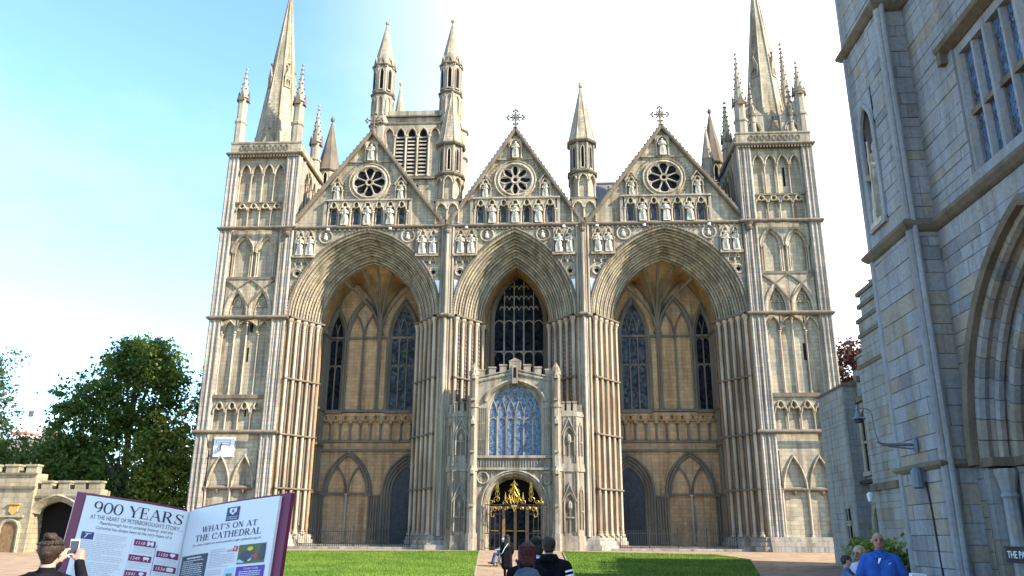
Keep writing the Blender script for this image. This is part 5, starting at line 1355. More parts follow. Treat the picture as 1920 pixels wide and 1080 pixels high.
# swan-neck lamp bracketed off the buttress, its wall box and cable
LM=empty('bracket_lamp',(9.46,-42.65,2.55)); tag(LM,'grey bell-shaded lamp on a swan-neck bracket arm fixed to the gatehouse buttress','lamp')
def lobj(n,m,mat='iron_blue'): return obj(n,m,mat,LM)
m=MB(); m.cyl((0,0,0),(-.62,0,.0),.028,n=6); m.cyl((0,0,-.08),(-.5,0,-.03),.016,n=5); m.lathe((-.02,0,-.12),[(.05,0),(.06,.05),(.06,.2),(.04,.24)],8); m.cyl((-.52,0,0),(-.7,0,.05),.018,n=5); lobj('bracket_arm',m)
m=MB(); pts=[(-.62,0,.02)]+[(-.62-.02*math.sin(t*3),0,.02+.45*t) for t in (.3,.6,1.0)]+[(-.64-.18*(1-math.cos(a)),0,.47+.18*math.sin(a)) for a in (.6,1.2,1.8,2.4)]
pts=[(-.64,0,.0),(-.70,0,.18),(-.72,0,.38),(-.72,0,.52),(-.76,0,.62),(-.85,0,.66),(-.95,0,.66)]
m.tube(pts,.012,6); lobj('swan_neck',m)
m=MB(); m.lathe((-.97,0,.46),[(r_*.62,z_*.62) for r_,z_ in [(.02,.42),(.03,.38),(.035,.33),(.06,.31),(.06,.28),(.05,.25),(.10,.08),(.11,.05),(.20,.02),(.21,-.0),(.205,-.01)]],14); lobj('lamp_shade',m)
m=MB(); m.lathe((-.97,0,.39),[(.05,0),(.075,.012),(.075,.068)],12); lobj('lamp_glass',m,'iron')
WB=empty('wall_box',(9.44,-42.75,2.0)); tag(WB,'small grey floodlight box on the buttress under the lamp bracket','floodlight')
m=MB(); m.lathe((-.1,0,-.22),[(.06,0),(.1,.02),(.1,.3),(.05,.36)],10); m.box(-.02,.05,-.06,.06,-.1,.12); obj('box',m,'iron_blue',WB)
m=MB(); m.tube([(.02,-.05,-.1),(.03,-.1,-.6),(.03,-.16,-1.4),(.03,-.22,-2.75)],.018,5); obj('cable',m,'iron',WB)
# small dark name board cut off by the picture edge
NB=empty('name_board',(9.93,-44.60,.72)); tag(NB,'small dark board with white capitals fixed to the arch jamb at the right edge','sign')
m=MB(); m.box(-.05,0.03,-.85,.38,-.11,.11); m.box(-.06,-.04,-.87,.40,.09,.12); m.box(-.06,-.04,-.87,.40,-.12,-.09); obj('board',m,'door_dark',NB)
def text_mesh(s,size,mat,shear=0,ext=.002,align='LEFT'):
    cu=bpy.data.curves.new('lettering','FONT'); cu.body=s; cu.size=size; cu.extrude=ext; cu.align_x=align; cu.shear=shear; cu.resolution_u=2
    ob=bpy.data.objects.new('lettering_tmp',cu); col.objects.link(ob)
    dg=bpy.context.evaluated_depsgraph_get(); me=bpy.data.meshes.new_from_object(ob.evaluated_get(dg)); bpy.data.objects.remove(ob); bpy.data.curves.remove(cu)
    me.materials.clear(); me.materials.append(MATS[mat]); return me
tm=text_mesh('THE PA',.15,'white_paint'); o=link('lettering',tm,NB); o.rotation_euler=(R(90),0,R(-90)); o.location=(-.054,.33,-.05)

# ------------------------------------------------------------------ stone range further back on the right
RG=empty('stone_range',(0,0,0)); tag(RG,'low grey stone range with battlements, buttress and tall chimney behind the gatehouse','building')
FR_=Fr((17.6,0,0),(0,-1,0),(-1,0,0))
m=MB(); m.box(17.6,24,-40,-14.6,-.6,8.2); m.box(17.6,18.2,-40,-17.9,8.2,8.75); RB=obj('range_wall',m,'stone_range',RG)
m=MB(); m.box(16.95,17.7,-18.1,-14.35,-.6,8.0); obj('buttress',m,'stone_range',RG)
m=MB(); m.add([(16.85,-18.2,8.0),(17.75,-18.2,8.0),(17.75,-14.25,8.0),(16.85,-14.25,8.0),(16.85,-18.2,8.1),(17.75,-18.2,8.35),(17.75,-14.25,8.35),(16.85,-14.25,8.1)],[(0,3,2,1),(4,5,6,7),(0,1,5,4),(1,2,6,5),(2,3,7,6),(3,0,4,7)]); obj('buttress_coping',m,'stone_weather_shade',RG)
for k in range(6):
    if k%1==0:
        y=-18.6-k*1.6; m=MB(); m.box(17.6,18.15,y-.9,y,8.75,9.25); m.box(17.52,18.22,y-.95,y+.05,9.25,9.35); obj('merlon',m,'stone_range',RG)
m=MB(); m.box(17.42,17.62,-40,-18.1,7.15,7.4); obj('string_course',m,'stone_weather_shade',RG)
for y in (-18.8,-20,-22):
    m=MB(); m.box(17.35,17.6,y-.12,y+.12,8.1,8.35); obj('spout',m,'stone_weather_shade',RG)
for z in (4.2,1.0):
    pass
m=MB(); fbox(m,FR_,18.35,19.45,3.9,6.9,.0,.02); WNr=obj('window',m,'dark_void',RG)
m=MB(); c=[(18.35,3.9)]+arch_pts(18.9,.55,6.2,.6,5)+[(19.45,3.9)]; path_sweep(m,FR_,c,[(-.05,0),(-.05,.1),(.1,.14),(.16,0)]); fbox(m,FR_,18.85,18.95,3.9,6.7,0,.1); fbox(m,FR_,18.2,19.6,3.7,3.9,0,.2); fbox(m,FR_,18.35,19.45,5.2,5.3,0,.08); obj('window_frame',m,'white_paint' if False else 'stone_plain',WNr)
m=MB(); c=[(18.55,-.4)]+arch_pts(19.25,.62,1.6,.85,6)+[(19.87,-.4)]; m.add([FR_(u,z,.02) for u,z in [(18.63,-.4)]+arch_pts(19.25,.62,1.6,.85,6)+[(19.87,-.4)]],[tuple(range(15))]); DR=obj('doorway',m,'dark_void',RG)
m=MB(); path_sweep(m,FR_,[(18.63,-.4)]+arch_pts(19.25,.62,1.6,.85,6)+[(19.87,-.4)],[(-.06,0),(-.04,.14),(.08,.2),(.2,.1),(.2,0)]); obj('door_surround',m,'stone_plain',DR)
m=MB(); m.cyl((17.5,-20.2,-.4),(17.5,-20.2,7.1),.07,n=6); m.box(17.4,17.62,-20.4,-20.0,6.9,7.2); m.box(17.2,17.6,-20.6,-18.2,3.35,3.5); obj('drainpipe',m,'iron',RG)
m=MB(); m.box(14.72,17.7,-28.75,-26.45,-.7,7.2); m.box(14.85,17.7,-28.6,-26.6,7.2,9.0); m.box(14.95,16.0,-28.45,-26.75,9.0,10.1); ST_=obj('chimney_stack',m,'stone_range',RG)
for z in (7.2,8.4,9.0,9.6,10.1):
    e=.07 if z<9 else 0; m=MB(); m.box(14.66+(.12 if z>7.5 else 0)+(.1 if z>9.3 else 0),17.7 if z<9.3 else 16.06,-28.81+(.12 if z>7.5 else 0),-26.39-(.12 if z>7.5 else 0),z-.08,z+.08); obj('string_course',m,'stone_weather_shade',ST_)
m=MB()
for y in (-28.2,-27.6,-27.0): m.lathe((15.4,y,10.15),[(.16,0),(.13,.1),(.12,.4),(.15,.45)],8)
obj('chimney_pot',m,'stone_range',ST_)
m=MB(); m.box(14.6,14.75,-28.8,-26.4,2.6,2.85); obj('ledge',m,'stone_weather_shade',ST_)
for y,z,w_ in ((-17.0,2.0,.25),(-17.0,1.2,.25)):
    m=MB(); m.box(16.93,16.96,y-w_,y+w_,z-.28,z+.28); WX=obj('window',m,'dark_void',RG); m=MB(); m.box(16.9,16.95,y-.04,y+.04,z-.28,z+.28); m.box(16.88,16.95,y-w_-.1,y+w_+.1,z+.28,z+.4); m.box(16.88,16.95,y-w_-.1,y+w_+.1,z-.38,z-.28); obj('window_frame',m,'stone_plain',WX)
# ashlar of the nearest faces of the range, stone by stone
blocks=[]
GZ0=-.6
lay(Fr((14.72,0,0),(0,-1,0),(-1,0,0)),26.45,28.75,7.1,None,.35,.8,.31,.022)
lay(Fr((14.85,0,0),(0,-1,0),(-1,0,0)),26.6,28.6,8.95,lambda a,b,z0,z1:[(a,b)] if z0>7.2 else [],.35,.8,.31,.018)
lay(Fr((0,-28.75,0),(1,0,0),(0,-1,0)),14.72,16.4,7.1,None,.35,.8,.31,.022)
lay(Fr((16.95,0,0),(0,-1,0),(-1,0,0)),14.35,18.1,7.95,lambda a,b,z0,z1:[(a,b)] if not(.8<z1 and z0<2.4 and a<17.4 and b>16.6) else [(p,q) for p,q in ((a,min(b,16.62)),(max(a,17.38),b)) if q-p>.1],.4,.9,.31,.020)
lay(Fr((0,-18.1,0),(1,0,0),(0,-1,0)),16.95,17.6,7.95,None,.35,.8,.31,.020)
blocks.sort(key=blk_size,reverse=True)
RM_=['stone_range_block','stone_range_tan']
for bk in blocks[:298]:
    mb=MB(); block_mb(mb,*bk); obj('ashlar_block',mb,RM_[1 if random.random()<.25 else 0],RG)
mb=MB()
for bk in blocks[298:]: block_mb(mb,*bk)
tag(obj('ashlar',mb,'stone_range_block',RG),kind='stuff')
# hanging lantern on the range wall
HL=empty('hanging_lantern',(15.4,-29.0,2.2)); 
HL.location=(17.0,-20.6,2.6); tag(HL,'small pale lantern hanging from an iron bracket beside the arched doorway','lantern')
m=MB(); m.cyl((.6,0,.45),(-.35,0,.45),.02,n=5); m.cyl((.6,0,.1),(-.1,0,.44),.015,n=5); m.cyl((-.3,0,.45),(-.3,0,.25),.01,n=4); obj('bracket',m,'iron',HL)
m=MB(); m.lathe((-.3,0,-.15),[(.05,0),(.1,.05),(.13,.28),(.16,.3),(.04,.42)],6); obj('lantern_body',m,'white_paint',HL)

# ------------------------------------------------------------------ battlemented gateway on the left
LG=empty('battlemented_gateway',(0,0,0)); tag(LG,'low battlemented stone gateway with dark arch and small door beside the tree','gateway')
GY=-8.0; FL=Fr((0,GY,0),(1,0,0),(0,-1,0))
m=MB(); fbox(m,FL,-36,-29.25,-.5,4.5,-.9,.25); obj('gate_block',m,'stone_left',LG)
m=MB(); wall_openings(m,FL,-29.25,-25.2,-.5,3.55,[(-27.8,1.42,-.5,2.1,.95)],.9,8); fbox(m,FL,-29.25,-25.25,-.5,3.5,-1.3,-1.1); obj('arch_block',m,'stone_left',LG)
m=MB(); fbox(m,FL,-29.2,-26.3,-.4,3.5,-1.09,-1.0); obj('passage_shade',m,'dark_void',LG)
m=MB(); c=arch_pts(-27.8,1.42,2.1,.95,8); path_sweep(m,FL,c,[(-.25,-.3),(-.22,-.1),(-.1,-.02),(.02,.06),(.12,.14),(.2,.08),(.2,0)]); obj('arch_moulding',m,'stone_left',LG)
m=MB(); fbox(m,FL,-29.3,-25.15,3.0,3.15,0,.1); fbox(m,FL,-36,-29.2,3.55,3.7,.25,.36); fbox(m,FL,-36,-29.2,4.4,4.52,.2,.36); obj('string_course',m,'stone_weather_shade',LG)
for u0,u1,z in [(-29.0,-28.35,3.55),(-27.9,-27.2,3.55),(-26.85,-26.2,3.55),(-25.95,-25.2,3.55),(-30.0,-29.3,4.52),(-31.3,-30.5,4.52),(-32.6,-31.9,4.52),(-34.0,-33.3,4.52)]:
    m=MB(); dd=.25 if z>4 else 0; fbox(m,FL,u0,u1,z,z+.4,-.5+dd,dd); fbox(m,FL,u0-.05,u1+.05,z+.4,z+.52,-.55+dd,.06+dd); obj('merlon',m,'stone_left',LG)
m=MB(); c=[(-30.95,-.2)]+arch_pts(-30.4,.55,1.1,.55,6)+[(-29.85,-.2)]; m.add([FL(u,z,.262) for u,z in c],[tuple(range(len(c)))]); DRL=obj('door',m,'wood',LG)
m=MB(); path_sweep(m,FL,c,[(-.04,.2),(-.04,.34),(.08,.38),(.2,.3),(.2,.2)]); fbox(m,FL,-31.2,-29.6,1.85,1.97,.2,.42); obj('door_surround',m,'stone_left',DRL)
m=MB(); m.add([FL(u,z,.34) for u,z in [(-30.6,2.55),(-30.05,2.55),(-30.05,2.2),(-30.32,1.98),(-30.6,2.2)]]+[FL(u,z,.25) for u,z in [(-30.6,2.55),(-30.05,2.55),(-30.05,2.2),(-30.32,1.98),(-30.6,2.2)]],[(0,1,2,3,4),(0,5,6,1),(1,6,7,2),(2,7,8,3),(3,8,9,4),(4,9,5,0)]); fbox(m,FL,-30.7,-29.95,2.6,2.68,.25,.4); plain('ochre_stone',(.42,.25,.07),.9,var=.2); obj('carved_shield',m,'ochre_stone',LG)
# distant roofs and tower block over the gateway
TB=empty('tower_block',(-138,150,0)); tag(TB,'distant pale red and white tower block with rooftop mast between the trees','tower block')
m=MB(); m.box(-3.2,3.2,-3,3,0,22); obj('lower_block',m,'stone_left',TB)
plain('red_paint',(.42,.10,.08),.7); plain('pale_wall',(.62,.62,.62),.8)
m=MB(); m.box(-2.2,2.2,-2.5,2.5,22,27.6); obj('upper_block',m,'pale_wall',TB)
for z in (23.2,25.6):
    m=MB(); m.box(-2.25,2.25,-2.55,2.55,z,z+.7); obj('red_band',m,'red_paint',TB)
m=MB(); m.cyl((.6,0,27.6),(.6,0,32.5),.12,n=5); m.box(-.1,1.3,-.1,.1,30.6,32.2); m.cyl((-.6,0,27.6),(-.6,0,30),.08,n=5); obj('mast',m,'lead',TB)
HS=empty('gabled_house',(-60,40,0)); tag(HS,'dark gabled roof with stone chimney showing behind the left gateway','house')
m=MB(); m.box(-6,6,-4,4,0,8.2); obj('wall',m,'stone_left',HS)
m=MB(); m.add([(-6.3,-4.3,8.2),(6.3,-4.3,8.2),(6.3,4.3,8.2),(-6.3,4.3,8.2),(-6.3,0,12.2),(6.3,0,12.2)],[(0,1,5,4),(2,3,4,5),(1,2,5),(3,0,4),(0,3,2,1)]); RFh=obj('roof',m,'lead_roof',HS)
m=MB(); m.box(-.7,.7,-.6,.6,10.5,13.2); m.box(-.85,.85,-.75,.75,13.2,13.45); m.lathe((-.35,0,13.45),[(.2,0),(.16,.6)],7); m.lathe((.35,0,13.45),[(.2,0),(.16,.6)],7); obj('chimney',m,'stone_left',RFh)

# ------------------------------------------------------------------ trees
def leafmat(name,c1,c2,tr=.25):
    m,t,b=newmat(name); N=t.nodes.new; L=t.links.new
    g=N('ShaderNodeNewGeometry'); n=N('ShaderNodeTexNoise'); n.inputs['Scale'].default_value=.7; n.inputs['Detail'].default_value=4; L(g.outputs['Position'],n.inputs['Vector'])
    v=N('ShaderNodeTexWhiteNoise'); v.noise_dimensions='3D'
    mp=N('ShaderNodeVectorMath'); mp.operation='SNAP'; mp.inputs[1].default_value=(.25,.25,.25); L(g.outputs['Position'],mp.inputs[0]); L(mp.outputs[0],v.inputs['Vector'])
    ad=N('ShaderNodeMath'); ad.operation='MULTIPLY_ADD'; ad.inputs[1].default_value=.35; L(v.outputs['Value'],ad.inputs[0]); L(n.outputs[0],ad.inputs[2])
    r=N('ShaderNodeMapRange'); r.inputs['From Min'].default_value=.35; r.inputs['From Max'].default_value=.95; L(ad.outputs[0],r.inputs['Value'])
    mx=N('ShaderNodeMix'); mx.data_type='RGBA'; mx.inputs[6].default_value=(*c1,1); mx.inputs[7].default_value=(*c2,1); L(r.outputs[0],mx.inputs[0]); L(mx.outputs[2],b.inputs['Base Color'])
    b.inputs['Roughness'].default_value=.6; b.inputs['Specular IOR Level'].default_value=.25
    tl=N('ShaderNodeBsdfTranslucent'); L(mx.outputs[2],tl.inputs[0]); ms=N('ShaderNodeMixShader'); ms.inputs[0].default_value=tr
    L(b.outputs[0],ms.inputs[1]); L(tl.outputs[0],ms.inputs[2]); L(ms.outputs[0],t.nodes['Material Output'].inputs['Surface']); MATS[name]=m
leafmat('leaf_dark',(.04,.085,.016),(.115,.17,.03),.5)
leafmat('leaf_mid',(.065,.125,.022),(.17,.22,.035),.35)
leafmat('leaf_sunlit',(.11,.16,.022),(.24,.25,.035),.35)  # sunlit side of the big tree, sunlight put into the leaf colour
leafmat('leaf_blue',(.035,.07,.035),(.08,.12,.05),.35)
leafmat('leaf_purple',(.05,.018,.014),(.10,.035,.02))
leafmat('leaf_bush',(.04,.09,.018),(.12,.18,.03))
def foliage(lobes,n,size,clump=.55,up=.3):
    """leaf quads gathered in clumps through the lobes' volume; lobes=(centre, radii, weight)"""
    wts=np.array([l[2] for l in lobes],float); wts/=wts.sum(); V=[]; 
    for (c,rad,_),w_ in zip(lobes,wts):
        k=int(n*w_); nc=max(6,k//45)
        d=RNG.normal(size=(nc,3)); d/=np.linalg.norm(d,axis=1)[:,None]; rr=.55+.45*RNG.random((nc,1))**.6
        rr*=1+.16*RNG.normal(size=(nc,1)); cc=np.array(c)+d*rr*np.array(rad)
        idx=RNG.integers(0,nc,k); 
        cs=(clump*(.5+RNG.random((nc,1))))[idx]
        P=cc[idx]+RNG.normal(size=(k,3))*cs*np.array([1,1,.6])*.6
        V.append(P)
    P=np.concatenate(V); k=len(P)
    a=RNG.normal(size=(k,3)); a/=np.linalg.norm(a,axis=1)[:,None]; b=RNG.normal(size=(k,3)); b[:,2]+=up; b-=a*(a*b).sum(1)[:,None]; b/=np.linalg.norm(b,axis=1)[:,None]
    s=size*(.55+.9*RNG.random((k,1)))
    q=np.stack([P-a*s*.5,P+b*s*.32,P+a*s*.5,P-b*s*.32],1).reshape(-1,3)
    return q
def leaf_obj(name,q,mat,parent,loc=(0,0,0)):
    k=len(q)//4; me=bpy.data.meshes.new(name); me.vertices.add(len(q)); me.vertices.foreach_set('co',q.astype(np.float32).ravel())
    me.loops.add(len(q)); me.loops.foreach_set('vertex_index',np.arange(len(q),dtype=np.int32)); me.polygons.add(k); me.polygons.foreach_set('loop_start',np.arange(0,len(q),4,dtype=np.int32))
    try: me.polygons.foreach_set('loop_total',np.full(k,4,np.int32))
    except Exception: pass
    me.update(); me.validate(); me.materials.append(MATS[mat]); return link(name,me,parent,loc)
def tree(name,label,loc,trunk_h,tr,lobes,n,size,mat,group=None,extra=None,clump=.8,cat='tree'):
    T=empty(name,loc); tag(T,label,cat,group)
    m=MB(); m.tube([(0,0,-.2),(.1,0,trunk_h*.4),(0,.1,trunk_h*.8),(0,0,trunk_h)],[tr*1.4,tr,tr*.85,tr*.7],8); TK=obj('trunk',m,'bark',T)
    m=MB()
    for c,rad,_ in lobes:
        b=Vector(c); a=Vector((0,0,trunk_h*.8)); mid=(a+b)/2+Vector((0,0,-.1*rad[2])); m.tube([a,mid,b],[tr*.6,tr*.38,tr*.12],6)
        for q in range(5):
            d=Vector((random.uniform(-1,1)*rad[0]*.8,random.uniform(-1,1)*rad[1]*.8,random.uniform(-.2,1)*rad[2]*.8)); m.tube([mid+(b-mid)*random.random(),b+d*.5,b+d],[tr*.22,tr*.13,tr*.04],5)
    obj('limb',m,'bark',T)
    leaf_obj('crown',foliage(lobes,n,size,clump),mat,T)
    if extra:
        for lb,n2,mt in extra: leaf_obj('crown',foliage(lb,n2,size,clump),mt,T)
    return T
tree('broadleaf_tree','large dark green broadleaf tree left of the cathedral tower','' or (-36.3,15,0),5.5,.55,
   [((0,0,13.5),(4.6,4,4.0),2.0),((-.3,0,16.6),(2.8,2.6,1.8),.8),((-4.0,0,10.8),(3.6,3.4,4.2),1.5),((-6.0,0,6.2),(3.0,3,3.8),1.1),((0,-1,6.8),(5.5,3.5,5.0),2.2),((-2,-1.5,3.2),(5.5,3,3.0),1.4)],34000,.34,'leaf_dark',
   extra=[([((3.6,-.6,8.0),(2.9,2.8,3.4),1.2),((4.4,-.4,4.6),(2.6,2.8,3.4),1.0)],11000,'leaf_sunlit'),([((.9,0,17.2),(2.2,2,1.5),.7),((2.0,0,15.2),(2.4,2,1.6),.6)],5000,'leaf_mid')])  # right-hand yellow-green lobes are coloured as if in sun
tree('broadleaf_tree','thin-leaved tall tree squeezed between the big tree and the cathedral tower',(-30.2,20,0),8,.35,
   [((0,0,13.2),(2.6,2.4,3.8),1),((.4,0,16.5),(1.7,1.6,1.6),.35),((.6,0,8),(2.6,2.4,4.5),.9)],12000,.30,'leaf_blue',clump=.7)
tree('broadleaf_tree','blue-green tree cut off by the left edge of the picture',(-56.2,20,0),8,.5,
   [((0,0,14.5),(3.6,3.4,5.0),1.4),((.8,0,9.5),(3.4,3.4,3.5),1)],16000,.34,'leaf_blue')
tree('shrub_tree','low dark bushy tree behind the left gateway battlements',(-47,16,0),3,.3,[((0,0,5.8),(4.0,3,3.5),1),((5,0,5.8),(4.5,3,3.6),1),((-5,0,6.6),(3.6,3,4.2),1)],20000,.32,'leaf_dark')
tree('shrub_tree','dense dark undergrowth tree filling the gap under the big tree beside the tower',(-36,25,0),2.5,.25,[((0,0,4.5),(5,3,3.6),1),((6,0,4.6),(4.5,3,3.8),1),((-6,0,4.2),(4.5,3,3.4),1),((9.0,-2,7.5),(3.2,3,4.0),.8)],20000,.34,'leaf_mid')
tree('copper_tree','dark copper-leaved tree showing between the right tower and the range',(28.3,10,0),9,.4,
   [((0,0,14.3),(3.0,2.6,2.4),1),((1.5,0,12),(3.2,2.6,2.4),.8),((-.5,0,10),(3.4,2.6,2.6),.8)],13000,.30,'leaf_purple',clump=.7)
BS=empty('leafy_bush',(9.25,-41.0,-.75)); tag(BS,'light green leafy bush against the foot of the gatehouse','bush')
leaf_obj('foliage',foliage([((0,0,1.15),(.5,.5,.55),1),((.1,0,.6),(.55,.5,.55),1),((-.2,-.1,.9),(.4,.4,.5),.7)],5200,.11,.17 if False else .2),'leaf_bush',BS)
m=MB()
for k in range(9): m.tube([(0,0,0),(random.uniform(-.2,.2),random.uniform(-.2,.2),.7),(random.uniform(-.5,.5),random.uniform(-.4,.4),1.4)],[.02,.015,.006],5)
obj('stem',m,'bark',BS)
PT=empty('dark_bin',(9.02,-42.6,-.75)); tag(PT,'small dark box with a pale lid in front of the leafy bush','box')
m=MB(); m.box(-.2,.2,-.2,.2,0,1.05); obj('bin_body',m,'door_dark',PT); m=MB(); m.box(-.02,.22,-.23,.22,1.05,1.12); m.box(.0,.21,-.206,-.2,.75,.95); obj('bin_lid',m,'white_paint',PT)
# ------------------------------------------------------------------ giant open-book display in the left foreground
plain('page',(.60,.63,.64),.35,spec=.4); plain('maroon',(.13,.012,.045),.4,spec=.4); plain('ink',(.028,.028,.07),.6); plain('ink_grey',(.42,.45,.50),.7)
plain('print_maroon',(.19,.02,.09),.5); plain('print_navy',(.035,.045,.13),.5); plain('print_slate',(.06,.075,.10),.5); plain('print_purple',(.10,.05,.33),.5); plain('print_red',(.55,.05,.06),.5)
plain('print_blue',(.08,.20,.50),.5); plain('print_yellow',(.6,.5,.06),.5); plain('print_green',(.10,.13,.05),.5); plain('print_sky',(.35,.55,.72),.5)
BK=empty('book_display',(-.94,-48.8,-.75)); BK.location=(0,0,0)
tag(BK,'giant open book display with maroon cover telling the cathedral story','display board')
_a=R(11); BO=Vector((-.94,-48.804,1.17)); BV=Vector((0,-math.sin(_a),-math.cos(_a))); BW_=Vector((0,-math.cos(_a),math.sin(_a)))
WLR={-1:.74,1:1.22}
def bpos(side,t,v,off=0):
    tt=max(t,0.0); p=BO+Vector((side*WLR[side]*t,0,0))+BW_*(.75*tt**.75)+BV*v
    if off:
        e=.02; q=BO+Vector((side*WLR[side]*(tt+e),0,0))+BW_*(.75*(tt+e)**.75)+BV*v
        n=(q-(BO+Vector((side*WLR[side]*tt,0,0))+BW_*(.75*tt**.75)+BV*v)).cross(BV)*(-side); n.normalize()
        if n.y>0: n=-n
        p=p+n*off
    return p
TS=[0,.01,.03,.06,.1,.16,.24,.34,.46,.6,.74,.88,1.0]
for side in (-1,1):
    m=MB(); k=len(TS); VB=1.3
    F_=[bpos(side,t,0) for t in TS]+[bpos(side,t,VB) for t in TS]+[bpos(side,t,0,-.035) for t in TS]+[bpos(side,t,VB,-.035) for t in TS]
    fs=[]
    for i in range(k-1): fs += [(i,i+1,k+i+1,k+i),(2*k+i,2*k+i+1,i+1,i)]
    fs += [(k-1,2*k-1,4*k-1,3*k-1)]
    m.add(F_,fs); obj('page',m,'page',BK)
    m=MB(); T2=[0,.02,.06,.14,.3,.5,.75,1.0,1.085 if side>0 else 1.095]; k=len(T2)
    a=[bpos(side,t,-.03,-.037) for t in T2]; b=[bpos(side,t,VB+.03,-.037) for t in T2]; c=[bpos(side,t,-.03,-.085) for t in T2]; d=[bpos(side,t,VB+.03,-.085) for t in T2]
    m.add(a+b+c+d,[q for i in range(k-1) for q in ((i,i+1,k+i+1,k+i),(2*k+i,2*k+i+1,i+1,i),(3*k+i,3*k+i+1,2*k+i+1,2*k+i))]+[(k-1,2*k-1,4*k-1,3*k-1)])
    obj('cover',m,'maroon',BK)
m=MB(); m.box(-1.7,.2,-49.3,-48.6,-.76,-.06); obj('plinth',m,'maroon',BK)
def onpage(me_or_mb,side,s0,s1,v0,v1,mat,name,off=.004,norm=True,slope=0):
    """map flat shape (x right, y up, 0..1) on to the page between s0..s1 and v0(top)..v1(bottom)"""
    V=[Vector(v.co) for v in me_or_mb.vertices] if hasattr(me_or_mb,'vertices') else [Vector((x,y,0)) for x,y,_ in me_or_mb.v]
    if norm:
        xs=[v.x for v in V]; ys=[v.y for v in V]; ax,bx=min(xs),max(xs); ay,by=min(ys),max(ys)
    else: ax,bx,ay,by=0,1,0,1
    out=[]
    for v in V:
        x=(v.x-ax)/(bx-ax or 1); y=(v.y-ay)/(by-ay or 1); s=s0+(s1-s0)*x; t=1-s if side<0 else s
        out.append(tuple(bpos(side,t,v1-(v1-v0)*y+slope*(x-.5),off)))
    fs=[tuple(p.vertices) for p in me_or_mb.polygons] if hasattr(me_or_mb,'polygons') else me_or_mb.f
    mb=MB(); mb.add(out,fs); return obj(name,mb,mat,BK)
def btext(s,side,s0,s1,v0,v1,mat,shear=0,name='lettering',off=.004,slope=0):
    me=text_mesh(s,1,mat,shear,0); return onpage(me,side,s0,s1,v0,v1,mat,name,off,slope=slope)
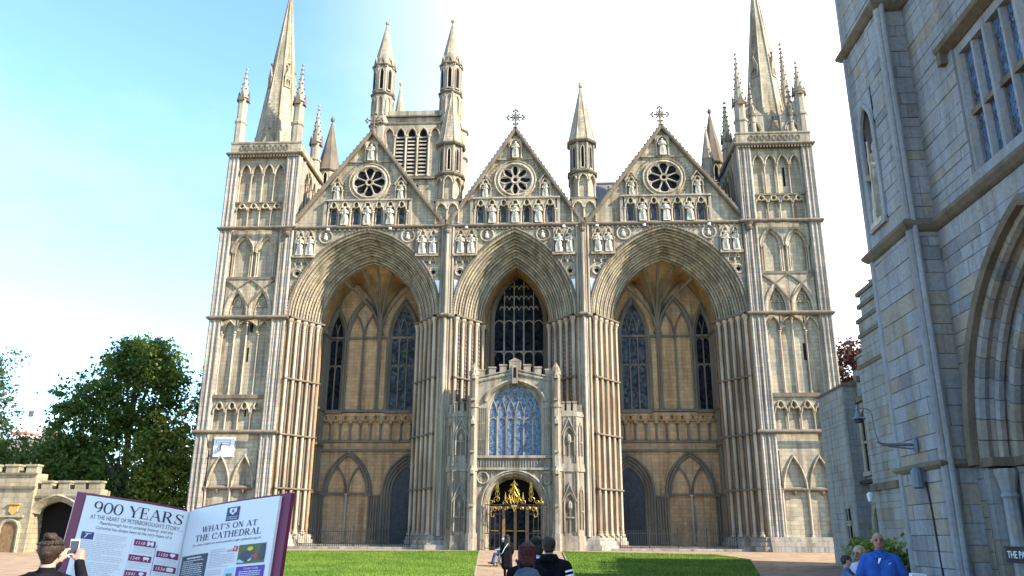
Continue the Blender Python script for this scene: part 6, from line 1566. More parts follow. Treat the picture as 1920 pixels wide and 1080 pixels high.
# high-contrast serif capitals drawn stroke by stroke
TK_,TN=.15,.05
def glyph(ch):
    mb=MB()
    def line(x0,y0,x1,y1,w_):
        dx,dy=x1-x0,y1-y0
        if abs(dy)<1e-6: mb.add([(x0,y0-w_/2,0),(x1,y0-w_/2,0),(x1,y0+w_/2,0),(x0,y0+w_/2,0)],[(0,1,2,3)]); return
        hw=w_/2*math.hypot(dx,dy)/abs(dy)
        n=6; vs=[]
        for i in range(n+1): t=i/n; vs += [(x0+dx*t-hw,y0+dy*t,0),(x0+dx*t+hw,y0+dy*t,0)]
        mb.add(vs,[(2*i,2*i+1,2*i+3,2*i+2) for i in range(n)])
    def serif(x,y,h=.14): mb.add([(x-h,y-.02,0),(x+h,y-.02,0),(x+h,y+.02,0),(x-h,y+.02,0)],[(0,1,2,3)])
    def arc(cx,cy,rx,ry,a0,a1,tk=TK_,tn=TN,n=20):
        vs=[]
        for i in range(n+1):
            a=R(a0+(a1-a0)*i/n); w_=tn+(tk-tn)*abs(math.cos(a))**1.3
            vs += [((cx+(rx-w_/2)*math.cos(a)),cy+(ry-w_/2)*math.sin(a),0),((cx+(rx+w_/2)*math.cos(a)),cy+(ry+w_/2*.0+ (w_/2))*math.sin(a),0)]
        mb.add(vs,[(2*i,2*i+1,2*i+3,2*i+2) for i in range(n)])
    W_=.8
    if ch=='A': line(.1,0,.45,1,TN); line(.45,1,.8,0,TK_); line(.23,.34,.68,.34,TN); serif(.1,0); serif(.8,0,.16); W_=.92
    elif ch=='C': arc(.45,.5,.37,.47,42,318); line(.73,.62,.73,.98,TN); line(.73,.05,.73,.3,TN); W_=.85
    elif ch=='D': line(.16,0,.16,1,TK_); arc(.34,.5,.42,.475,-90,90); line(.05,.975,.36,.975,TN); line(.05,.025,.36,.025,TN); W_=.88
    elif ch=='E': line(.16,0,.16,1,TK_); [line(.03,y,x,y,TN) for y,x in ((.025,.66),(.975,.62),(.52,.48))]; line(.65,.0,.65,.26,TN); line(.61,.76,.61,1,TN); line(.48,.4,.48,.64,TN); W_=.74
    elif ch=='H': line(.17,0,.17,1,TK_); line(.73,0,.73,1,TK_); line(.17,.52,.73,.52,TN); [serif(x,y,.17) for x in (.17,.73) for y in (.02,.98)]; W_=.92
    elif ch=='L': line(.16,0,.16,1,TK_); serif(.16,.98,.15); line(.02,.025,.64,.025,TN); line(.63,0,.63,.3,TN); W_=.7
    elif ch=='N': line(.14,0,.14,1,TN); line(.14,1,.74,0,TK_); line(.74,0,.74,1,TN); serif(.14,.02,.13); serif(.74,.98,.13); serif(.1,.98,.1); W_=.88
    elif ch=='O': arc(.45,.5,.37,.47,0,360,n=32); W_=.9
    elif ch=='R': line(.16,0,.16,1,TK_); arc(.36,.74,.25,.235,-90,90); line(.03,.975,.38,.975,TN); line(.16,.505,.38,.505,TN); serif(.16,.02,.15); line(.40,.5,.72,.0,TK_); serif(.74,.02,.1); W_=.86
    elif ch=='S':
        pts=[(.58,.80),(.50,.92),(.34,.96),(.18,.88),(.14,.74),(.22,.62),(.36,.52),(.50,.42),(.58,.28),(.54,.12),(.36,.04),(.20,.08),(.10,.22)]
        ws=[TN,TN,TN,.09,.12,.15,.17,.15,.12,.09,TN,TN,TN]; vs=[]
        for i,(x,y) in enumerate(pts):
            a=pts[max(i-1,0)]; b=pts[min(i+1,len(pts)-1)]; dx,dy=b[0]-a[0],b[1]-a[1]; l=math.hypot(dx,dy); nx,ny=-dy/l*ws[i]/2,dx/l*ws[i]/2; vs += [(x+nx,y+ny,0),(x-nx,y-ny,0)]
        mb.add(vs,[(2*i,2*i+1,2*i+3,2*i+2) for i in range(len(pts)-1)]); line(.6,.7,.6,.97,TN); line(.1,.03,.1,.32,TN); W_=.7
    elif ch=='T': line(.42,0,.42,1,TK_); line(.04,.975,.80,.975,TN); line(.05,.7,.05,1,TN); line(.79,.7,.79,1,TN); serif(.42,.02,.17); W_=.84
    elif ch=='W': line(.08,1,.32,0,TK_); line(.32,0,.56,1,TN); line(.54,1,.80,0,TK_); line(.80,0,1.04,1,TN); serif(.08,.98,.12); serif(.55,.98,.12); serif(1.04,.98,.12); W_=1.16
    elif ch=='Y': line(.08,1,.42,.45,TK_); line(.78,1,.42,.45,TN); line(.42,0,.42,.48,TK_); serif(.08,.98,.14); serif(.78,.98,.14); serif(.42,.02,.17); W_=.84
    elif ch=='0': arc(.38,.5,.31,.47,0,360,n=32); W_=.76
    elif ch=='9': arc(.36,.68,.27,.29,0,360,n=28); arc(.22,.55,.42,.52,-75,12,.13,.05); W_=.74
    elif ch=="'": line(.1,.72,.14,1,.09); W_=.24
    return mb,W_
def serif_text(s,side,s0,s1,v0,v1,mat,slope=0):
    big=MB(); x=0; fx=[]
    for ch in s:
        if ch==' ': x+=.42; continue
        g,w_=glyph(ch); big.add([(a+x,b,0) for a,b,_ in g.v],g.f); x+=w_+.05
    # keep true cap height
    big.v=[(a/x,b,0) for a,b,_ in big.v]
    return onpage(big,side,s0,s1,v0,v1,mat,'heading',norm=False,slope=slope)
serif_text('900 YEARS',-1,.095,.975,.045,.155,'ink')
btext('AT THE HEART OF PETERBOROUGH\u2019S STORY...',-1,.085,.975,.176,.217,'print_slate')
btext('Peterborough has an amazing history, and the',-1,.19,.90,.232,.272,'print_slate',.25)
btext('Cathedral has always been at the very heart of it',-1,.165,.90,.280,.320,'print_slate',.25)
def rect(side,s0,s1,v0,v1,mat,name,off=.003,n=6):
    mb=MB(); mb.add([(i/n,y,0) for y in (0,1) for i in range(n+1)],[(i,i+1,n+2+i,n+1+i) for i in range(n)]); return onpage(mb,side,s0,s1,v0,v1,mat,name,off,norm=False)
def words(side,s0,s1,v0,v1,dv,mat='ink_grey',name='body_text',off=.004,hh=.35,seed=1):
    rr=random.Random(seed); mb=MB(); v=v0
    while v<v1:
        s=s0
        e_=s1-(rr.random()*.08 if rr.random()<.8 else rr.random()*.5)*(s1-s0)
        while s<e_:
            l=rr.uniform(.03,.11)*(s1-s0)*1.4; b=min(s+l,e_)
            q=[]
            for ss,vv in ((s,v+dv*hh),(b,v+dv*hh),(b,v),(s,v)):
                t=1-ss if side<0 else ss; q.append(tuple(bpos(side,t,vv,off)))
            mb.add(q,[(0,1,2,3)]); s=b+.012*(s1-s0)*1.6
        v+=dv
    return tag(obj(name,mb,mat,BK),kind='stuff')
rect(-1,.045,.165,.345,.415,'print_navy','initial_block'); btext('T',-1,.075,.14,.358,.402,'page',.4,off=.006)
words(-1,.185,.50,.352,.42,.017,seed=3); words(-1,.04,.50,.425,.60,.017,seed=4); words(-1,.04,.50,.625,.85,.017,seed=5)
rect(-1,.535,.538,.36,.9,'ink_grey','column_rule',n=1)
for yr,a,b,v,ic in (('1118',.56,.765,.385,'castle'),('1150',.79,.985,.468,'pin'),('1349',.54,.755,.535,'cow'),('1536',.79,.985,.605,'crown'),('1541',.53,.74,.685,'pin')):
    rect(-1,a,b,v-.028,v+.034,'print_maroon','date_flag'); btext(yr,-1,a+.02,a+.105,v-.010,v+.020,'page',.2,off=.006)
    words(-1,a+.01,b,v+.045,v+.10,.016,seed=int(yr))
    mb=MB()
    if ic=='castle': mb.add([(0,0,0),(.38,0,0),(.38,1,0),(0,1,0)],[(0,1,2,3)]); mb.add([(.62,0,0),(1,0,0),(1,1,0),(.62,1,0)],[(0,1,2,3)]); mb.add([(.38,.3,0),(.62,.3,0),(.62,.75,0),(.38,.75,0)],[(0,1,2,3)])
    elif ic=='pin': mb.add([(.5+.4*math.cos(t),.65+.35*math.sin(t),0) for t in np.linspace(-.6,3.74,10)]+[(.5,0,0)],[tuple(range(11))])
    elif ic=='cow': mb.add([(.1,.35,0),(.85,.35,0),(1,.6,0),(.85,.9,0),(.1,.9,0),(0,.6,0)],[(0,1,2,3,4,5)]); [mb.add([(x,0,0),(x+.12,0,0),(x+.12,.4,0),(x,.4,0)],[(0,1,2,3)]) for x in (.15,.7)]
    else: mb.add([(.05,0,0),(.95,0,0),(1,.8,0),(.72,.45,0),(.5,1,0),(.28,.45,0),(0,.8,0)],[(0,1,2,4),(0,4,5,6),(1,2,3,4)])
    onpage(mb,-1,b-.08,b-.02,v-.020,v+.022,'page','icon',.006,norm=False)
rect(-1,.772,.777,.385,.75,'ink','timeline',n=1)
for v in (.39,.47,.54,.61,.69):
    mb=MB(); mb.add([(.5+.5*math.cos(t),.5+.5*math.sin(t),0) for t in np.linspace(0,6.28,9)[:-1]],[tuple(range(8))]); onpage(mb,-1,.760,.789,v-.010,v+.010,'print_sky','timeline_node',.007,norm=False)
# right-hand page
rect(1,.485,.62,.05,.185,'print_navy','logo_block')
mb=MB(); mb.add([(0,1,0),(1,1,0),(1,.45,0),(.5,0,0),(0,.45,0)],[(0,1,2,3,4)]); onpage(mb,1,.515,.59,.062,.130,'page','logo_shield',.005,norm=False)
mb=MB(); mb.add([(.2,.85,0),(.4,.85,0),(.8,.3,0),(.65,.2,0)],[(0,1,2,3)]); mb.add([(.8,.85,0),(.6,.85,0),(.2,.3,0),(.35,.2,0)],[(0,1,2,3)]); onpage(mb,1,.525,.58,.070,.118,'print_navy','logo_keys',.007,norm=False)
btext('PETERBOROUGH',1,.497,.61,.142,.154,'page',off=.005); btext('CATHEDRAL',1,.497,.61,.160,.176,'page',off=.005)
serif_text("WHAT'S ON AT",1,.24,.825,.205,.262,'ink'); serif_text('THE CATHEDRAL',1,.175,.875,.285,.348,'ink')
btext('For more details see www.peterborough-cathedral.org.uk',1,.16,.88,.372,.402,'print_slate',.25)
rect(1,.05,.36,.478,1.0,'print_slate','listing_panel'); words(1,.12,.30,.50,.515,.03,'page','panel_text',.006,.5,9); words(1,.08,.33,.53,.66,.02,'page','panel_text',.006,.4,10); words(1,.07,.34,.67,.95,.02,'ink_grey','panel_text',.006,.4,12)
words(1,.385,.55,.455,.50,.02,seed=13); words(1,.385,.66,.51,.635,.016,seed=14)
btext('GAM',1,.555,.625,.468,.494,'print_red',.2); mb=MB(); mb.add([(0,.2,0),(.8,0,0),(1,.8,0),(.25,1,0)],[(0,1,2,3)]); onpage(mb,1,.618,.672,.438,.500,'print_red','logo_flag',.006,norm=False); btext('R',1,.633,.658,.452,.486,'page',.2,off=.008)
rect(1,.68,.945,.440,.622,'print_green','photo_print')
for a,b,c,d,mt in ((.70,.82,.50,.60,'print_slate'),(.77,.83,.465,.505,'print_yellow'),(.74,.84,.535,.575,'print_blue'),(.84,.885,.535,.585,'print_red'),(.775,.82,.565,.60,'page'),(.685,.76,.575,.615,'print_sky'),(.89,.945,.445,.60,'print_slate'),(.79,.815,.505,.535,'print_red')):
    mb=MB(); mb.add([(.5+.5*math.cos(t),.5+.5*math.sin(t),0) for t in np.linspace(0,6.28,11)[:-1]],[tuple(range(10))]); onpage(mb,1,a,b,c,d,mt,'photo_patch',.005+.0004*len(mt),norm=False)
rect(1,.685,.96,.645,1.0,'print_purple','tour_panel'); btext('TOWER TOURS',1,.76,.90,.660,.680,'page',off=.006); words(1,.72,.93,.692,.74,.018,'page','panel_text',.006,.4,15)
rect(1,.565,.665,.65,.80,'print_sky','photo_print'); rect(1,.59,.65,.70,.80,'stone_plain','photo_patch',.005); words(1,.385,.54,.655,.70,.018,seed=16)
# ------------------------------------------------------------------ people
plain('skin',(.37,.215,.155),.55,spec=.3,var=.08,vscale=30); plain('skin_ruddy',(.36,.165,.115),.5,spec=.35,var=.1,vscale=30)
def hairmat(name,c1,c2):
    m,t,b=newmat(name); N=t.nodes.new; L=t.links.new
    g=N('ShaderNodeNewGeometry'); mp=N('ShaderNodeMapping'); mp.inputs['Scale'].default_value=(110,110,9); L(g.outputs['Position'],mp.inputs['Vector'])
    n=N('ShaderNodeTexNoise'); n.inputs['Scale'].default_value=1; n.inputs['Detail'].default_value=3; L(mp.outputs[0],n.inputs['Vector'])
    r=N('ShaderNodeMapRange'); r.inputs['From Min'].default_value=.35; r.inputs['From Max'].default_value=.66; L(n.outputs[0],r.inputs['Value'])
    mx=N('ShaderNodeMix'); mx.data_type='RGBA'; mx.inputs[6].default_value=(*c1,1); mx.inputs[7].default_value=(*c2,1); L(r.outputs[0],mx.inputs[0]); L(mx.outputs[2],b.inputs['Base Color'])
    bp=N('ShaderNodeBump'); bp.inputs['Distance'].default_value=.01; bp.inputs['Strength'].default_value=.8; L(n.outputs[0],bp.inputs['Height']); L(bp.outputs[0],b.inputs['Normal'])
    b.inputs['Roughness'].default_value=.55; b.inputs['Specular IOR Level'].default_value=.3; MATS[name]=m
hairmat('hair_dark',(.006,.005,.005),(.022,.017,.014)); hairmat('hair_brown',(.012,.007,.005),(.045,.026,.016)); hairmat('hair_red',(.018,.003,.004),(.11,.014,.016)); hairmat('hair_blonde',(.26,.18,.09),(.52,.40,.24)); plain('hair_grey',(.40,.33,.29),.6,var=.3,vscale=50)
plain('black_cloth',(.008,.008,.010),.95,spec=.04,var=.4,vscale=12,bump=.01,bscale=14); plain('navy_cloth',(.012,.018,.035),.85,var=.3,vscale=12,bump=.01,bscale=12); plain('blue_polo',(.022,.085,.34),.8,spec=.2,var=.15,vscale=9,bump=.012,bscale=9)
plain('denim',(.07,.12,.22),.85,var=.3,vscale=14,bump=.008,bscale=20); plain('denim_dark',(.03,.05,.14),.85,var=.3,vscale=14,bump=.008,bscale=16); plain('lilac',(.52,.48,.60),.8,var=.1,vscale=12); plain('pale_blue_cloth',(.38,.46,.66),.8,var=.25,vscale=12); plain('teal_cloth',(.03,.19,.20),.7); plain('white_cloth',(.75,.76,.80),.7); plain('stripe_blue',(.45,.48,.85),.6); plain('slate_cloth',(.06,.08,.11),.8,var=.3,vscale=10)
plain('lips',(.35,.12,.10),.5); plain('eye_dark',(.02,.016,.014),.3); plain('rubber',(.02,.02,.02),.7); plain('chrome',(.45,.46,.48),.3,metal=.8); plain('paper_blue',(.25,.42,.65),.5)
def capsule_mesh(mb,p0,p1,r0,r1,n=12):
    p0=Vector(p0); p1=Vector(p1); d=p1-p0; L_=d.length
    d = d.normalized() if L_>1e-6 else Vector((0,0,1)); a=d.orthogonal().normalized(); b=d.cross(a); rings=[]
    for t in (-80,-50,-22,0): rings.append((p0+d*(r0*math.sin(R(t))),r0*math.cos(R(t))))
    for t in (0,22,50,80): rings.append((p1+d*(r1*math.sin(R(t))),r1*math.cos(R(t))))
    vs=[]
    for c,r in rings:
        for k in range(n): th=2*math.pi*k/n; vs.append(c+a*(r*math.cos(th))+b*(r*math.sin(th)))
    m=len(rings); fs=[(i*n+k,i*n+(k+1)%n,(i+1)*n+(k+1)%n,(i+1)*n+k) for i in range(m-1) for k in range(n)]+[tuple(range(n-1,-1,-1)),tuple((m-1)*n+k for k in range(n))]
    mb.add(vs,fs)
def skin_over(name,prims,voxel,parent,smooth=4,jitter=0):
    """one continuous surface over rounded limbs; each face takes the material of the limb it lies on"""
    mb=MB()
    for p in prims: capsule_mesh(mb,p[0],p[1],p[2],p[3])
    tmp=bpy.data.objects.new('tmp',mb.mesh('tmp',prims[0][4])); col.objects.link(tmp)
    r=tmp.modifiers.new('r','REMESH'); r.mode='VOXEL'; r.voxel_size=voxel; r.use_smooth_shade=True
    s_=tmp.modifiers.new('s','SMOOTH'); s_.factor=.5; s_.iterations=smooth
    dg=bpy.context.evaluated_depsgraph_get(); me=bpy.data.meshes.new_from_object(tmp.evaluated_get(dg)); bpy.data.objects.remove(tmp)
    me.name=name; me.materials.clear(); mats=[]
    for p in prims:
        if p[4] not in mats: mats.append(p[4])
    for q in mats: me.materials.append(MATS[q])
    k=len(me.polygons); C=np.empty(k*3,np.float32); me.polygons.foreach_get('center',C); C=C.reshape(-1,3); best=np.full(k,1e9); mi=np.zeros(k,np.int32)
    for p in prims:
        a=np.array(p[0],float); b=np.array(p[1],float); ab=b-a; L2=max(1e-9,ab@ab); t=np.clip(((C-a)@ab)/L2,0,1)
        d=np.linalg.norm(C-(a+t[:,None]*ab),axis=1)-(p[2]+(p[3]-p[2])*t); sel=d<best; best[sel]=d[sel]; mi[sel]=mats.index(p[4])
    me.polygons.foreach_set('material_index',mi); me.polygons.foreach_set('use_smooth',[True]*k)
    if jitter:
        n=len(me.vertices); V=np.empty(n*3,np.float32); me.vertices.foreach_get('co',V); V=V.reshape(-1,3); V+=RNG.normal(size=V.shape)*jitter; me.vertices.foreach_set('co',V.ravel().astype(np.float32))
    me.update(); return link(name,me,parent)
def hand(pr,wrist,direction,side,h,mat,curl=.5,palm_n=None):
    w_=Vector(wrist); d=Vector(direction).normalized(); up=Vector(palm_n) if palm_n else Vector((0,-1,0)); sx=d.cross(up); sx = sx.normalized() if sx.length>.01 else Vector((1,0,0)); up=sx.cross(d).normalized()
    pl=.052*h; pr.append((w_,w_+d*pl,.017*h,.019*h,mat)); pr.append((w_+d*pl*.4+sx*.010*h,w_+d*pl+sx*.012*h,.013*h,.012*h,mat)); pr.append((w_+d*pl*.4-sx*.010*h,w_+d*pl-sx*.012*h,.013*h,.012*h,mat))
    for i,(o,l) in enumerate(((-.017,.036),(-.006,.042),(.006,.040),(.017,.031))):
        b=w_+d*pl+sx*(o*h); m_=b+d*(l*h*.55)-up*(-curl*l*h*.25); e=m_+d*(l*h*.45*(1-curl*.6))+up*(curl*l*h*.55)
        pr.append((b,m_,.0058*h,.0054*h,mat)); pr.append((m_,e,.0054*h,.0046*h,mat))
    tb=w_+d*pl*.3-sx*(side*.016*h); tm=tb+d*.02*h-sx*(side*.016*h)+up*.006*h; te=tm+d*.018*h-sx*(side*.002*h)+up*.008*h; pr.append((tb,tm,.0075*h,.0065*h,mat)); pr.append((tm,te,.0065*h,.0055*h,mat))
def head_prims(c,h,skin='skin',neck=None,face=(0,-1,0),up=(0,0,1)):
    """c = centre of the skull; face = direction the nose points"""
    f=Vector(face).normalized(); u=Vector(up); s=f.cross(u).normalized(); u=s.cross(f).normalized(); c=Vector(c); P=[]
    q=lambda a,b,d: c+s*(a*h)+f*(b*h)+u*(d*h)
    P.append((q(0,-.016,.008),q(0,.010,.006),.0455*h,.0445*h,skin)); P.append((q(0,-.008,.014),q(0,.004,.016),.042*h,.041*h,skin)); P.append((q(0,.012,-.02),q(0,.022,-.045),.038*h,.028*h,skin)); P.append((q(-.016,.012,-.04),q(.016,.012,-.04),.023*h,.023*h,skin))
    P.append((q(0,.030,-.054),q(0,.034,-.056),.016*h,.014*h,skin)); P.append((q(0,.050,-.002),q(0,.063,-.020),.008*h,.0125*h,skin)); P.append((q(-.02,.044,.008),q(.02,.044,.008),.009*h,.009*h,skin))
    for sg in (-1,1): P.append((q(sg*.044,-.004,-.002),q(sg*.045,-.006,-.022),.009*h,.007*h,skin))
    if neck is not None: P.append((Vector(neck),q(0,-.012,-.04),.036*h,.032*h,skin))
    return P,q
def face_parts(q,h,T,glasses=False,bulk=1):
    for sg in (-1,1):
        m=MB(); e=q(sg*.019,.0525,-.004); m.lathe((e.x,e.y,e.z-.005*h),[(.001,0),(.0095*h,.003*h),(.010*h,.008*h),(.001,.012*h)],8); obj('eye',m,'eye_dark',T,True)
        if not glasses:
            m=MB(); a=q(sg*.010,.0535,.008); b=q(sg*.030,.047,.009); m.cyl(a,b,.0042*h,.003*h,5); obj('eyebrow',m,'hair_brown',T)
    m=MB(); m.cyl(q(-.012,.050,-.0385),q(.012,.050,-.0385),.0038*h,.0038*h,6); obj('mouth',m,'lips',T)
def person(label,loc,rz,h,upper,lower,skin,elbows,wrists,handdirs,face=(0,-1,0),legs=None,bulk=1.0,sleeve='long',shoe='rubber',group=None,voxel=.014,headc=None,lean=0,coat=0,hide_legs=False):
    T=empty('person',loc,rz); tag(T,label,'person',group); P=[]
    V=lambda x,y,z: Vector((x*h,y*h+lean*h*max(0,z-.5),z*h))
    b=bulk
    P += [(V(-.045,0,.53),V(.045,0,.53),.073*h*b,.073*h*b,lower),(V(-.04,0,.60),V(.04,0,.60),.070*h*b,.070*h*b,upper),(V(-.045,.0,.60),V(-.055,0,.74),.068*h*b,.068*h*b,upper),(V(.045,.0,.60),V(.055,0,.74),.068*h*b,.068*h*b,upper),
          (V(-.080,.005,.775),V(.080,.005,.775),.046*h*b,.046*h*b,upper),(V(-.035,.008,.815),V(-.112,.005,.79),.030*h,.032*h,upper),(V(.035,.008,.815),V(.112,.005,.79),.030*h,.032*h,upper),(V(0,.01,.79),V(0,.005,.845),.05*h,.036*h,upper)]
    if coat: P += [(V(-.05,0,.6),V(-.055,0,.5-coat*.5),.072*h*b,.078*h*b,upper),(V(.05,0,.6),V(.055,0,.5-coat*.5),.072*h*b,.078*h*b,upper),(V(0,0,.6),V(0,0,.5-coat*.5),.072*h*b,.075*h*b,upper)]
    lg = legs or [((-.055,0,.50),(-.06,-.005,.28),(-.06,.01,.05)),((.055,0,.50),(.06,-.005,.28),(.06,.01,.05))]
    for hp,kn,an in lg:
        P += [(V(*hp),V(*kn),.060*h,.040*h,lower),(V(*kn),V(*an),.040*h,.027*h,lower)]
        a=V(*an); P.append((a-Vector((0,-.01*h,.02*h)),a+Vector((0,-.095*h,-.028*h)),.028*h,.020*h,shoe))
    for sg,e,w_,hd in zip((-1,1),elbows,wrists,handdirs):
        s_=V(sg*.116,.005,.772); e=V(*e); w_=V(*w_)
        P.append((s_,e,.041*h*b,.034*h*b,upper) if sleeve=='long' else (s_,s_+(e-s_)*.72,.042*h*b,.040*h*b,upper))
        if sleeve!='long': P.append((s_+(e-s_)*.7,e,.030*h,.027*h,skin))
        P.append((e,w_,.033*h*b if sleeve=='long' else .027*h,.024*h if sleeve=='long' else .019*h,upper if sleeve=='long' else skin))
        if hd is not None: hand(P,w_,hd[0],sg,h,skin,hd[1],hd[2] if len(hd)>2 else None)
    hc=headc or (0,-.004,.935); hp,q=head_prims(V(*hc),h,skin,V(0,.008,.83),face); P+=hp
    skin_over('body',P,voxel,T)
    return T,q,V
def hairpiece(T,prims,mat,voxel=.012,jit=.002,name='hair'):
    return skin_over(name,[p+(mat,) for p in prims],voxel,T,2,jit)
def strands(T,q,h,mat,n,drop,rad=.056,back=-1.0,wid=.5):
    mb=MB(); rr=random.Random(n)
    for k in range(n):
        a=rr.uniform(-2.2,2.2)*wid*1.6; r0=rad*(.98+.06*rr.random()); pts=[]
        for t in np.linspace(0,1,6):
            el=1.35-t*1.5; x=math.sin(a)*math.cos(el) if t<.75 else math.sin(a); y=-math.cos(a)*math.cos(el)
            zz=math.sin(el) if t<.6 else math.sin(1.35-.9)-(t-.6)*drop/ rad*1.6
            rx=r0*(1+(.12*rr.random() if t>.6 else 0)); pts.append(q(x*rx if t<.6 else math.sin(a)*rx,-.012+y*rx if t<.6 else -.012-math.cos(a)*rx,.006+zz*r0))
        mb.tube(pts,[.0022*h]*5+[.0008*h],4)
    o=obj('hair_strand',mb,mat,T); o['kind']='stuff'
# man in black jacket, seen from behind
T,q,V=person('man seen from behind in a black jacket with white sleeve stripes',(2.90,-46.9,-.75),R(182),1.715,'black_cloth','navy_cloth','skin',
   [(-.155,.02,.615),(.155,.02,.615)],[(-.13,-.05,.475),(.13,-.05,.475)],[((.1,-.2,-1),.6),((-.1,-.2,-1),.6)],bulk=1.32,headc=(0,-.02,.928))
h=1.715
hairpiece(T,[(q(0,-.014,.012),q(0,.004,.014),.053*h,.051*h),(q(0,-.022,-.012),q(0,-.026,-.03),.046*h,.036*h)],'hair_brown',.010,.0012)
m=MB(); m.lathe((0,.004*h,.815*h),[(.085*h,0),(.070*h,.026*h),(.056*h,.050*h),(.050*h,.050*h),(.048*h,.03*h)],18); obj('collar',m,'black_cloth',T,True)
for sg in (-1,1):
    s_=V(sg*.112,.005,.785); e=V(sg*.155,.02,.615); d=(e-s_)
    for t in (.22,.40):
        m=MB(); a=s_+d*t; b_=s_+d*(t+.075); r_=(.041+(.034-.041)*t)*h*1.32+.006; m.cyl(a,b_,r_,r_,20,False); obj('sleeve_stripe',m,'stripe_blue' if t>.4 else 'white_cloth',T,True)
# red-haired woman beside him with her backpack
T,q,V=person('woman seen from behind with dark red hair and a black coat',(2.64,-47.2,-.75),R(188),1.63,'black_cloth','black_cloth','skin',
   [(-.145,.01,.62),(.145,.01,.62)],[(-.11,-.08,.50),(.11,-.08,.50)],[((0,-.5,-1),.6),((0,-.5,-1),.6)],bulk=1.08,face=(-.25,-1,0)); h=1.63
hairpiece(T,[(q(0,-.014,.012),q(0,.004,.012),.057*h,.055*h),(q(-.03,-.02,0),q(-.035,-.024,-.085),.04*h,.034*h),(q(.03,-.02,0),q(.035,-.024,-.085),.04*h,.034*h),(q(0,-.03,-.01),q(0,-.034,-.095),.042*h,.034*h),(q(-.045,.01,0),q(-.046,.0,-.075),.022*h,.02*h),(q(.045,.01,0),q(.046,.0,-.075),.022*h,.02*h)],'hair_red',.010,.002); strands(T,q,h,'hair_red',170,.10,.058)
BG=empty('backpack',(2.64,-47.38,.42),R(8)); tag(BG,'slate blue backpack on the back of the red-haired woman','backpack')
m=MB(); m.lathe((0,-.02,-.28),[(.05,0),(.17,.03),(.18,.2),(.17,.34),(.12,.42),(.03,.45)],16,0,1,.55); obj('bag_body',m,'slate_cloth',BG,True)
m=MB(); m.lathe((0,-.10,-.25),[(.04,0),(.12,.02),(.12,.16),(.05,.2)],14,0,1,.4); obj('front_pocket',m,'navy_cloth',BG,True)
for sg in (-1,1):
    m=MB(); m.tube([(sg*.08,.06,.12),(sg*.1,.12,.22),(sg*.11,.2,.24)],.018,6); obj('strap',m,'navy_cloth',BG)
# dark-haired person further on in lavender
T,q,V=person('dark haired person in a pale lilac top walking ahead of the red-haired woman',(2.70,-45.2,-.75),R(184),1.70,'lilac','denim_dark','skin',
   [(-.145,.02,.62),(.145,.02,.62)],[(-.13,-.04,.48),(.13,-.04,.48)],[((0,-.1,-1),.5),((0,-.1,-1),.5)],voxel=.016); h=1.70
hairpiece(T,[(q(0,-.014,.014),q(0,.004,.014),.056*h,.054*h),(q(-.02,-.024,0),q(-.02,-.03,-.06),.044*h,.038*h),(q(.02,-.024,0),q(.02,-.03,-.06),.044*h,.038*h)],'hair_dark',.012,.002); strands(T,q,h,'hair_dark',90,.06)
# woman walking on the path
Y_=-24.3
T,q,V=person('woman walking away on the path with long dark hair and knee-length black coat',(1.02,Y_,gz(Y_)),R(183),1.66,'black_cloth','black_cloth','skin',
   [(-.14,.02,.62),(.14,.0,.62)],[(-.11,-.08,.53),(.12,-.05,.50)],[((0,-.8,-.4),.6),((0,-.3,-1),.6)],legs=[((-.05,0,.5),(-.05,-.02,.28),(-.045,.05,.06)),((.05,0,.5),(.05,-.03,.28),(.045,-.06,.05))],coat=.42,shoe='white_cloth',voxel=.016,bulk=1.05); h=1.66
hairpiece(T,[(q(0,-.014,.014),q(0,.004,.014),.057*h,.055*h),(q(-.025,-.026,0),q(-.035,-.045,-.20),.044*h,.040*h),(q(.025,-.026,0),q(.035,-.045,-.20),.044*h,.040*h),(q(0,-.03,0),q(0,-.05,-.24),.045*h,.03*h)],'hair_dark',.014,.003); strands(T,q,h,'hair_dark',90,.20)
m=MB(); m.tube([V(-.03,.082,.80),V(.05,.098,.70),V(.10,.09,.60),V(.13,.05,.56)],.012,5); obj('bag_strap',m,'white_cloth',T)
